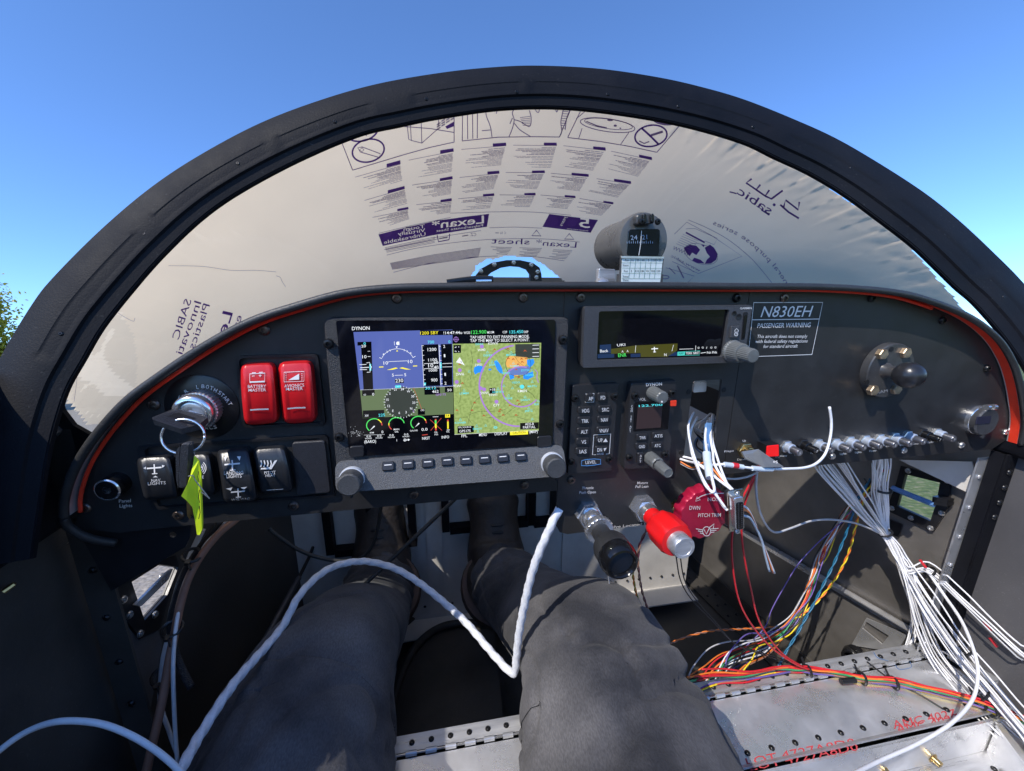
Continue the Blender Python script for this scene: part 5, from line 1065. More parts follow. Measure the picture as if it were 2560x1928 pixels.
q = legend(sf); q.text('NAV', (-5, 1278), (80, 1272), 26, bold=.01); q.text('LIGHTS', (-38, 1308), (128, 1298), 28, bold=.01); q.line([(30, 1440), (205, 1428)], 5); q.build('lettering', t, INK, split=True)
t, sf = rocker('rocker_switch', [(437, 1138), (524, 1131), (542, 1236), (462, 1243)], .346, .012, KB, 'black rocker switch behind the hanging yellow tag', .12, SW)
q = legend(sf); q.line([(420, 1148), (465, 1142)], 10); [q.arc((440, 1150), 28+k*16, 28+k*18, -55, 55, 7, 12) for k in range(3)]; q.text('STROBE', (340, 1252), (480, 1245), 26, bold=.01); q.line([(430, 1405), (552, 1396)], 5); q.build('light_symbol', t, INK)
t, sf = rocker('rocker_switch', [(541, 1124), (622, 1118), (646, 1252), (560, 1260)], .345, .016, KB, 'tallest black rocker switch lettered LANDING LIGHTS and WIG WAG', .3, SW)
q = legend(sf); plane_sym(q, 742, 1112); q.poly([(665, 1050), (695, 1046), (678, 1088)]); q.poly([(785, 1042), (822, 1040), (810, 1080)]); plane_sym(q, 795, 1368, .9); q.poly([(685, 1340), (745, 1328), (730, 1358)]); q.poly([(820, 1330), (882, 1322), (850, 1348)]); q.build('light_symbol', t, INK)
q = legend(sf); q.text('LANDING', (666, 1212), (845, 1206), 30, bold=.01); q.text('LIGHTS', (690, 1242), (830, 1236), 30, bold=.01); q.text('WIG WAG', (735, 1455), (905, 1444), 22); q.build('lettering', t, INK, split=True)
t, sf = rocker('rocker_switch', [(631, 1121), (712, 1115), (736, 1229), (650, 1237)], .346, .012, KB, 'black rocker switch lettered PITOT HEAT left of the blank plate', .12, SW)
q = legend(sf); [q.line([(1005+k*30, 1140), (1015+k*30, 1110), (1008+k*30, 1078)], 10) for k in range(4)]; q.poly([(1105, 1160), (1160, 1075), (1135, 1080), (1100, 1140), (1010, 1150), (1005, 1162)]); q.build('heat_symbol', t, INK)
q = legend(sf); q.text('PITOT', (1040, 1206), (1145, 1200), 25, bold=.01); q.text('HEAT', (1052, 1232), (1142, 1226), 25, bold=.01); q.line([(1060, 1355), (1215, 1344)], 5); q.build('lettering', t, INK, split=True)
bp_ = thing('blank_plate', U(777, 1240, YP), 'textured black blank plate at the right end of the switch row', 'blank plate')
obj('plate', slab_px([(729, 1107), (812, 1102), (826, 1232), (743, 1240)], .3445, .005, .003, .0008), mat('plate_grain', (.022, .022, .027), .5, bump=.3, bscale=1200, var=.2, vscale=300), bp_)
dk = thing('dimmer_knob', U(298, 1205, YP), 'small black dimmer knob with a pale ring above the panel lights lettering', 'knob')
d0 = U(298, 1206, YP); hd = YP-axis_y((298, 1206), YP, (262, 1223))
kd = obj('knob', lathe([(.0088, 0), (.0088, hd*.5), (.0084, hd*.92), (.0078, hd), (.0066, hd*1.01), (.003, hd)], d0, BACK, 40), GLOSS, dk, smooth=True, angle=35)
obj('knob_ring', lathe([(.0086, hd*.9), (.0088, hd*.95), (.0080, hd*1.012), (.0074, hd*1.0)], d0, BACK, 40), CHROME, kd, smooth=True)

# ================================================================== right panel: flap switch, light, breakers, ball mount, socket
fs = thing('flap_switch', U(*Z8(135, 415), YP), 'toggle switch with a flat grey paddle lettered FLAPS beside the red light', 'switch')
f0 = U(*Z8(135, 415), YP)
obj('nut', lathe([(.0078, 0), (.0078, .0032), (.007, .0038)], f0, BACK, 24, hexprof(1)), BRASS, fs); obj('bushing', lathe([(.0052, .003), (.0052, .009), (.004, .0095)], f0, BACK, 20), BRASS, fs, smooth=True)
pd = [(118, 432, .336), (255, 412, .336), (468, 560, .312), (310, 564, .311), (150, 492, .330)]
pv = [U(*Z8(x, y), Y) for x, y, Y in pd]
po = obj('paddle', prism(pv, (0, .0016, -.0012)), mat('paddle_grey', (.22, .235, .25), .35, metal=.4, bump=.1, bscale=900, var=.1, vscale=80), fs)
pq = Print(lambda x, y: plane_pt(*Z8(x, y), pv[0]-(pv[1]-pv[0]).cross(pv[2]-pv[0]).normalized()*.0, (pv[1]-pv[0]).cross(pv[2]-pv[0]).normalized())*.9975)
pq.text('FLAPS', (318, 545), (418, 530), 22, bold=.02); pq.build('lettering', fs, INK, split=True)
wl_ = thing('warning_light', U(*Z8(360, 470), YP), 'square red lit warning lamp in a black housing near the flap switch', 'warning light')
obj('housing', prism_to_y(q4([Z8(325, 383), Z8(432, 372), Z8(432, 476), Z8(320, 482)], .3375), YP), BLACK, wl_)
obj('lens', slab_px([Z8(328, 386), Z8(429, 375), Z8(429, 473), Z8(323, 479)], .337, .001, .001, .0006), mat('lens_red', (.65, .01, .012), .25, emit=(.8, .01, .01), est=.25), wl_)
brk = [((480, 385), (530, 420), 's', 'first breaker in the row, just right of the red light'), ((618, 372), (672, 405), 'b', 'second breaker in the row, the nearer of the two all-black ones'), ((740, 368), (800, 390), 's', 'third breaker in the row, left of the loose white wire'), ((885, 362), (942, 376), 's', 'fourth breaker in the row, just right of the loose white wire'),
       ((1005, 345), (1078, 372), 's', 'fifth breaker in the row, above the panel lights lettering'), ((1135, 335), (1208, 362), 's', 'sixth breaker in the row, above the landing lights lettering'), ((1255, 325), (1330, 350), 's', 'seventh breaker in the row, above the power lettering'), ((1380, 315), (1455, 340), 's', 'eighth breaker in the row, fourth from the right end'),
       ((1490, 300), (1578, 326), 's', 'ninth breaker in the row, next to the black one'), ((1618, 283), (1690, 314), 'b', 'black breaker second from the right end of the row'), ((1735, 278), (1815, 305), 's', 'last breaker at the right end of the row')]
for i, (n_, t_, kd_, lab) in enumerate(brk):
    p0 = U(*Z8(*n_), YP); h_ = .0185
    t = thing('circuit_breaker', p0, lab, 'circuit breaker', 'breakers along the bottom of the right panel')
    m1, m2, m3 = (STEEL, CHROME, mat('breaker_grey', (.25, .25, .27), .3, metal=.8, var=.2, vscale=100)) if kd_ == 's' else (BLACK, GLOSS, GLOSS)
    obj('nut', lathe([(.0063, 0), (.0063, .003), (.0056, .0034)], p0, BACK, 24, hexprof(1)), m1, t)
    obj('collar', lathe([(.0051, .003), (.0051, .0088), (.0045, .0094)], p0, BACK, 24), mat('collar_pale', (.45, .5, .58), .35, metal=.3) if kd_ == 's' else GLOSS, t, smooth=True)
    b_ = obj('button', lathe([(.0038, .008), (.0038, h_-.001), (.0033, h_), (.001, h_)], p0, BACK, 20), m3, t, smooth=True, angle=35)
    o_ = Print(lambda x, y: Vector((p0.x+x, p0.y-h_-.0002, p0.z-y))); o_.ctext(str([5, 7, 10, 5, 5, 5, 5, 10, 5, 7, 5][i]), (0, 0), .0026, wid=.0016); o_.build('rating', b_, INK)
bm_ = thing('ball_mount', U(*Z5(1190, 900), YP), 'black ball mount on a round plate with four bronze bolts', 'ball mount')
m0 = U(*Z5(1175, 690), .3415); R_ = .0285
dd = obj('plate', lathe([(R_, -.0082), (R_, -.001), (R_*.97, 0), (R_*.5, .0008), (.0065, .0016)], m0, BACK, 64), COMP, bm_, smooth=True, angle=35)
for c in [(1093, 560), (1270, 550), (1025, 833), (1198, 825)]: obj('bolt', lathe([(.0052, -.001), (.0052, .0034), (.0046, .0042)], U(*Z5(*c), .3412), BACK, 24, hexprof(1)), BRONZE, bm_)
for c in [(1175, 525), (992, 775)]: obj('bolt_hole', lathe([(.0027, 0), (.0026, .0004)], U(*Z5(*c), .3412), BACK, 14), HOLE, bm_)
yb = axis_y(Z5(1130, 690), .3415, Z5(1310, 725)); bc = U(*Z5(1310, 725), yb); bx_ = U(*Z5(1130, 690), .3415); bc = Vector((bx_.x, yb, bx_.z)); bc = U(*Z5(1308, 722), yb)
obj('post', lathe([(.0085, 0), (.0062, .004), (.0058, .4*(.3415-yb)), (.0058, .95*(.3415-yb))], Vector((bc.x, .3415, bc.z)), BACK, 28), COMP, bm_, smooth=True)
rs = .0128
obj('ball', lathe([(max(.0002, rs*math.sin(math.pi*k/24)), -rs*math.cos(math.pi*k/24)) for k in range(25)], bc, BACK, 40, lambda t, j: 1+.012*(abs(math.sin(t)) < .06)), mat('ball_rubber', (.02, .02, .022), .3, bump=.05, bscale=500, var=.25, vscale=90), bm_, smooth=True, angle=180)
pbm = Print(on_y(.3405, Z5)); pbm.text('RAM', (1070, 862), (1150, 850), 22); pbm.build('lettering', bm_, INKD, split=True)
us = thing('power_socket', U(*Z5(1840, 1165), YP), 'round grey capped power socket at the right end of the panel', 'power socket')
u0 = U(*Z5(1815, 1055), YP); hu = YP-.336
obj('flange', lathe([(.0165, 0), (.0165, .004), (.0155, .0048)], u0, BACK, 40), CHROME, us, smooth=True)
cp_ = obj('cap', lathe([(.0152, .003), (.016, .0045), (.016, .0095), (.0148, .011), (.0125, .0106)], u0, BACK, 48), SMOKE, us, smooth=True, angle=35)
obj('window', slab_px([Z5(1828, 1036), Z5(1936, 1030), Z5(1926, 1086), Z5(1815, 1095)], .3388, .0006, .0008, .0003), mat('window_dark', (.03, .03, .05), .15), cp_)
for dx in (-.0035, .0035): obj('hinge_lug', lathe([(.0034, -.002), (.0034, .002)], u0+Vector((dx*1.3, -.009, .0172)), (1, 0, 0), 16), CHROME, cp_, smooth=True)
obj('catch', lathe([(.002, 0), (.002, .002)], u0+Vector((0, -.009, -.0172)), BACK, 12), SMOKE, cp_, smooth=True)

# ================================================================== throttle, mixture, trim wheel
th = thing('throttle', U(*Z4(375, 625), YP), 'black push-pull throttle knob with a knurled lock ring', 'throttle')
def pushpull(t, c0, c1, prof_parts):
    p0 = U(*Z4(*c0), YP); Yt = axis_y(Z4(*c0), YP, Z4(*c1)); tip = U(*Z4(*c1), Yt); ax = (tip-p0); Lh = ax.length
    for nm, m_, prof, mod in prof_parts: obj(nm, lathe([(r, h*Lh) for r, h in prof], p0, ax, 48, mod), m_, t, smooth=True, angle=35)
    return p0, ax, Lh
pushpull(th, (375, 625), (680, 1085), [('nut', CHROME, [(.0128, 0), (.0128, .1), (.0115, .125)], hexprof(1)), ('ferrule', CHROME, [(.0098, .12), (.0098, .2), (.0078, .24)], None), ('shaft', STEEL, [(.0066, .2), (.0066, .5)], None),
    ('lock_ring', STEEL, [(.0126, .33), (.0132, .34), (.0132, .405), (.0126, .415)], knurl(24, .025)), ('body', RUBBER, [(.0084, .41), (.0086, .5), (.0096, .57), (.0142, .65), (.0155, .7), (.0158, .84)], None), ('cap', GLOSS, [(.0158, .83), (.0162, .87), (.0155, .95), (.0135, .995), (.0118, 1.0), (.011, .985), (.0105, .965)], None)])
mx_ = thing('mixture_knob', U(*Z4(850, 590), YP), 'bright red vernier mixture knob with a silver push button', 'mixture knob')
pushpull(mx_, (835, 565), (1215, 940), [('nut', CHROME, [(.0124, 0), (.0124, .14), (.0112, .17)], hexprof(1)), ('ferrule', CHROME, [(.0096, .16), (.0096, .26), (.0084, .3)], None), ('collar', REDK, [(.0088, .26), (.0088, .4), (.0094, .43)], None),
    ('body', REDK, [(.0098, .40), (.0102, .44), (.0148, .5), (.0158, .56), (.0158, .8), (.0146, .85), (.01, .855)], lambda t, j: 1+.035*math.cos(8*t) if 1 < j < 5 else 1), ('button', ALUB, [(.0102, .8), (.0102, .985), (.0095, 1.0), (.0072, 1.0), (.007, .992)], None)])
tw = thing('trim_wheel', U(*Z4(1300, 640), YP), 'scalloped dark red pitch trim wheel with white winged emblem', 'trim wheel')
YW = .318
w0 = U(*Z4(1392, 642), YW); RW = .0262
ft = Vector((0, -1, .02)).normalized()
def scal(t, j): return 1+.03*math.cos(15*t)
wm = lathe([(RW*.98, -.0125), (RW*1.02, -.011), (RW*1.02, -.002), (RW*.97, 0), (RW*.94, .0002)], w0, ft, 120, scal)
who = obj('wheel', wm, TRIMR, tw, smooth=True, angle=35)
pw = Print(lambda x, y: U(*Z4(x, y), YW-.0014))
pw.text('NOSE', (1415, 528), (1530, 528), 30, bold=.006); pw.text('DWN', (1255, 604), (1350, 604), 34, bold=.008, shear=.1); pw.text('PITCH TRIM', (1332, 668), (1530, 664), 32, bold=.006, shear=.1)
pw.build('lettering', who, INK, split=True)
pw = Print(lambda x, y: U(*Z4(x, y), YW-.0014))
pw.line([(p.x, p.y) for p in smooth_path([(1320, 510, 0), (1370, 482, 0), (1450, 462, 0), (1560, 462, 0)], 6)], 7); pw.line([(1310, 530), (1322, 492), (1350, 518)], 6, True)
pw.arc((1405, 790), 34, 40, 0, 360, 6, 24); pw.line([(1385, 775), (1402, 815), (1432, 755), (1470, 725), (1462, 765)], 7)
for k in range(3): pw.line([(1372, 778+k*16), (1312+k*18, 768+k*18)], 6); pw.line([(1438, 770+k*16), (1508-k*18, 764+k*16)], 6)
pw.build('emblem', who, INK)
obj('hub_bolt', lathe([(.0042, 0), (.0042, .009), (.0062, .009), (.0062, .013), (.0052, .014)], U(*Z4(1135, 545), YP), (-.3, -1, 0), 16, hexprof(1)), BRASS, tw)
obj('axle', lathe([(.006, 0), (.006, .03)], Vector((w0.x, YP, w0.z)), BACK, 20), STEEL, tw, smooth=True)

# ================================================================== compass and its card
cmp_ = thing('compass', U(1600, 706, .40), 'round black magnetic compass standing on the glareshield', 'compass')
Z24 = zm(1440, 500, .28029)
YCm = .385; c0 = U(*Z24(605, 362), YCm); rC = .0258; cax = Vector((.05, -1, .05)).normalized()
obj('case', lathe([(rC*.86, -.062), (rC*.92, -.06), (rC*.93, -.03), (rC*.93, -.016), (rC*.98, -.015), (rC*1.0, -.003), (rC*.95, 0), (rC*.84, .0006)], c0, cax, 64), mat('compass_grey', (.085, .084, .082), .3, var=.2, vscale=50, rvar=.08), cmp_, smooth=True, angle=30)
fwn = [Z24(470, 262), Z24(752, 258), Z24(742, 495), Z24(448, 500)]
cwin = obj('window', slab_px(fwn, YCm-.0022, .001, .003, .0004), mat('compass_window', (.003, .006, .014), .08), cmp_)
pc = Print(on_y(YCm-.0028, Z24)); pc.text('24', (488, 358), (548, 354), 40); pc.text('21', (592, 354), (636, 350), 40)
for k in range(13): pc.line([(455+k*19, 388), (455+k*19, 372-(8 if k % 2 else 0))], 5)
pc.build('compass_scale', cwin, mat('scale_blue', (.25, .33, .45), .5))
pc = Print(on_y(YCm-.0031, Z24)); pc.line([(p.x, p.y) for p in smooth_path([(585, 275, 0), (580, 340, 0), (575, 400, 0), (560, 495, 0)], 5)], 6); pc.build('lubber_line', cwin, INK)
pr0 = [Z24(540, 130), Z24(690, 118), Z24(705, 210), Z24(540, 222)]
obj('adjuster', slab_px(pr0, YCm-.008, .008, .003, .001), COMP, cmp_)
for x in (600, 668): obj('adjuster_rib', slab_px([Z24(x, 122), Z24(x+34, 118), Z24(x+36, 205), Z24(x+2, 210)], YCm-.011, .004, .003, .001), GLOSS, cmp_)
for x in (582, 728): inst('screw', SCRB, cmp_, U(*Z24(x, 195), YCm-.0085), BACK, 0, .7)
obj('bracket', slab_px([Z24(205, 612), Z24(350, 618), Z24(352, 728), Z24(202, 722)], .372, .006, .001, .0005), ALUB, cmp_)
obj('bracket_screw', lathe([(.006, 0), (.0055, .002), (.003, .0034)], U(*Z24(232, 735), .366), (0, -.35, 1), 20), STEEL, cmp_, smooth=True)
obj('foot', box(U(*Z24(560, 700), .40)+Vector((0, 0, -.006)), (.03, .04, .02)), COMP, cmp_)
cc = thing('correction_card', U(*Z24(575, 735), .345), 'white compass correction card with a printed table in front of the compass', 'card')
obj('holder', slab_px([Z24(400, 500), Z24(788, 506), Z24(758, 745), Z24(388, 745)], .346, .0016, .0006, .0003), COMP, cc)
co_ = obj('card', slab_px([Z24(412, 508), Z24(778, 512), Z24(750, 742), Z24(402, 742)], .3455, .0004, .0004, .0001), CARD, cc)
obj('card_rail', slab_px([Z24(405, 500), Z24(786, 506), Z24(784, 524), Z24(405, 520)], .3445, .0008, .0004, .0001), ALU, cc)
pc = Print(on_y(.3452, Z24)); GL = mat('table_line', (.12, .25, .22), .6)
for y in (560, 608, 655, 700): pc.line([(408, y), (772-(y-560)*.1, y+2)], 3)
for k in range(6): pc.line([(488+k*46, 522), (470+k*46, 700)], 3)
pc.build('table_lines', co_, GL)
pc = Print(on_y(.3452, Z24)); 
for t_, y in [(['For', 'N', '30', '60', 'E', '120', '150'], 545), (['For', 'S', '210', '240', 'W', '300', '330'], 642)]:
    for k, s_ in enumerate(t_): pc.ctext(s_, (456+k*48-(y-545)*.1, y-8), 18, bold=.015, wid=12*len(s_) if len(s_) > 1 else None)
for s_, y in [('Steer', 590), ('Steer', 690), ('Date', 722)]: pc.ctext(s_, (444, y-8), 18, bold=.01)
pc.build('table_figures', co_, mat('table_ink', (.06, .09, .09), .6))
# ================================================================== seat covers with piano hinges
def seat_cover(x0, x1, label):
    t = thing('seat_cover', ((x0+x1)/2, .31, -.506), label, 'cover plate', 'hinged covers ahead of the seats')
    pl = obj('plate', box(((x0+x1)/2, .311, -.5015), (x1-x0, .068, .003)), ALU, t)
    lf = obj('hinge_leaf', box(((x0+x1)/2, .361, -.5015), (x1-x0, .018, .0026)), ALUB, t)
    n = int((x1-x0)/.0212)
    for i in range(n):
        x = x0+.012+i*.0212
        inst('hinge_knuckle', KNU, lf, (x, .3485, -.4985)); inst('rivet', RIVD, lf, (x, .3605, -.5001), (0, 0, 1))
    obj('hinge_pin', tube([Vector((x0, .3485, -.4985)), Vector((x1, .3485, -.4985))], .0012, 6), STEEL, lf)
    obj('rear_flange', prism([Vector((x0, .277, -.5)), Vector((x1, .277, -.5)), Vector((x1, .272, -.496)), Vector((x0, .272, -.496))], (0, 0, -.003)), ALUB, t)
    for i in range(int((x1-x0)/.03)): inst('rivet', RIVD, pl, (x0+.02+i*.03, .286, -.4999), (0, 0, 1))
    return t, pl
KNU = data('hinge_knuckle', tube([Vector((-.0058, 0, 0)), Vector((.0058, 0, 0))], .0029, 10), ALUB, True, 40)
_, plA = seat_cover(-.29, .135, 'aluminium hinged cover between the legs at the bottom edge')
_, plB = seat_cover(.145, .662, 'aluminium hinged cover with red stamped numbers at the lower right')
st = Print(lambda x, y: Uz(*zr(x, y), -.4997))
def stamp(t_, bl, br, h):
    V, Fc = text2d(t_); 
    st.text(t_, bl, br, up=(-14, -h)); st.text(t_, (bl[0]+18, bl[1]+24), (br[0]+16, br[1]+24), up=(-14, -h))
stamp('LOT 4727A8D0', (490, 1640), (1070, 1530), 42); stamp('AMC 4027', (1275, 1440), (1610, 1375), 42)
st.build('stamped_numbers', plB, STAMP)
sq = Print(lambda x, y: Uz(*zr(x, y), -.4996)); sq.line([(p.x, p.y) for p in smooth_path([(1165, 1030, 0), (1190, 1060, 0), (1270, 1085, 0), (1300, 1120, 0), (1365, 1110, 0), (1360, 1080, 0)], 5)], 3); sq.build('pen_mark', plB, mat('pen_blue', (.1, .2, .4), .6))
# the well behind the covers: spar web, channel, louvred box at the right
obj('spar_web', box((.18, .372, -.61), (.95, .003, .21)), DKGREY, fus)
ch = thing('spar_channel', (.18, .19, -.56), 'aluminium channel with brass fittings behind the seat cover', 'channel')
obj('channel_floor', box((.2, .18, -.552), (.93, .18, .003)), ALUB, ch)
obj('channel_web', box((.2, .2685, -.526), (.93, .003, .048)), ALU, ch)
for i in range(30): inst('rivet', RIVD, ch, (-.25+i*.031, .25, -.5503), (0, 0, 1)); inst('rivet', RIVD, ch, (-.24+i*.031, .15, -.5503), (0, 0, 1))
lb = [Uz(*zr(1700, 1690), -.51), Uz(*zr(1828, 1425), -.51)]
e0, e1 = lb
lou = thing('louvred_box', (e0.x+.06, .22, -.55), 'aluminium box with rows of raised louvres in the bottom right corner', 'box')
tp = obj('top_plate', prism([e0+Vector((0, -.12, 0)), e1, Vector((.668, e1.y+.004, -.51)), Vector((.668, e0.y-.12, -.51))], (0, 0, -.002)), ALUB, lou)
obj('edge_flange', prism([e0+Vector((-.004, -.12, .004)), e1+Vector((-.004, 0, .004)), e1+Vector((.004, 0, .004)), e0+Vector((.004, -.12, .004))], (0, 0, -.004)), ALU, lou)
obj('side_plate', prism([e0+Vector((-.002, -.12, 0)), e1+Vector((-.002, 0, 0)), e1+Vector((-.002, 0, -.042)), e0+Vector((-.002, -.12, -.042))], (.002, 0, 0)), ALU, lou)
LOU = data('louvre', lathe([(.0022, 0), (.0022, .001), (.0008, .0022)], (0, 0, 0), (0, 0, 1), 10), ALU, True)
for v in LOU.vertices: v.co.y *= 2.6
for i in range(9):
    for j in range(8):
        x = e1.x+.014+i*.013; y = e1.y-.012-j*.014
        if x < .66: inst('louvre', LOU, tp, (x, y, -.5099))
for k, c in enumerate([((1395, 1535), (1520, 1650)), ((1150, 1580), (1240, 1700))]):
    a, b = Uz(*zr(*c[0]), -.545), Uz(*zr(*c[1]), -.545); a.z = b.z = -.541
    t = thing('brass_fitting', a, ['brass hose fitting in the channel, the nearer to the louvred box', 'brass hose fitting in the channel, farther left'][k], 'fitting', 'brass fittings in the channel')
    d_ = (b-a); Lf = d_.length
    obj('nut', lathe([(.0062, Lf*.02), (.0062, Lf*.25)], a, d_, 24, hexprof(1)), BRASS, t); obj('stem', lathe([(.0036, 0), (.0036, Lf), (.002, Lf*1.02)], a, d_, 16), BRASS, t, smooth=True); obj('nut', lathe([(.0056, Lf*.5), (.0056, Lf*.7)], a, d_, 24, hexprof(1)), BRASS, t)
sp0 = thing('seat_pan', (.18, -.25, -.575), 'bare aluminium seat pan behind the hinged covers, mostly below the picture', 'seat pan')
obj('pan', box((.18, -.26, -.558), (.96, .68, .003)), ALUB, sp0); obj('pan_lip', box((.18, .081, -.566), (.96, .003, .02)), ALU, sp0)
# ================================================================== floor cover between the feet, rudder pedals
fc = thing('floor_cover', (.02, .5, -.72), 'dark curved floor cover with raised black rims between the legs', 'floor cover')
Z8b = zm(700, 1200, .45208)
arcs = [[(590, 1480), (620, 1250), (680, 1050), (770, 900), (900, 810), (1060, 790), (1180, 800)], [(700, 790), (760, 745), (900, 700), (1060, 685), (1160, 690)]]
for a, z_ in zip(arcs, (-.66, -.69)): obj('rim', tube(smooth_path([Uz(*Z8b(*p), z_) for p in a], 6), .007, 10), RUBBER, fc, smooth=True, angle=180)
obj('cover', prism([Uz(*Z8b(*p), -.668) for p in arcs[0]]+[Uz(*Z8b(1250, 1480), -.668)], (0, 0, -.04)), DKGREY, fc)
def bar(t, a, b, w_, nm='bar', m_=None, d=.02):
    a, b = Vector(a), Vector(b); dr = (b-a).normalized(); side = dr.cross(Vector((0, 1, 0))).normalized()
    return obj(nm, prism([a-side*w_/2, b-side*w_/2, b+side*w_/2, a+side*w_/2], (0, d, 0)), m_ or FRAME, t)
YD = .715
for k, (xs, lab) in enumerate([(((655, 675), (660, 335)), 0)][:0]): pass
def pedal(cx, zc, w_, h_, label):
    t = thing('rudder_pedal', (cx, YD, zc-h_/2), label, 'rudder pedal', 'rudder pedals')
    for sx in (-1, 1): bar(t, (cx+sx*w_/2, YD, zc-h_/2), (cx+sx*w_/2, YD, zc+h_/2), .014, 'side_bar')
    for sz in (-1, 1): bar(t, (cx-w_/2+.0075, YD+.001, zc+sz*h_/2), (cx+w_/2-.0075, YD+.001, zc+sz*h_/2), .014, 'cross_bar')
    bar(t, (cx, YD+.002, zc-h_/2+.008), (cx, YD+.002, zc+h_/2-.008), .012, 'centre_bar'); return t
pc1 = U(*Z8b(470, 280), YD); pc2 = U(*Z8b(930, 200), YD); pc3 = U(*Z8b(1470, 160), YD)
pedal(pc1.x+.01, pc1.z+.02, .15, .13, 'black tubular rudder pedal behind the left boot'); pedal(pc2.x+.08, pc2.z+.03, .17, .13, 'black tubular rudder pedal behind the right boot'); pedal(pc3.x+.02, pc3.z+.03, .1, .13, 'black tubular rudder pedal left of the throttle panel')
rod = thing('control_rod', U(*Z8b(200, 830), .5), 'thin black control rod slanting across the left footwell', 'rod')
obj('rod', tube([U(*Z8b(980, 95), .60), U(*Z8b(180, 850), .52)], .0032, 10), RUBBER, rod, smooth=True)
obj('rod_end', tube([U(*Z8b(180, 850), .52), U(*Z8b(120, 900), .515)], .0045, 10), STEEL, rod, smooth=True)
cr2 = thing('push_rod', onL(Z7(1480, 980), .02), 'grey push rod leaning along the left footwell wall', 'rod')
obj('rod', tube([onL(Z7(1480, 980), .03), onL(Z7(1710, 560), .03)], .0045, 10), mat('rod_grey', (.12, .12, .13), .4, metal=.5, var=.2, vscale=40), cr2, smooth=True)
obj('linkage', tube([onL(Z7(1710, 560), .03), onL(Z7(1765, 450), .03), onL(Z7(1850, 230), .03)], .003, 8), BLACK, cr2, smooth=True)
# ================================================================== the pilot's legs
def fabric():
    M = bpy.data.materials.new('trouser_cloth'); M.use_nodes = True; n = M.node_tree.nodes; L_ = M.node_tree.links; b = n['Principled BSDF']
    tc = n.new('ShaderNodeTexCoord'); z = n.new('ShaderNodeTexNoise'); z.inputs['Scale'].default_value = 9; z.inputs['Detail'].default_value = 7; L_.new(tc.outputs['Object'], z.inputs[0])
    r = n.new('ShaderNodeValToRGB'); r.color_ramp.elements[0].position = .35; r.color_ramp.elements[1].position = .72; r.color_ramp.elements[0].color = (.026, .027, .033, 1); r.color_ramp.elements[1].color = (.145, .142, .15, 1)
    L_.new(z.outputs[0], r.inputs[0])
    f = n.new('ShaderNodeTexNoise'); f.inputs['Scale'].default_value = 900; f.inputs['Detail'].default_value = 3; mp_ = n.new('ShaderNodeMapping'); mp_.inputs['Scale'].default_value = (1, .35, 1); L_.new(tc.outputs['Object'], mp_.inputs[0]); L_.new(mp_.outputs[0], f.inputs[0])
    mx = n.new('ShaderNodeMix'); mx.data_type = 'RGBA'; mx.blend_type = 'MULTIPLY'; mx.inputs[0].default_value = .35
    r2 = n.new('ShaderNodeValToRGB'); r2.color_ramp.elements[0].position = .35; r2.color_ramp.elements[1].position = .65; r2.color_ramp.elements[0].color = (.45, .45, .46, 1); r2.color_ramp.elements[1].color = (1.5, 1.5, 1.5, 1); L_.new(f.outputs[0], r2.inputs[0])
    L_.new(r.outputs[0], mx.inputs[6]); L_.new(r2.outputs[0], mx.inputs[7]); L_.new(mx.outputs[2], b.inputs['Base Color'])
    b.inputs['Roughness'].default_value = .85; b.inputs['Sheen Weight'].default_value = .08; b.inputs['Specular IOR Level'].default_value = .25
    bp = n.new('ShaderNodeBump'); bp.inputs['Strength'].default_value = .35; bp.inputs['Distance'].default_value = .001; L_.new(f.outputs[0], bp.inputs['Height'])
    z3 = n.new('ShaderNodeTexNoise'); z3.inputs['Scale'].default_value = 28; z3.inputs['Detail'].default_value = 3; L_.new(tc.outputs['Object'], z3.inputs[0])
    b2 = n.new('ShaderNodeBump'); b2.inputs['Strength'].default_value = .3; b2.inputs['Distance'].default_value = .006; L_.new(z3.outputs[0], b2.inputs['Height']); L_.new(bp.outputs[0], b2.inputs['Normal']); L_.new(b2.outputs[0], b.inputs['Normal']); return M
person = thing('person', (0, .1, -.7), 'seated person in dark grey work trousers and brown boots, seen from their own eyes', 'person')
def leg(st_): return [(W(x, y, D), h*D/F) for x, y, h, D in st_]
Rl = leg([(1250, 1445, 88, .745), (1285, 1480, 94, .70), (1345, 1535, 108, .625), (1420, 1590, 138, .545), (1475, 1640, 178, .485), (1510, 1720, 212, .445), (1540, 1820, 238, .41), (1568, 1928, 256, .375)])
Ll = leg([(956, 1462, 86, .745), (942, 1500, 90, .70), (905, 1560, 106, .625), (862, 1625, 140, .545), (818, 1690, 172, .485), (782, 1780, 204, .45), (752, 1860, 224, .42), (730, 1928, 240, .395)])
mid = [(Vector((.13, -.02, -.42)), .105), (Vector((.12, -.2, -.47)), .125), (Vector((.0, -.3, -.48)), .15), (Vector((-.14, -.2, -.47)), .125), (Vector((-.15, -.02, -.42)), .105)]
sp_ = Rl+mid+list(reversed(Ll))
pts = smooth_path([p for p, r in sp_], 18); rad = smooth_path([Vector((r, 0, 0)) for p, r in sp_], 18); NS = 120
Tn = [(pts[min(i+1, len(pts)-1)]-pts[max(i-1, 0)]).normalized() for i in range(len(pts))]
V, Fc = [], []; u = Vector((1, 0, 0))
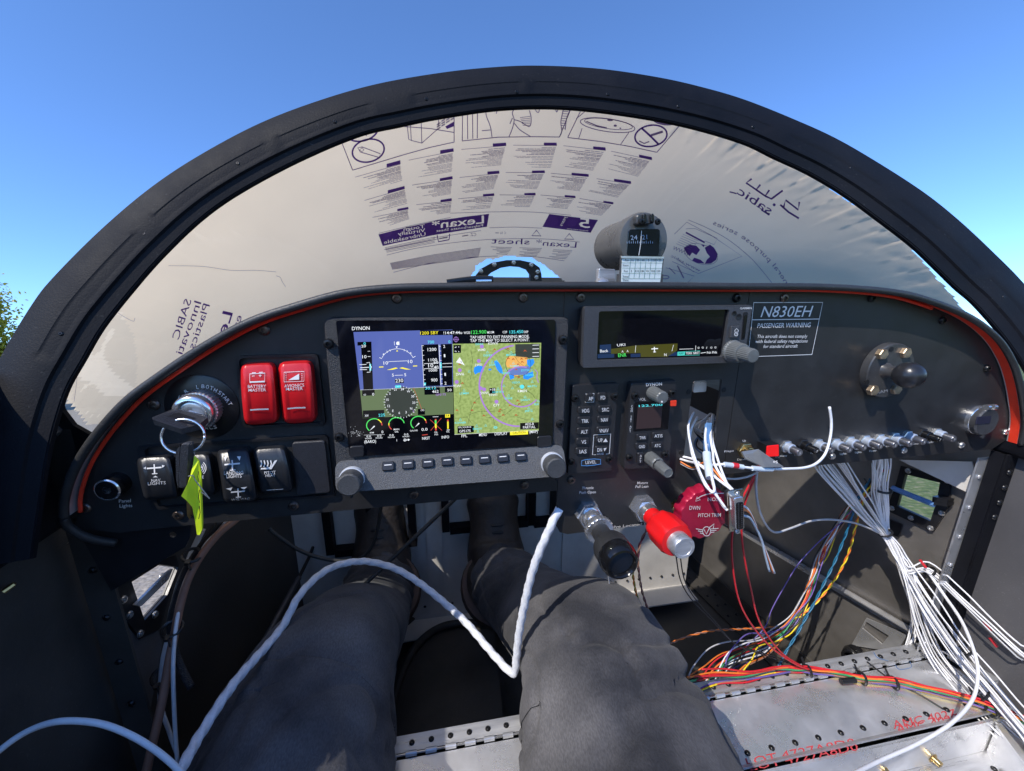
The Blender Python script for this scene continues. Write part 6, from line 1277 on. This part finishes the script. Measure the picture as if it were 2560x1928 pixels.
for i, p in enumerate(pts):
    u = (u-Tn[i]*u.dot(Tn[i])).normalized(); v = Tn[i].cross(u); r = rad[i].x
    for j in range(NS):
        a = 2*math.pi*j/NS; d = u*math.cos(a)+v*math.sin(a); q = p+d*r
        # folds: ridges running round the knee and along the thigh
        f = .009*noise.noise(Vector((q.x*9, q.y*9, q.z*14)))+.004*noise.noise(Vector((q.x*24+q.y*10, q.y*12, q.z*30)))
        kn_ = max(0, 1-abs(q.y-.27)/.2); an_ = max(0, min(1, (q.y-.52)/.12))
        c1 = noise.noise(Vector((q.x*13+q.z*18, q.y*11-q.x*7, 4.2))); c2 = noise.noise(Vector((q.x*6-q.y*8, q.y*17+q.z*12, 8.1))); c3 = noise.noise(Vector((q.x*4, q.y*44+q.z*10, 2.2)))
        f += -.008*max(0, 1-abs(c1)*6.5)**1.5*(.35+.65*kn_)-.007*max(0, 1-abs(c2)*7)**1.5*kn_-.006*max(0, 1-abs(c3)*4)*an_
        fl = 1.0 if d.z > -.2 else .6
        V.append(q+d*(f*fl))
for i in range(len(pts)-1):
    for j in range(NS): Fc.append((i*NS+j, i*NS+(j+1) % NS, (i+1)*NS+(j+1) % NS, (i+1)*NS+j))
Fc += [tuple(range(NS-1, -1, -1)), tuple(range((len(pts)-1)*NS, len(pts)*NS))]
obj('trousers', (V, Fc), fabric(), person, smooth=True, angle=180)
def boot(c, label):
    ank, ins, toe = c
    P_ = smooth_path([ank+Vector((0, -.02, .03)), ank, ank.lerp(ins, .5)+Vector((0, -.008, 0)), ins, ins.lerp(toe, .6), toe], 6); n = len(P_)
    rr = [.056-.012*min(1, i/8)+.004*math.sin(i) * 0 for i in range(n)]; rr = [(.058 if i < 3 else .05+.004*math.sin(i*.5)) * (1 if i < n-6 else 1-.5*((i-(n-6))/6)**2) for i in range(n)]
    b = obj('boot', tube(P_, rr, 28, mod=lambda i, a: 1+.03*noise.noise(Vector((i*.4, math.cos(a)*2, math.sin(a)*2)))), LEATHER, person, smooth=True, angle=180)
    obj('boot_collar', tube([ank+Vector((0, -.022, .02)), ank+Vector((0, -.012, .008)), ank+Vector((0, -.002, -.004))], [.066, .069, .062], 28), BROWN, b, smooth=True)
    for k in range(7):
        q = ins.lerp(toe, k/8-.15); obj('lace', tube(smooth_path([q+Vector((-.028, -.036, -.01)), q+Vector((0, -.054, .004)), q+Vector((.028, -.036, -.01))], 4), .0026, 6), RUBBER, b, smooth=True)
    so_ = [p+Vector((0, .048, -.006)) for p in P_[3:]]
    obj('sole', tube(so_, [.042]*(n-7)+[.038, .034, .028, .02], 16, sq=.5), RUBBER, b, smooth=True)
    obj('heel_tab', slab([ank+Vector((-.03, -.062, .055)), ank+Vector((.03, -.062, .055)), ank+Vector((.03, -.066, .02)), ank+Vector((-.03, -.066, .02))], .008, .004, .001), BROWN, b)
    return b
boot((W(958, 1478, .755), W(955, 1375, .79), W(950, 1235, .82)), 'left')
boot((W(1246, 1462, .755), W(1238, 1360, .79), W(1230, 1225, .82)), 'right')
# the rest of the pilot: behind the camera, but shades and reflects in the cockpit
SHIRT = mat('shirt_cloth', (.2, .21, .27), .8, bump=.3, bscale=300, var=.8, vscale=14); SKIN = mat('skin', (.5, .3, .22), .5, bump=.1, bscale=200, var=.1, vscale=30); HAIR = mat('hair_dark', (.03, .022, .018), .6, bump=.6, bscale=120)
tor = smooth_path([Vector((0, -.31, -.52)), Vector((0, -.35, -.38)), Vector((0, -.40, -.22)), Vector((0, -.43, -.06)), Vector((0, -.44, .02)), Vector((0, -.44, .06))], 5)
tr_ = smooth_path([Vector((r, 0, 0)) for r in (.16, .165, .18, .185, .12, .06)], 5)
torso = tube(tor, [r.x for r in tr_], 28, sq=.72)
def arm(s_):
    P_ = smooth_path([Vector((s_*.13, -.43, -.02)), Vector((s_*.2, -.42, -.06)), Vector((s_*.25, -.32, -.2)), Vector((s_*.24, -.24, -.25)), Vector((s_*.17, -.14, -.16)), Vector((s_*.115, -.085, -.07))], 5)
    return tube(P_, [.062-.032*i/(len(P_)-1) for i in range(len(P_))], 16), P_[-1]
aL, hL = arm(-1); aR, hR = arm(1)
obj('shirt', join(torso, aL, aR), SHIRT, person, smooth=True, angle=180)
hd = Vector((0, -.43, .19))
def hp(k, n=20): a = math.pi*k/n; return (max(.001, math.sin(a)*(.078 if a < 1.7 else .07)), -.115*math.cos(a))
head = obj('head', lathe([hp(k) for k in range(21)], hd, (0, .12, 1), 28, lambda t, j: 1.12 if abs(math.sin(t)) < .5 else 1), SKIN, person, smooth=True, angle=180)
obj('neck', tube([Vector((0, -.44, .03)), Vector((0, -.44, .12))], .055, 18), SKIN, person, smooth=True)
obj('nose', tube([hd+Vector((0, .075, .02)), hd+Vector((0, .095, -.012)), hd+Vector((0, .08, -.025))], [.008, .014, .012], 10), SKIN, head, smooth=True)
for s_ in (-1, 1):
    obj('ear', lathe([(.012, -.01), (.022, 0), (.014, .012)], hd+Vector((s_*.078, -.005, 0)), (s_, 0, 0), 14), SKIN, head, smooth=True)
    obj('eye', lathe([(max(.0005, .012*math.sin(math.pi*k/8)), -.012*math.cos(math.pi*k/8)) for k in range(9)], hd+Vector((s_*.03, .068, .015)), (0, 1, 0), 12), CARD, head, smooth=True)
obj('mouth', tube(smooth_path([hd+Vector((-.024, .07, -.052)), hd+Vector((0, .078, -.055)), hd+Vector((.024, .07, -.052))], 4), .004, 8), mat('lips', (.4, .15, .13), .5), head, smooth=True)
obj('hair', lathe([hp(k) for k in range(12)][::-1], hd+Vector((0, -.008, .012)), (0, -.35, -1), 28, lambda t, j: 1.1), HAIR, head, smooth=True, angle=180) if False else obj('hair', lathe([(max(.001, .084*math.sin(math.pi*k/20)), .112*math.cos(math.pi*k/20)) for k in range(10)], hd+Vector((0, -.012, .012)), (0, -.3, 1), 28), HAIR, head, smooth=True, angle=180)
for s_, hh in ((-1, hL), (1, hR)):
    d_ = Vector((-s_*.25, .85, .5)).normalized(); sd_ = Vector((s_*.9, .2, .1)).normalized(); pm = hh+d_*.035
    fg = [tube(smooth_path([hh-d_*.01, hh+d_*.03, hh+d_*.06], 4), [.026, .03, .031, .032, .033, .034, .034, .033, .028], 14, sq=.5)]
    for k in range(4):
        b0 = hh+d_*.055+sd_*(.024-.016*k); L_ = [.066, .072, .066, .05][k]
        fg.append(tube(smooth_path([b0, b0+d_*L_*.45+Vector((0, 0, .012)), b0+d_*L_*.5+Vector((-s_*L_*.5, 0, .012))], 4), [.0092-.0003*q for q in range(9)], 10))
    fg.append(tube(smooth_path([hh+d_*.015-sd_*.02, hh+d_*.04-sd_*.035+Vector((0, 0, -.01)), hh+d_*.06-sd_*.04], 4), [.0115-.0003*q for q in range(9)], 10))
    obj('hand', join(*fg), SKIN, person, smooth=True, angle=180)
# ================================================================== rope and loose cables
rp_ = thing('braided_cord', W(1287, 1688, .47), 'thick white braided cord looping from the panel down over the lap', 'cord')
RP = [(*Z8b(1545, 160), .41), (*Z8b(1520, 205), .408), (*Z8b(1485, 285), .41), (*Z8b(1440, 385), .415), (*Z8b(1392, 520), .425), (*Z8b(1350, 700), .438), (*Z8b(1322, 850), .45), (*Z8b(1308, 980), .458), (*Z8b(1300, 1055), .462), (*Z8b(1283, 1068), .464), (*Z8b(1240, 1030), .47), (*Z8b(1150, 930), .485), (*Z8b(1030, 790), .505), (*Z8b(900, 672), .525), (*Z8b(760, 562), .54), (*Z8b(640, 492), .545), (*Z8b(520, 457), .545), (*Z8b(420, 452), .54), (*Z8b(300, 478), .525), (*Z8b(200, 540), .505), (*Z8b(100, 650), .48), (*Z8b(0, 830), .455), (*Z7(1350, 1150), .39), (*Z7(1150, 1450), .345), (*Z7(1035, 1650), .315), (380, 2020, .29)]
rpp = smooth_path([W(*p) for p in RP], 12)
def rad_arc(P): 
    s=[0]
    for a, b in zip(P, P[1:]): s.append(s[-1]+(b-a).length)
    return s
ra = rad_arc(rpp); rpr = resample(rpp, 520)
obj('cord', tube(rpr, .0041, 18, mod=lambda i, a: 1+.1*math.cos(3*a+i*.55)+.03*math.cos(6*a-i*.9)), ROPE, rp_, smooth=True, angle=180)
wc = thing('white_cable', W(0, 1873, .25), 'plain white cable arching across the bottom left corner', 'cable')
wire(wc, [W(*Z7(x, y), d) for x, y, d in [(-200, 1720, .25), (0, 1545, .255), (150, 1442, .26), (300, 1388, .262), (450, 1380, .264), (600, 1402, .266), (750, 1462, .268), (880, 1540, .27), (980, 1620, .272), (1100, 1740, .275)]], .0019, WHITE, 'cable', 10)
bs = thing('black_sleeve', U(*Z8b(250, 430), .56), 'thin black braided sleeve sagging across the left footwell', 'cable')
wire(bs, [U(*Z8b(x, y), .56) for x, y in [(-60, 270), (0, 320), (100, 385), (200, 425), (320, 447), (430, 440), (500, 380), (540, 270), (562, 120)]], .0026, RUBBER, 'cable', 8)
# ---- wiring harness at the left wall
hl = thing('left_harness', U(*Z7(1000, 880), .4), 'brown, white and black cables tied together along the left footwell wall', 'wiring harness')
def lp_(pts, y0, y1):
    n = len(pts); return [U(*Z7(*p), y0+(y1-y0)*i/(n-1)) for i, p in enumerate(pts)]
wire(hl, lp_([(1400, 180), (1340, 235), (1250, 310), (1160, 420), (1080, 560), (1030, 720), (1000, 880), (970, 1020), (940, 1200), (910, 1350), (870, 1520), (830, 1700)],   .46, .34), .0038, COPPER, 'brown_cable', 10)
wire(hl, lp_([(1340, 190), (1290, 240), (1190, 350), (1110, 490), (1055, 620), (1020, 760), (1000, 900), (990, 1100), (1000, 1400), (1015, 1620)], .465, .35), .0018, WHITE, 'wire', 8)
wire(hl, lp_([(1290, 200), (1250, 250), (1135, 400), (1050, 540), (1005, 680), (975, 830), (1000, 970), (1045, 1090), (1095, 1190)], .46, .37), .0034, mat('braid_black', (.02, .02, .022), .4, bump=1, bscale=900), 'braided_sleeve', 10)
for k in range(4): wire(hl, lp_([(1150+k*7, 280), (1085+k*7, 420), (1055+k*6, 510), (1000+k*6, 700), (960+k*5, 880), (922+k*6, 1050), (910+k*6, 1280), (955+k*4, 1420), (1005+k*4, 1560)], .468, .36), .0013, GREYW, 'wire', 6)
for c, d_ in [((1100, 430), (.3, -.2, .9)), ((985, 850), (.1, -.3, .9)), ((925, 1120), (.1, -.3, .9))]: tie(hl, U(*Z7(*c), .425 if c[1] < 500 else .395), d_, .0085)
# ---- white harness at the right
def jit(P, k, s, rnd): 
    ox, oz = rnd.gauss(0, s), rnd.gauss(0, s); out = []
    for i, p in enumerate(P):
        w_ = k[i] if k else 1; out.append(p+Vector((ox*w_+rnd.gauss(0, s*.12), rnd.gauss(0, s*.3), oz*w_+rnd.gauss(0, s*.12))))
    return out
rnd = random.Random(11)
hw = thing('white_harness', U(2215, 1335, .415), 'large bundle of white wires fanning out along the right side wall', 'wiring harness')
A1 = [(2060, 1140, .375), (2075, 1165, .385), (2125, 1230, .40), (2172, 1290, .41), (2208, 1332, .415), (2240, 1380, .402), (2268, 1430, .388)]
A2 = [(2205, 1120, .395), (2205, 1160, .40), (2200, 1215, .41), (2208, 1280, .418), (2218, 1332, .415), (2244, 1380, .402), (2270, 1430, .388)]
S1 = [(2292, 1500, .38), (2290, 1570, .375), (2262, 1628, .372), (2215, 1680, .385)]
S2 = [(2330, 1530, .352), (2400, 1630, .318), (2470, 1715, .285), (2560, 1820, .245), (2660, 1930, .21)]
S3 = [(2325, 1425, .375), (2400, 1490, .345), (2480, 1565, .31), (2560, 1640, .28), (2660, 1720, .255)]
S4 = [(2300, 1555, .36), (2345, 1650, .335), (2425, 1745, .295), (2540, 1860, .25), (2640, 1950, .22)]
for k in range(38):
    a = A1 if k % 2 else A2; b = [S1, S2, S3, S4, S2, S4, S1, S2][k % 8]
    P_ = [U(*q) for q in a+b]
    if b is not S1: P_ += [Vector((.585, .04, -.53)), Vector((.56, -.16, -.552)), Vector((.52, -.4, -.552))]
    kk = [1.6, 1.6, 1.3, .9, .45, .6, .9]+[1.1]*4+[1.7]*6; kk = kk[:len(P_)]
    wire(hw, jit(P_, kk, .0056, rnd), .00095, WHITE if k % 5 else GREYW, 'wire', 6, 5)
for q in [(2300, 1400, .382), (2262, 1418, .392), (2460, 1555, .318), (2280, 1460, .384), (2475, 1595, .308)]:
    p = U(*q); obj('red_splice', tube([p, p+Vector((.004, -.006, -.008))], .0016, 8), WR['red'], hw, smooth=True)
for q, d_, r_ in [((2213, 1332, .415), (.5, -.1, -.8), .0075), ((2208, 1225, .41), (.1, 0, -1), .0085), ((2310, 1490, .372), (.3, -.3, -.8), .010), ((2325, 1430, .374), (.7, -.4, -.5), .0065), ((2415, 1625, .318), (.5, -.6, -.5), .010), ((2330, 1545, .36), (.4, -.5, -.7), .009), ((2455, 1735, .285), (.5, -.6, -.4), .009)]: tie(hw, U(*q), d_, r_)
wire(hw, [U(*zr(x, y), Y) for x, y, Y in [(1450, 590, .375), (1540, 720, .35), (1640, 870, .315), (1710, 1050, .28), (1722, 1170, .265), (1690, 1290, .25), (1580, 1410, .235), (1400, 1520, .225), (1200, 1610, .215), (1040, 1690, .2)]], .0017, WHITE, 'looped_wire', 8)
cx = thing('grey_coax', U(*zr(640, 390), .38), 'single grey-white wire dipping in a curve under the right panel', 'wire')
wire(cx, [U(*zr(x, y), Y) for x, y, Y in [(545, 20, .352), (540, 70, .356), (535, 150, .36), (550, 260, .365), (590, 350, .372), (640, 388, .38), (720, 366, .385), (830, 327, .395), (940, 320, .402), (1060, 337, .408), (1150, 370, .412), (1230, 410, .412)]], .00135, GREYW)
wire(cx, [U(*zr(x, y), .356) for x, y in [(340, 95), (420, 102), (490, 90), (545, 65)]], .0011, GREYW)
# ---- coloured harness
hc = thing('coloured_harness', U(*zr(740, 850), .43), 'coloured wires hanging in the right footwell and fanning out on the floor', 'wiring harness')
C0 = [(1215, 60, .41), (1180, 140, .42), (1070, 215, .44), (1005, 300, .45), (945, 390, .452), (890, 510, .45), (850, 610, .445), (800, 740, .438), (735, 850, .43), (650, 935, .425), (540, 1000, .415), (420, 1045, .40), (330, 1105, .39), (260, 1200, .378), (240, 1260, .37)]
cols = ['black', 'orange', 'white', 'brown', 'purple', 'red', 'green', 'black', 'white', 'orange', 'grey', 'yellow', 'pale', 'black', 'red', 'white', 'green', 'purple', 'orange', 'white']
for k, c in enumerate(cols):
    P_ = [U(*zr(x, y), Y) for x, y, Y in C0]; kk = [.8, .7, .6, .5, .5, .6, .7, .8, 1.0, 1.5, 2.4, 3.2, 4, 4.6, 4.8]
    wire(hc, jit(P_, kk, .006, rnd), .0009, WR[c], 'wire', 6, 5)
def twisted(t, P_, c1, c2, r=.0009, turns=1.0):
    q = resample(smooth_path(P_, 8), 150)
    for c, ph in ((c1, 0), (c2, math.pi)):
        pp = []
        for i, p in enumerate(q):
            T_ = (q[min(i+1, 149)]-q[max(i-1, 0)]).normalized(); u_, v_, _ = frame_of(T_); a = i*.35*turns+ph; pp.append(p+(u_*math.cos(a)+v_*math.sin(a))*r*1.05)
        obj('wire', tube(pp, r, 6), WR[c], t, smooth=True, angle=180)
Z6p = lambda L_, y0, y1: [U(*zr(*p), y0+(y1-y0)*i/(len(L_)-1)) for i, p in enumerate(L_)]
twisted(hc, Z6p([(1150, 100), (1075, 220), (1050, 300), (1000, 440), (950, 560), (900, 660), (850, 760), (800, 850), (750, 940), (700, 1020), (660, 1100), (640, 1140)], .42, .365), 'blue', 'blue', .0009)
twisted(hc, Z6p([(1180, 90), (1120, 180), (1090, 280), (1060, 390), (1030, 500), (970, 620), (880, 740), (790, 825), (740, 850)], .42, .43), 'yellow', 'orange', .0009)
twisted(hc, Z6p([(640, 895), (480, 905), (300, 915), (150, 952), (30, 1005)], .43, .41), 'orange', 'brown', .0008)
wire(hc, Z6p([(1000, 330), (870, 440), (760, 560), (680, 690), (620, 800), (580, 900), (480, 1000)], .44, .42), .0008, WR['purple'])
tie(hc, U(*zr(1175, 145), .421), (.5, .1, -.7), .008)
rw_ = thing('red_wires', U(*zr(480, 800), .36), 'two loose red wires drooping from the panel to the seat cover', 'wires')
wire(rw_, Z6p([(530, 80), (480, 170), (430, 280), (405, 450), (420, 640), (455, 780), (525, 900), (625, 1010), (750, 1095), (840, 1128)], .356, .352), .0011, WR['red'])
wire(rw_, Z6p([(535, 85), (490, 190), (462, 300), (460, 420), (482, 570), (510, 700), (540, 830), (590, 930), (680, 1040), (790, 1110)], .36, .354), .0011, WR['red'])
bw = thing('black_wires', U(*zr(300, 860), .4), 'pair of thin black wires hanging below the trim wheel', 'wires')
for o_ in (0, 22): wire(bw, Z6p([(108+o_, 520), (130+o_, 640), (185+o_, 740), (300+o_*.6, 860), (425, 985), (560, 1030+o_*.4), (700, 1075+o_*.4), (800, 1120)], .37, .36), .0007, WR['black'])
oc = thing('lap_harness', Uz(*zr(1100, 1180), -.498), 'bundle of red, yellow and green wires lying across the seat cover', 'wiring harness')
C1 = [(200, 1230), (330, 1186), (480, 1170), (640, 1132), (760, 1128), (850, 1134), (1000, 1152), (1120, 1180), (1280, 1195), (1420, 1230), (1560, 1262), (1700, 1300), (1830, 1350), (1980, 1425), (2100, 1500)]
for k, c in enumerate(['red', 'yellow', 'green', 'red', 'purple', 'red', 'red', 'orange', 'brown', 'green', 'red']):
    P_ = [Uz(*zr(x, y), -.4935) for x, y in C1]; kk = [3.5, 2.2, 1.4, 1, .8, .7, .7, .7, .8, .8, .9, .9, .8, 1.2, 1.5]
    if c == 'green': kk = kk
    q_ = jit(P_, kk, .0036, rnd); 
    for p in q_: p.z = max(p.z, -.4975)
    wire(oc, q_, .0011, WR[c], 'wire', 6, 5)
for c in [(815, 1132), (1105, 1170), (1275, 1195), (1735, 1300), (1800, 1340)]: tie(oc, Uz(*zr(*c), -.4935), (.9, -.2, 0), .0065)
obj('sleeve', tube([Uz(*zr(990, 1185), -.492), Uz(*zr(1065, 1178), -.492)], .0035, 10), BLACK, oc, smooth=True)
tt = thing('lap_wire_tail', Uz(*zr(1400, 1240), -.497), 'single black wire lying on the seat cover across the stamped numbers', 'wire')
wire(tt, [Uz(*zr(x, y), -.4975) for x, y in [(1130, 1080), (1180, 1120), (1240, 1165), (1300, 1205), (1400, 1250), (1540, 1335)]], .0009, WR['black'])
# ---- wires below the throttle
Z4p = lambda L_, y0, y1: [U(*Z4(*p), y0+(y1-y0)*i/(len(L_)-1)) for i, p in enumerate(L_)]
tw_ = thing('throttle_wires', U(*Z4(820, 1150), .38), 'thin yellow and brown twisted wires hanging below the mixture knob', 'wires')
twisted(tw_, Z4p([(765, 1100), (770, 1180), (790, 1300), (825, 1430), (865, 1560), (905, 1660), (1000, 1760), (1120, 1840)], .37, .40), 'olive', 'orange', .0008)
twisted(tw_, Z4p([(885, 780), (830, 900), (812, 1020), (820, 1150), (850, 1320), (905, 1480), (985, 1650), (1080, 1800)], .36, .40), 'maroon', 'brown', .0008)
wire(tw_, Z4p([(555, 1150), (562, 1220), (580, 1330), (620, 1470), (650, 1540)], .38, .40), .0009, GREYW)
# ---- wiring out of the empty radio slot, and the plug that hangs from it
rs_ = thing('slot_wiring', U(*Z4(1420, 200), .33), 'white wires spilling from the empty radio slot to a hanging plug', 'wiring harness')
Z3p = lambda x, y, Y: U(*Z3(x, y), Y)
Z4q = lambda x, y, Y: U(*Z4(x, y), Y)
for k, P_ in enumerate([[Z3p(1230, 1080, .375), Z3p(1185, 1180, .352), Z3p(1195, 1320, .336), Z4q(1310, 180, .318), Z4q(1370, 330, .305), Z4q(1430, 430, .297), Z4q(1455, 452, .294), Z4q(1472, 420, .296), Z4q(1440, 280, .31), Z4q(1410, 120, .33), Z3p(1330, 1290, .35), Z3p(1350, 1150, .37)],
    [Z3p(1390, 1100, .38), Z3p(1375, 1280, .352), Z3p(1395, 1420, .335), Z4q(1470, 200, .318), Z4q(1530, 310, .305), Z4q(1600, 400, .295), Z4q(1630, 430, .29)],
    [Z3p(1100, 1480, .352), Z3p(1180, 1505, .342), Z4q(1330, 210, .325), Z4q(1450, 300, .31), Z4q(1540, 370, .3), Z4q(1620, 430, .29)],
    [Z3p(1120, 1460, .352), Z3p(1230, 1490, .342), Z4q(1390, 240, .322), Z4q(1500, 320, .31), Z4q(1580, 380, .3), Z4q(1640, 440, .29)],
    [Z3p(1370, 1130, .38), Z3p(1355, 1300, .355), Z4q(1400, 150, .33), Z4q(1440, 300, .312), Z4q(1480, 450, .298), Z4q(1540, 560, .29), Z4q(1585, 610, .286)],
    [Z3p(1400, 1100, .385), Z3p(1390, 1300, .356), Z4q(1490, 130, .33), Z4q(1540, 280, .31), Z4q(1590, 400, .296)],
    [Z3p(1260, 1120, .38), Z3p(1200, 1250, .354), Z4q(1275, 100, .33), Z4q(1330, 250, .314), Z4q(1400, 400, .3), Z4q(1480, 470, .294), Z4q(1570, 590, .287)]]): wire(rs_, P_, .0012, WHITE, 'wire', 7)
for k, (c, r_) in enumerate([('orange', .0009), ('black', .0009), ('grey', .0009)]): wire(rs_, [Z3p(1100, 1500+k*8, .352), Z3p(1220, 1560+k*6, .34), Z4q(1400, 200+k*14, .322), Z4q(1560, 370+k*10, .3)], r_, WR[c])
for k in range(3): obj('blue_sleeve', tube(smooth_path([Z3p(1345+k*14, 1180, .365), Z3p(1335+k*12, 1300, .352), Z3p(1335+k*10, 1400, .343), Z4q(1400+k*10, 120, .332)], 5), .0021, 8), BLUEP, rs_, smooth=True)
CLR = mat('sleeve_clear', (.55, .62, .68), .2, var=.15, vscale=90)
obj('clear_sleeve', tube(smooth_path([Z4q(1405, 110, .328), Z4q(1412, 180, .322), Z4q(1435, 330, .308)], 5), .0038, 10), CLR, rs_, smooth=True)
spw = thing('spliced_wire', U(*Z8(250, 575), .32), 'white wire with clear red-banded splices curving up in front of the breakers', 'wire')
SPP = [Z4q(1435, 215, .322), Z4q(1480, 216, .32), Z4q(1560, 212, .318), Z4q(1700, 232, .316), Z4q(1850, 250, .315), Z4q(1970, 252, .316), U(*Z8(500, 577), .318), U(*Z8(640, 568), .32), U(*Z8(740, 532), .323), U(*Z8(815, 450), .328), U(*Z8(855, 320), .333), U(*Z8(866, 190), .336), U(*Z8(850, 58), .337)]
wire(spw, SPP, .0013, WHITE, 'wire', 8)
obj('clear_sleeve', tube(smooth_path([Z4q(1558, 212, .3175), Z4q(1640, 222, .3165), Z4q(1720, 236, .3155)], 4), .0025, 10), CLR, spw, smooth=True)
obj('clear_sleeve', tube(smooth_path([Z4q(1800, 245, .3148), Z4q(1880, 252, .3148), Z4q(1968, 253, .3155)], 4), .0025, 10), CLR, spw, smooth=True)
for a, b in [((1630, 218), (1675, 226)), ((1835, 248), (1885, 252))]: obj('red_band', tube([Z4q(*a, .3165), Z4q(*b, .3158)], .0027, 10), WR['red'], spw, smooth=True)
ds = thing('plug', Z4q(1660, 800, .282), 'metal multi-pin plug with two rows of holes hanging in front of the trim wheel', 'plug')
fl4 = [Z4q(1588, 448, .285), Z4q(1722, 418, .285), Z4q(1732, 772, .285), Z4q(1602, 800, .285)]
obj('flange', slab(fl4, .0012, .002, .0003), BRASS if False else mat('plug_metal', (.5, .47, .38), .25, metal=1, var=.2, vscale=80, rvar=.1), ds)
sh4 = [Z4q(1640, 505, .2785), Z4q(1722, 488, .2785), Z4q(1728, 775, .2785), Z4q(1655, 782, .2785)]
obj('shell', slab(sh4, .0065, .0025, .0006), CHROME, ds)
ins_ = obj('insert', slab([Z4q(1662, 545, .278), Z4q(1722, 535, .278), Z4q(1724, 770, .278), Z4q(1668, 778, .278)], .001, .0015, .0003), GLOSS, ds)
PH = data('pin_hole', lathe([(.0008, 0), (.0006, .0003)], (0, 0, 0), (0, 0, 1), 8), BTN)
for i in range(13):
    inst('pin_hole', PH, ins_, Z4q(1680+i*.2, 556+i*17, .2778), BACK); 
    if i < 12: inst('pin_hole', PH, ins_, Z4q(1708+i*.2, 560+i*17, .2778), BACK)
for c in [(1672, 462), (1668, 790)]: inst('screw', SCRS, ds, Z4q(*c, .2845), BACK, 0, .6)
obj('back_shell', slab([p+Vector((0, .0012, 0)) for p in [Z4q(1600, 470, .285), Z4q(1712, 445, .285), Z4q(1720, 750, .285), Z4q(1612, 775, .285)]], .006, .002, .0004), BLACK, ds)
for k, c in enumerate(['white', 'orange', 'black', 'pale']): wire(ds, [Z4q(1700+k*3, 560+k*30, .292), Z4q(1760+k*6, 600+k*25, .298), Z4q(1820+k*4, 720+k*14, .304), Z4q(1870+k*4, 850+k*8, .308), Z4q(1930-k*6, 1000, .31), Z4q(1990-k*14, 1150-k*5, .312)], .0012, WR[c], 'wire', 6)
# ---- behind the empty slot
sh = thing('avionics_tray', U(1770, 1050, .5), 'black metal tray and coiled wires seen through the empty radio slot', 'tray')
obj('tray', box(U(1790, 985, .47), (.06, .12, .035)), BLACK, sh); obj('bracket', slab_px([(1735, 955), (1768, 953), (1766, 980), (1733, 982)], .362, .002, .002, .0004), ALU, sh)
for k in range(8):
    c0_ = U(1770+k*3, 1060+k*6, .40+.008*k); rr_ = .014+.002*k
    wire(sh, [c0_+Vector((math.cos(a)*rr_, .006*math.sin(a*2+k), math.sin(a)*rr_*.8)) for a in [k+2*math.pi*i/12*.8 for i in range(13)]], .0012, [WHITE, GREYW, WR['black'], BLUEP][k % 4])
bf = thing('wall_clip', onL(Z7(45, 620), .01) if False else Vector((XL+.002, .30, -.33)), 'tiny brass clip on the dark left side wall', 'clip')
pw0 = Ux(*Z7(20, 640), XL+.004); pw1 = Ux(*Z7(72, 600), XL+.004); obj('clip', tube([pw0, (pw0+pw1)/2+Vector((.003, 0, .002)), pw1], .002, 8), BRASS, bf, smooth=True)
hw2 = thing('deck_clamp', U(1240, 704, .60), 'small silver clamp on a dark cable behind the glareshield edge', 'clamp')
obj('clamp', tube([U(*F1(870, 1092), .5), U(*F1(960, 1090), .5)], .004, 10), CHROME, hw2, smooth=True); obj('cable', tube(smooth_path([U(*F1(700, 1098), .5), U(*F1(800, 1084), .5), U(*F1(900, 1074), .5), U(*F1(970, 1078), .5)], 5), .0035, 8), RUBBER, hw2, smooth=True)
# ================================================================== stand the aircraft on its wheels
for o in TOP:
    o.matrix_world = AIR @ Matrix.Translation(o.location)
bpy.context.view_layer.update()
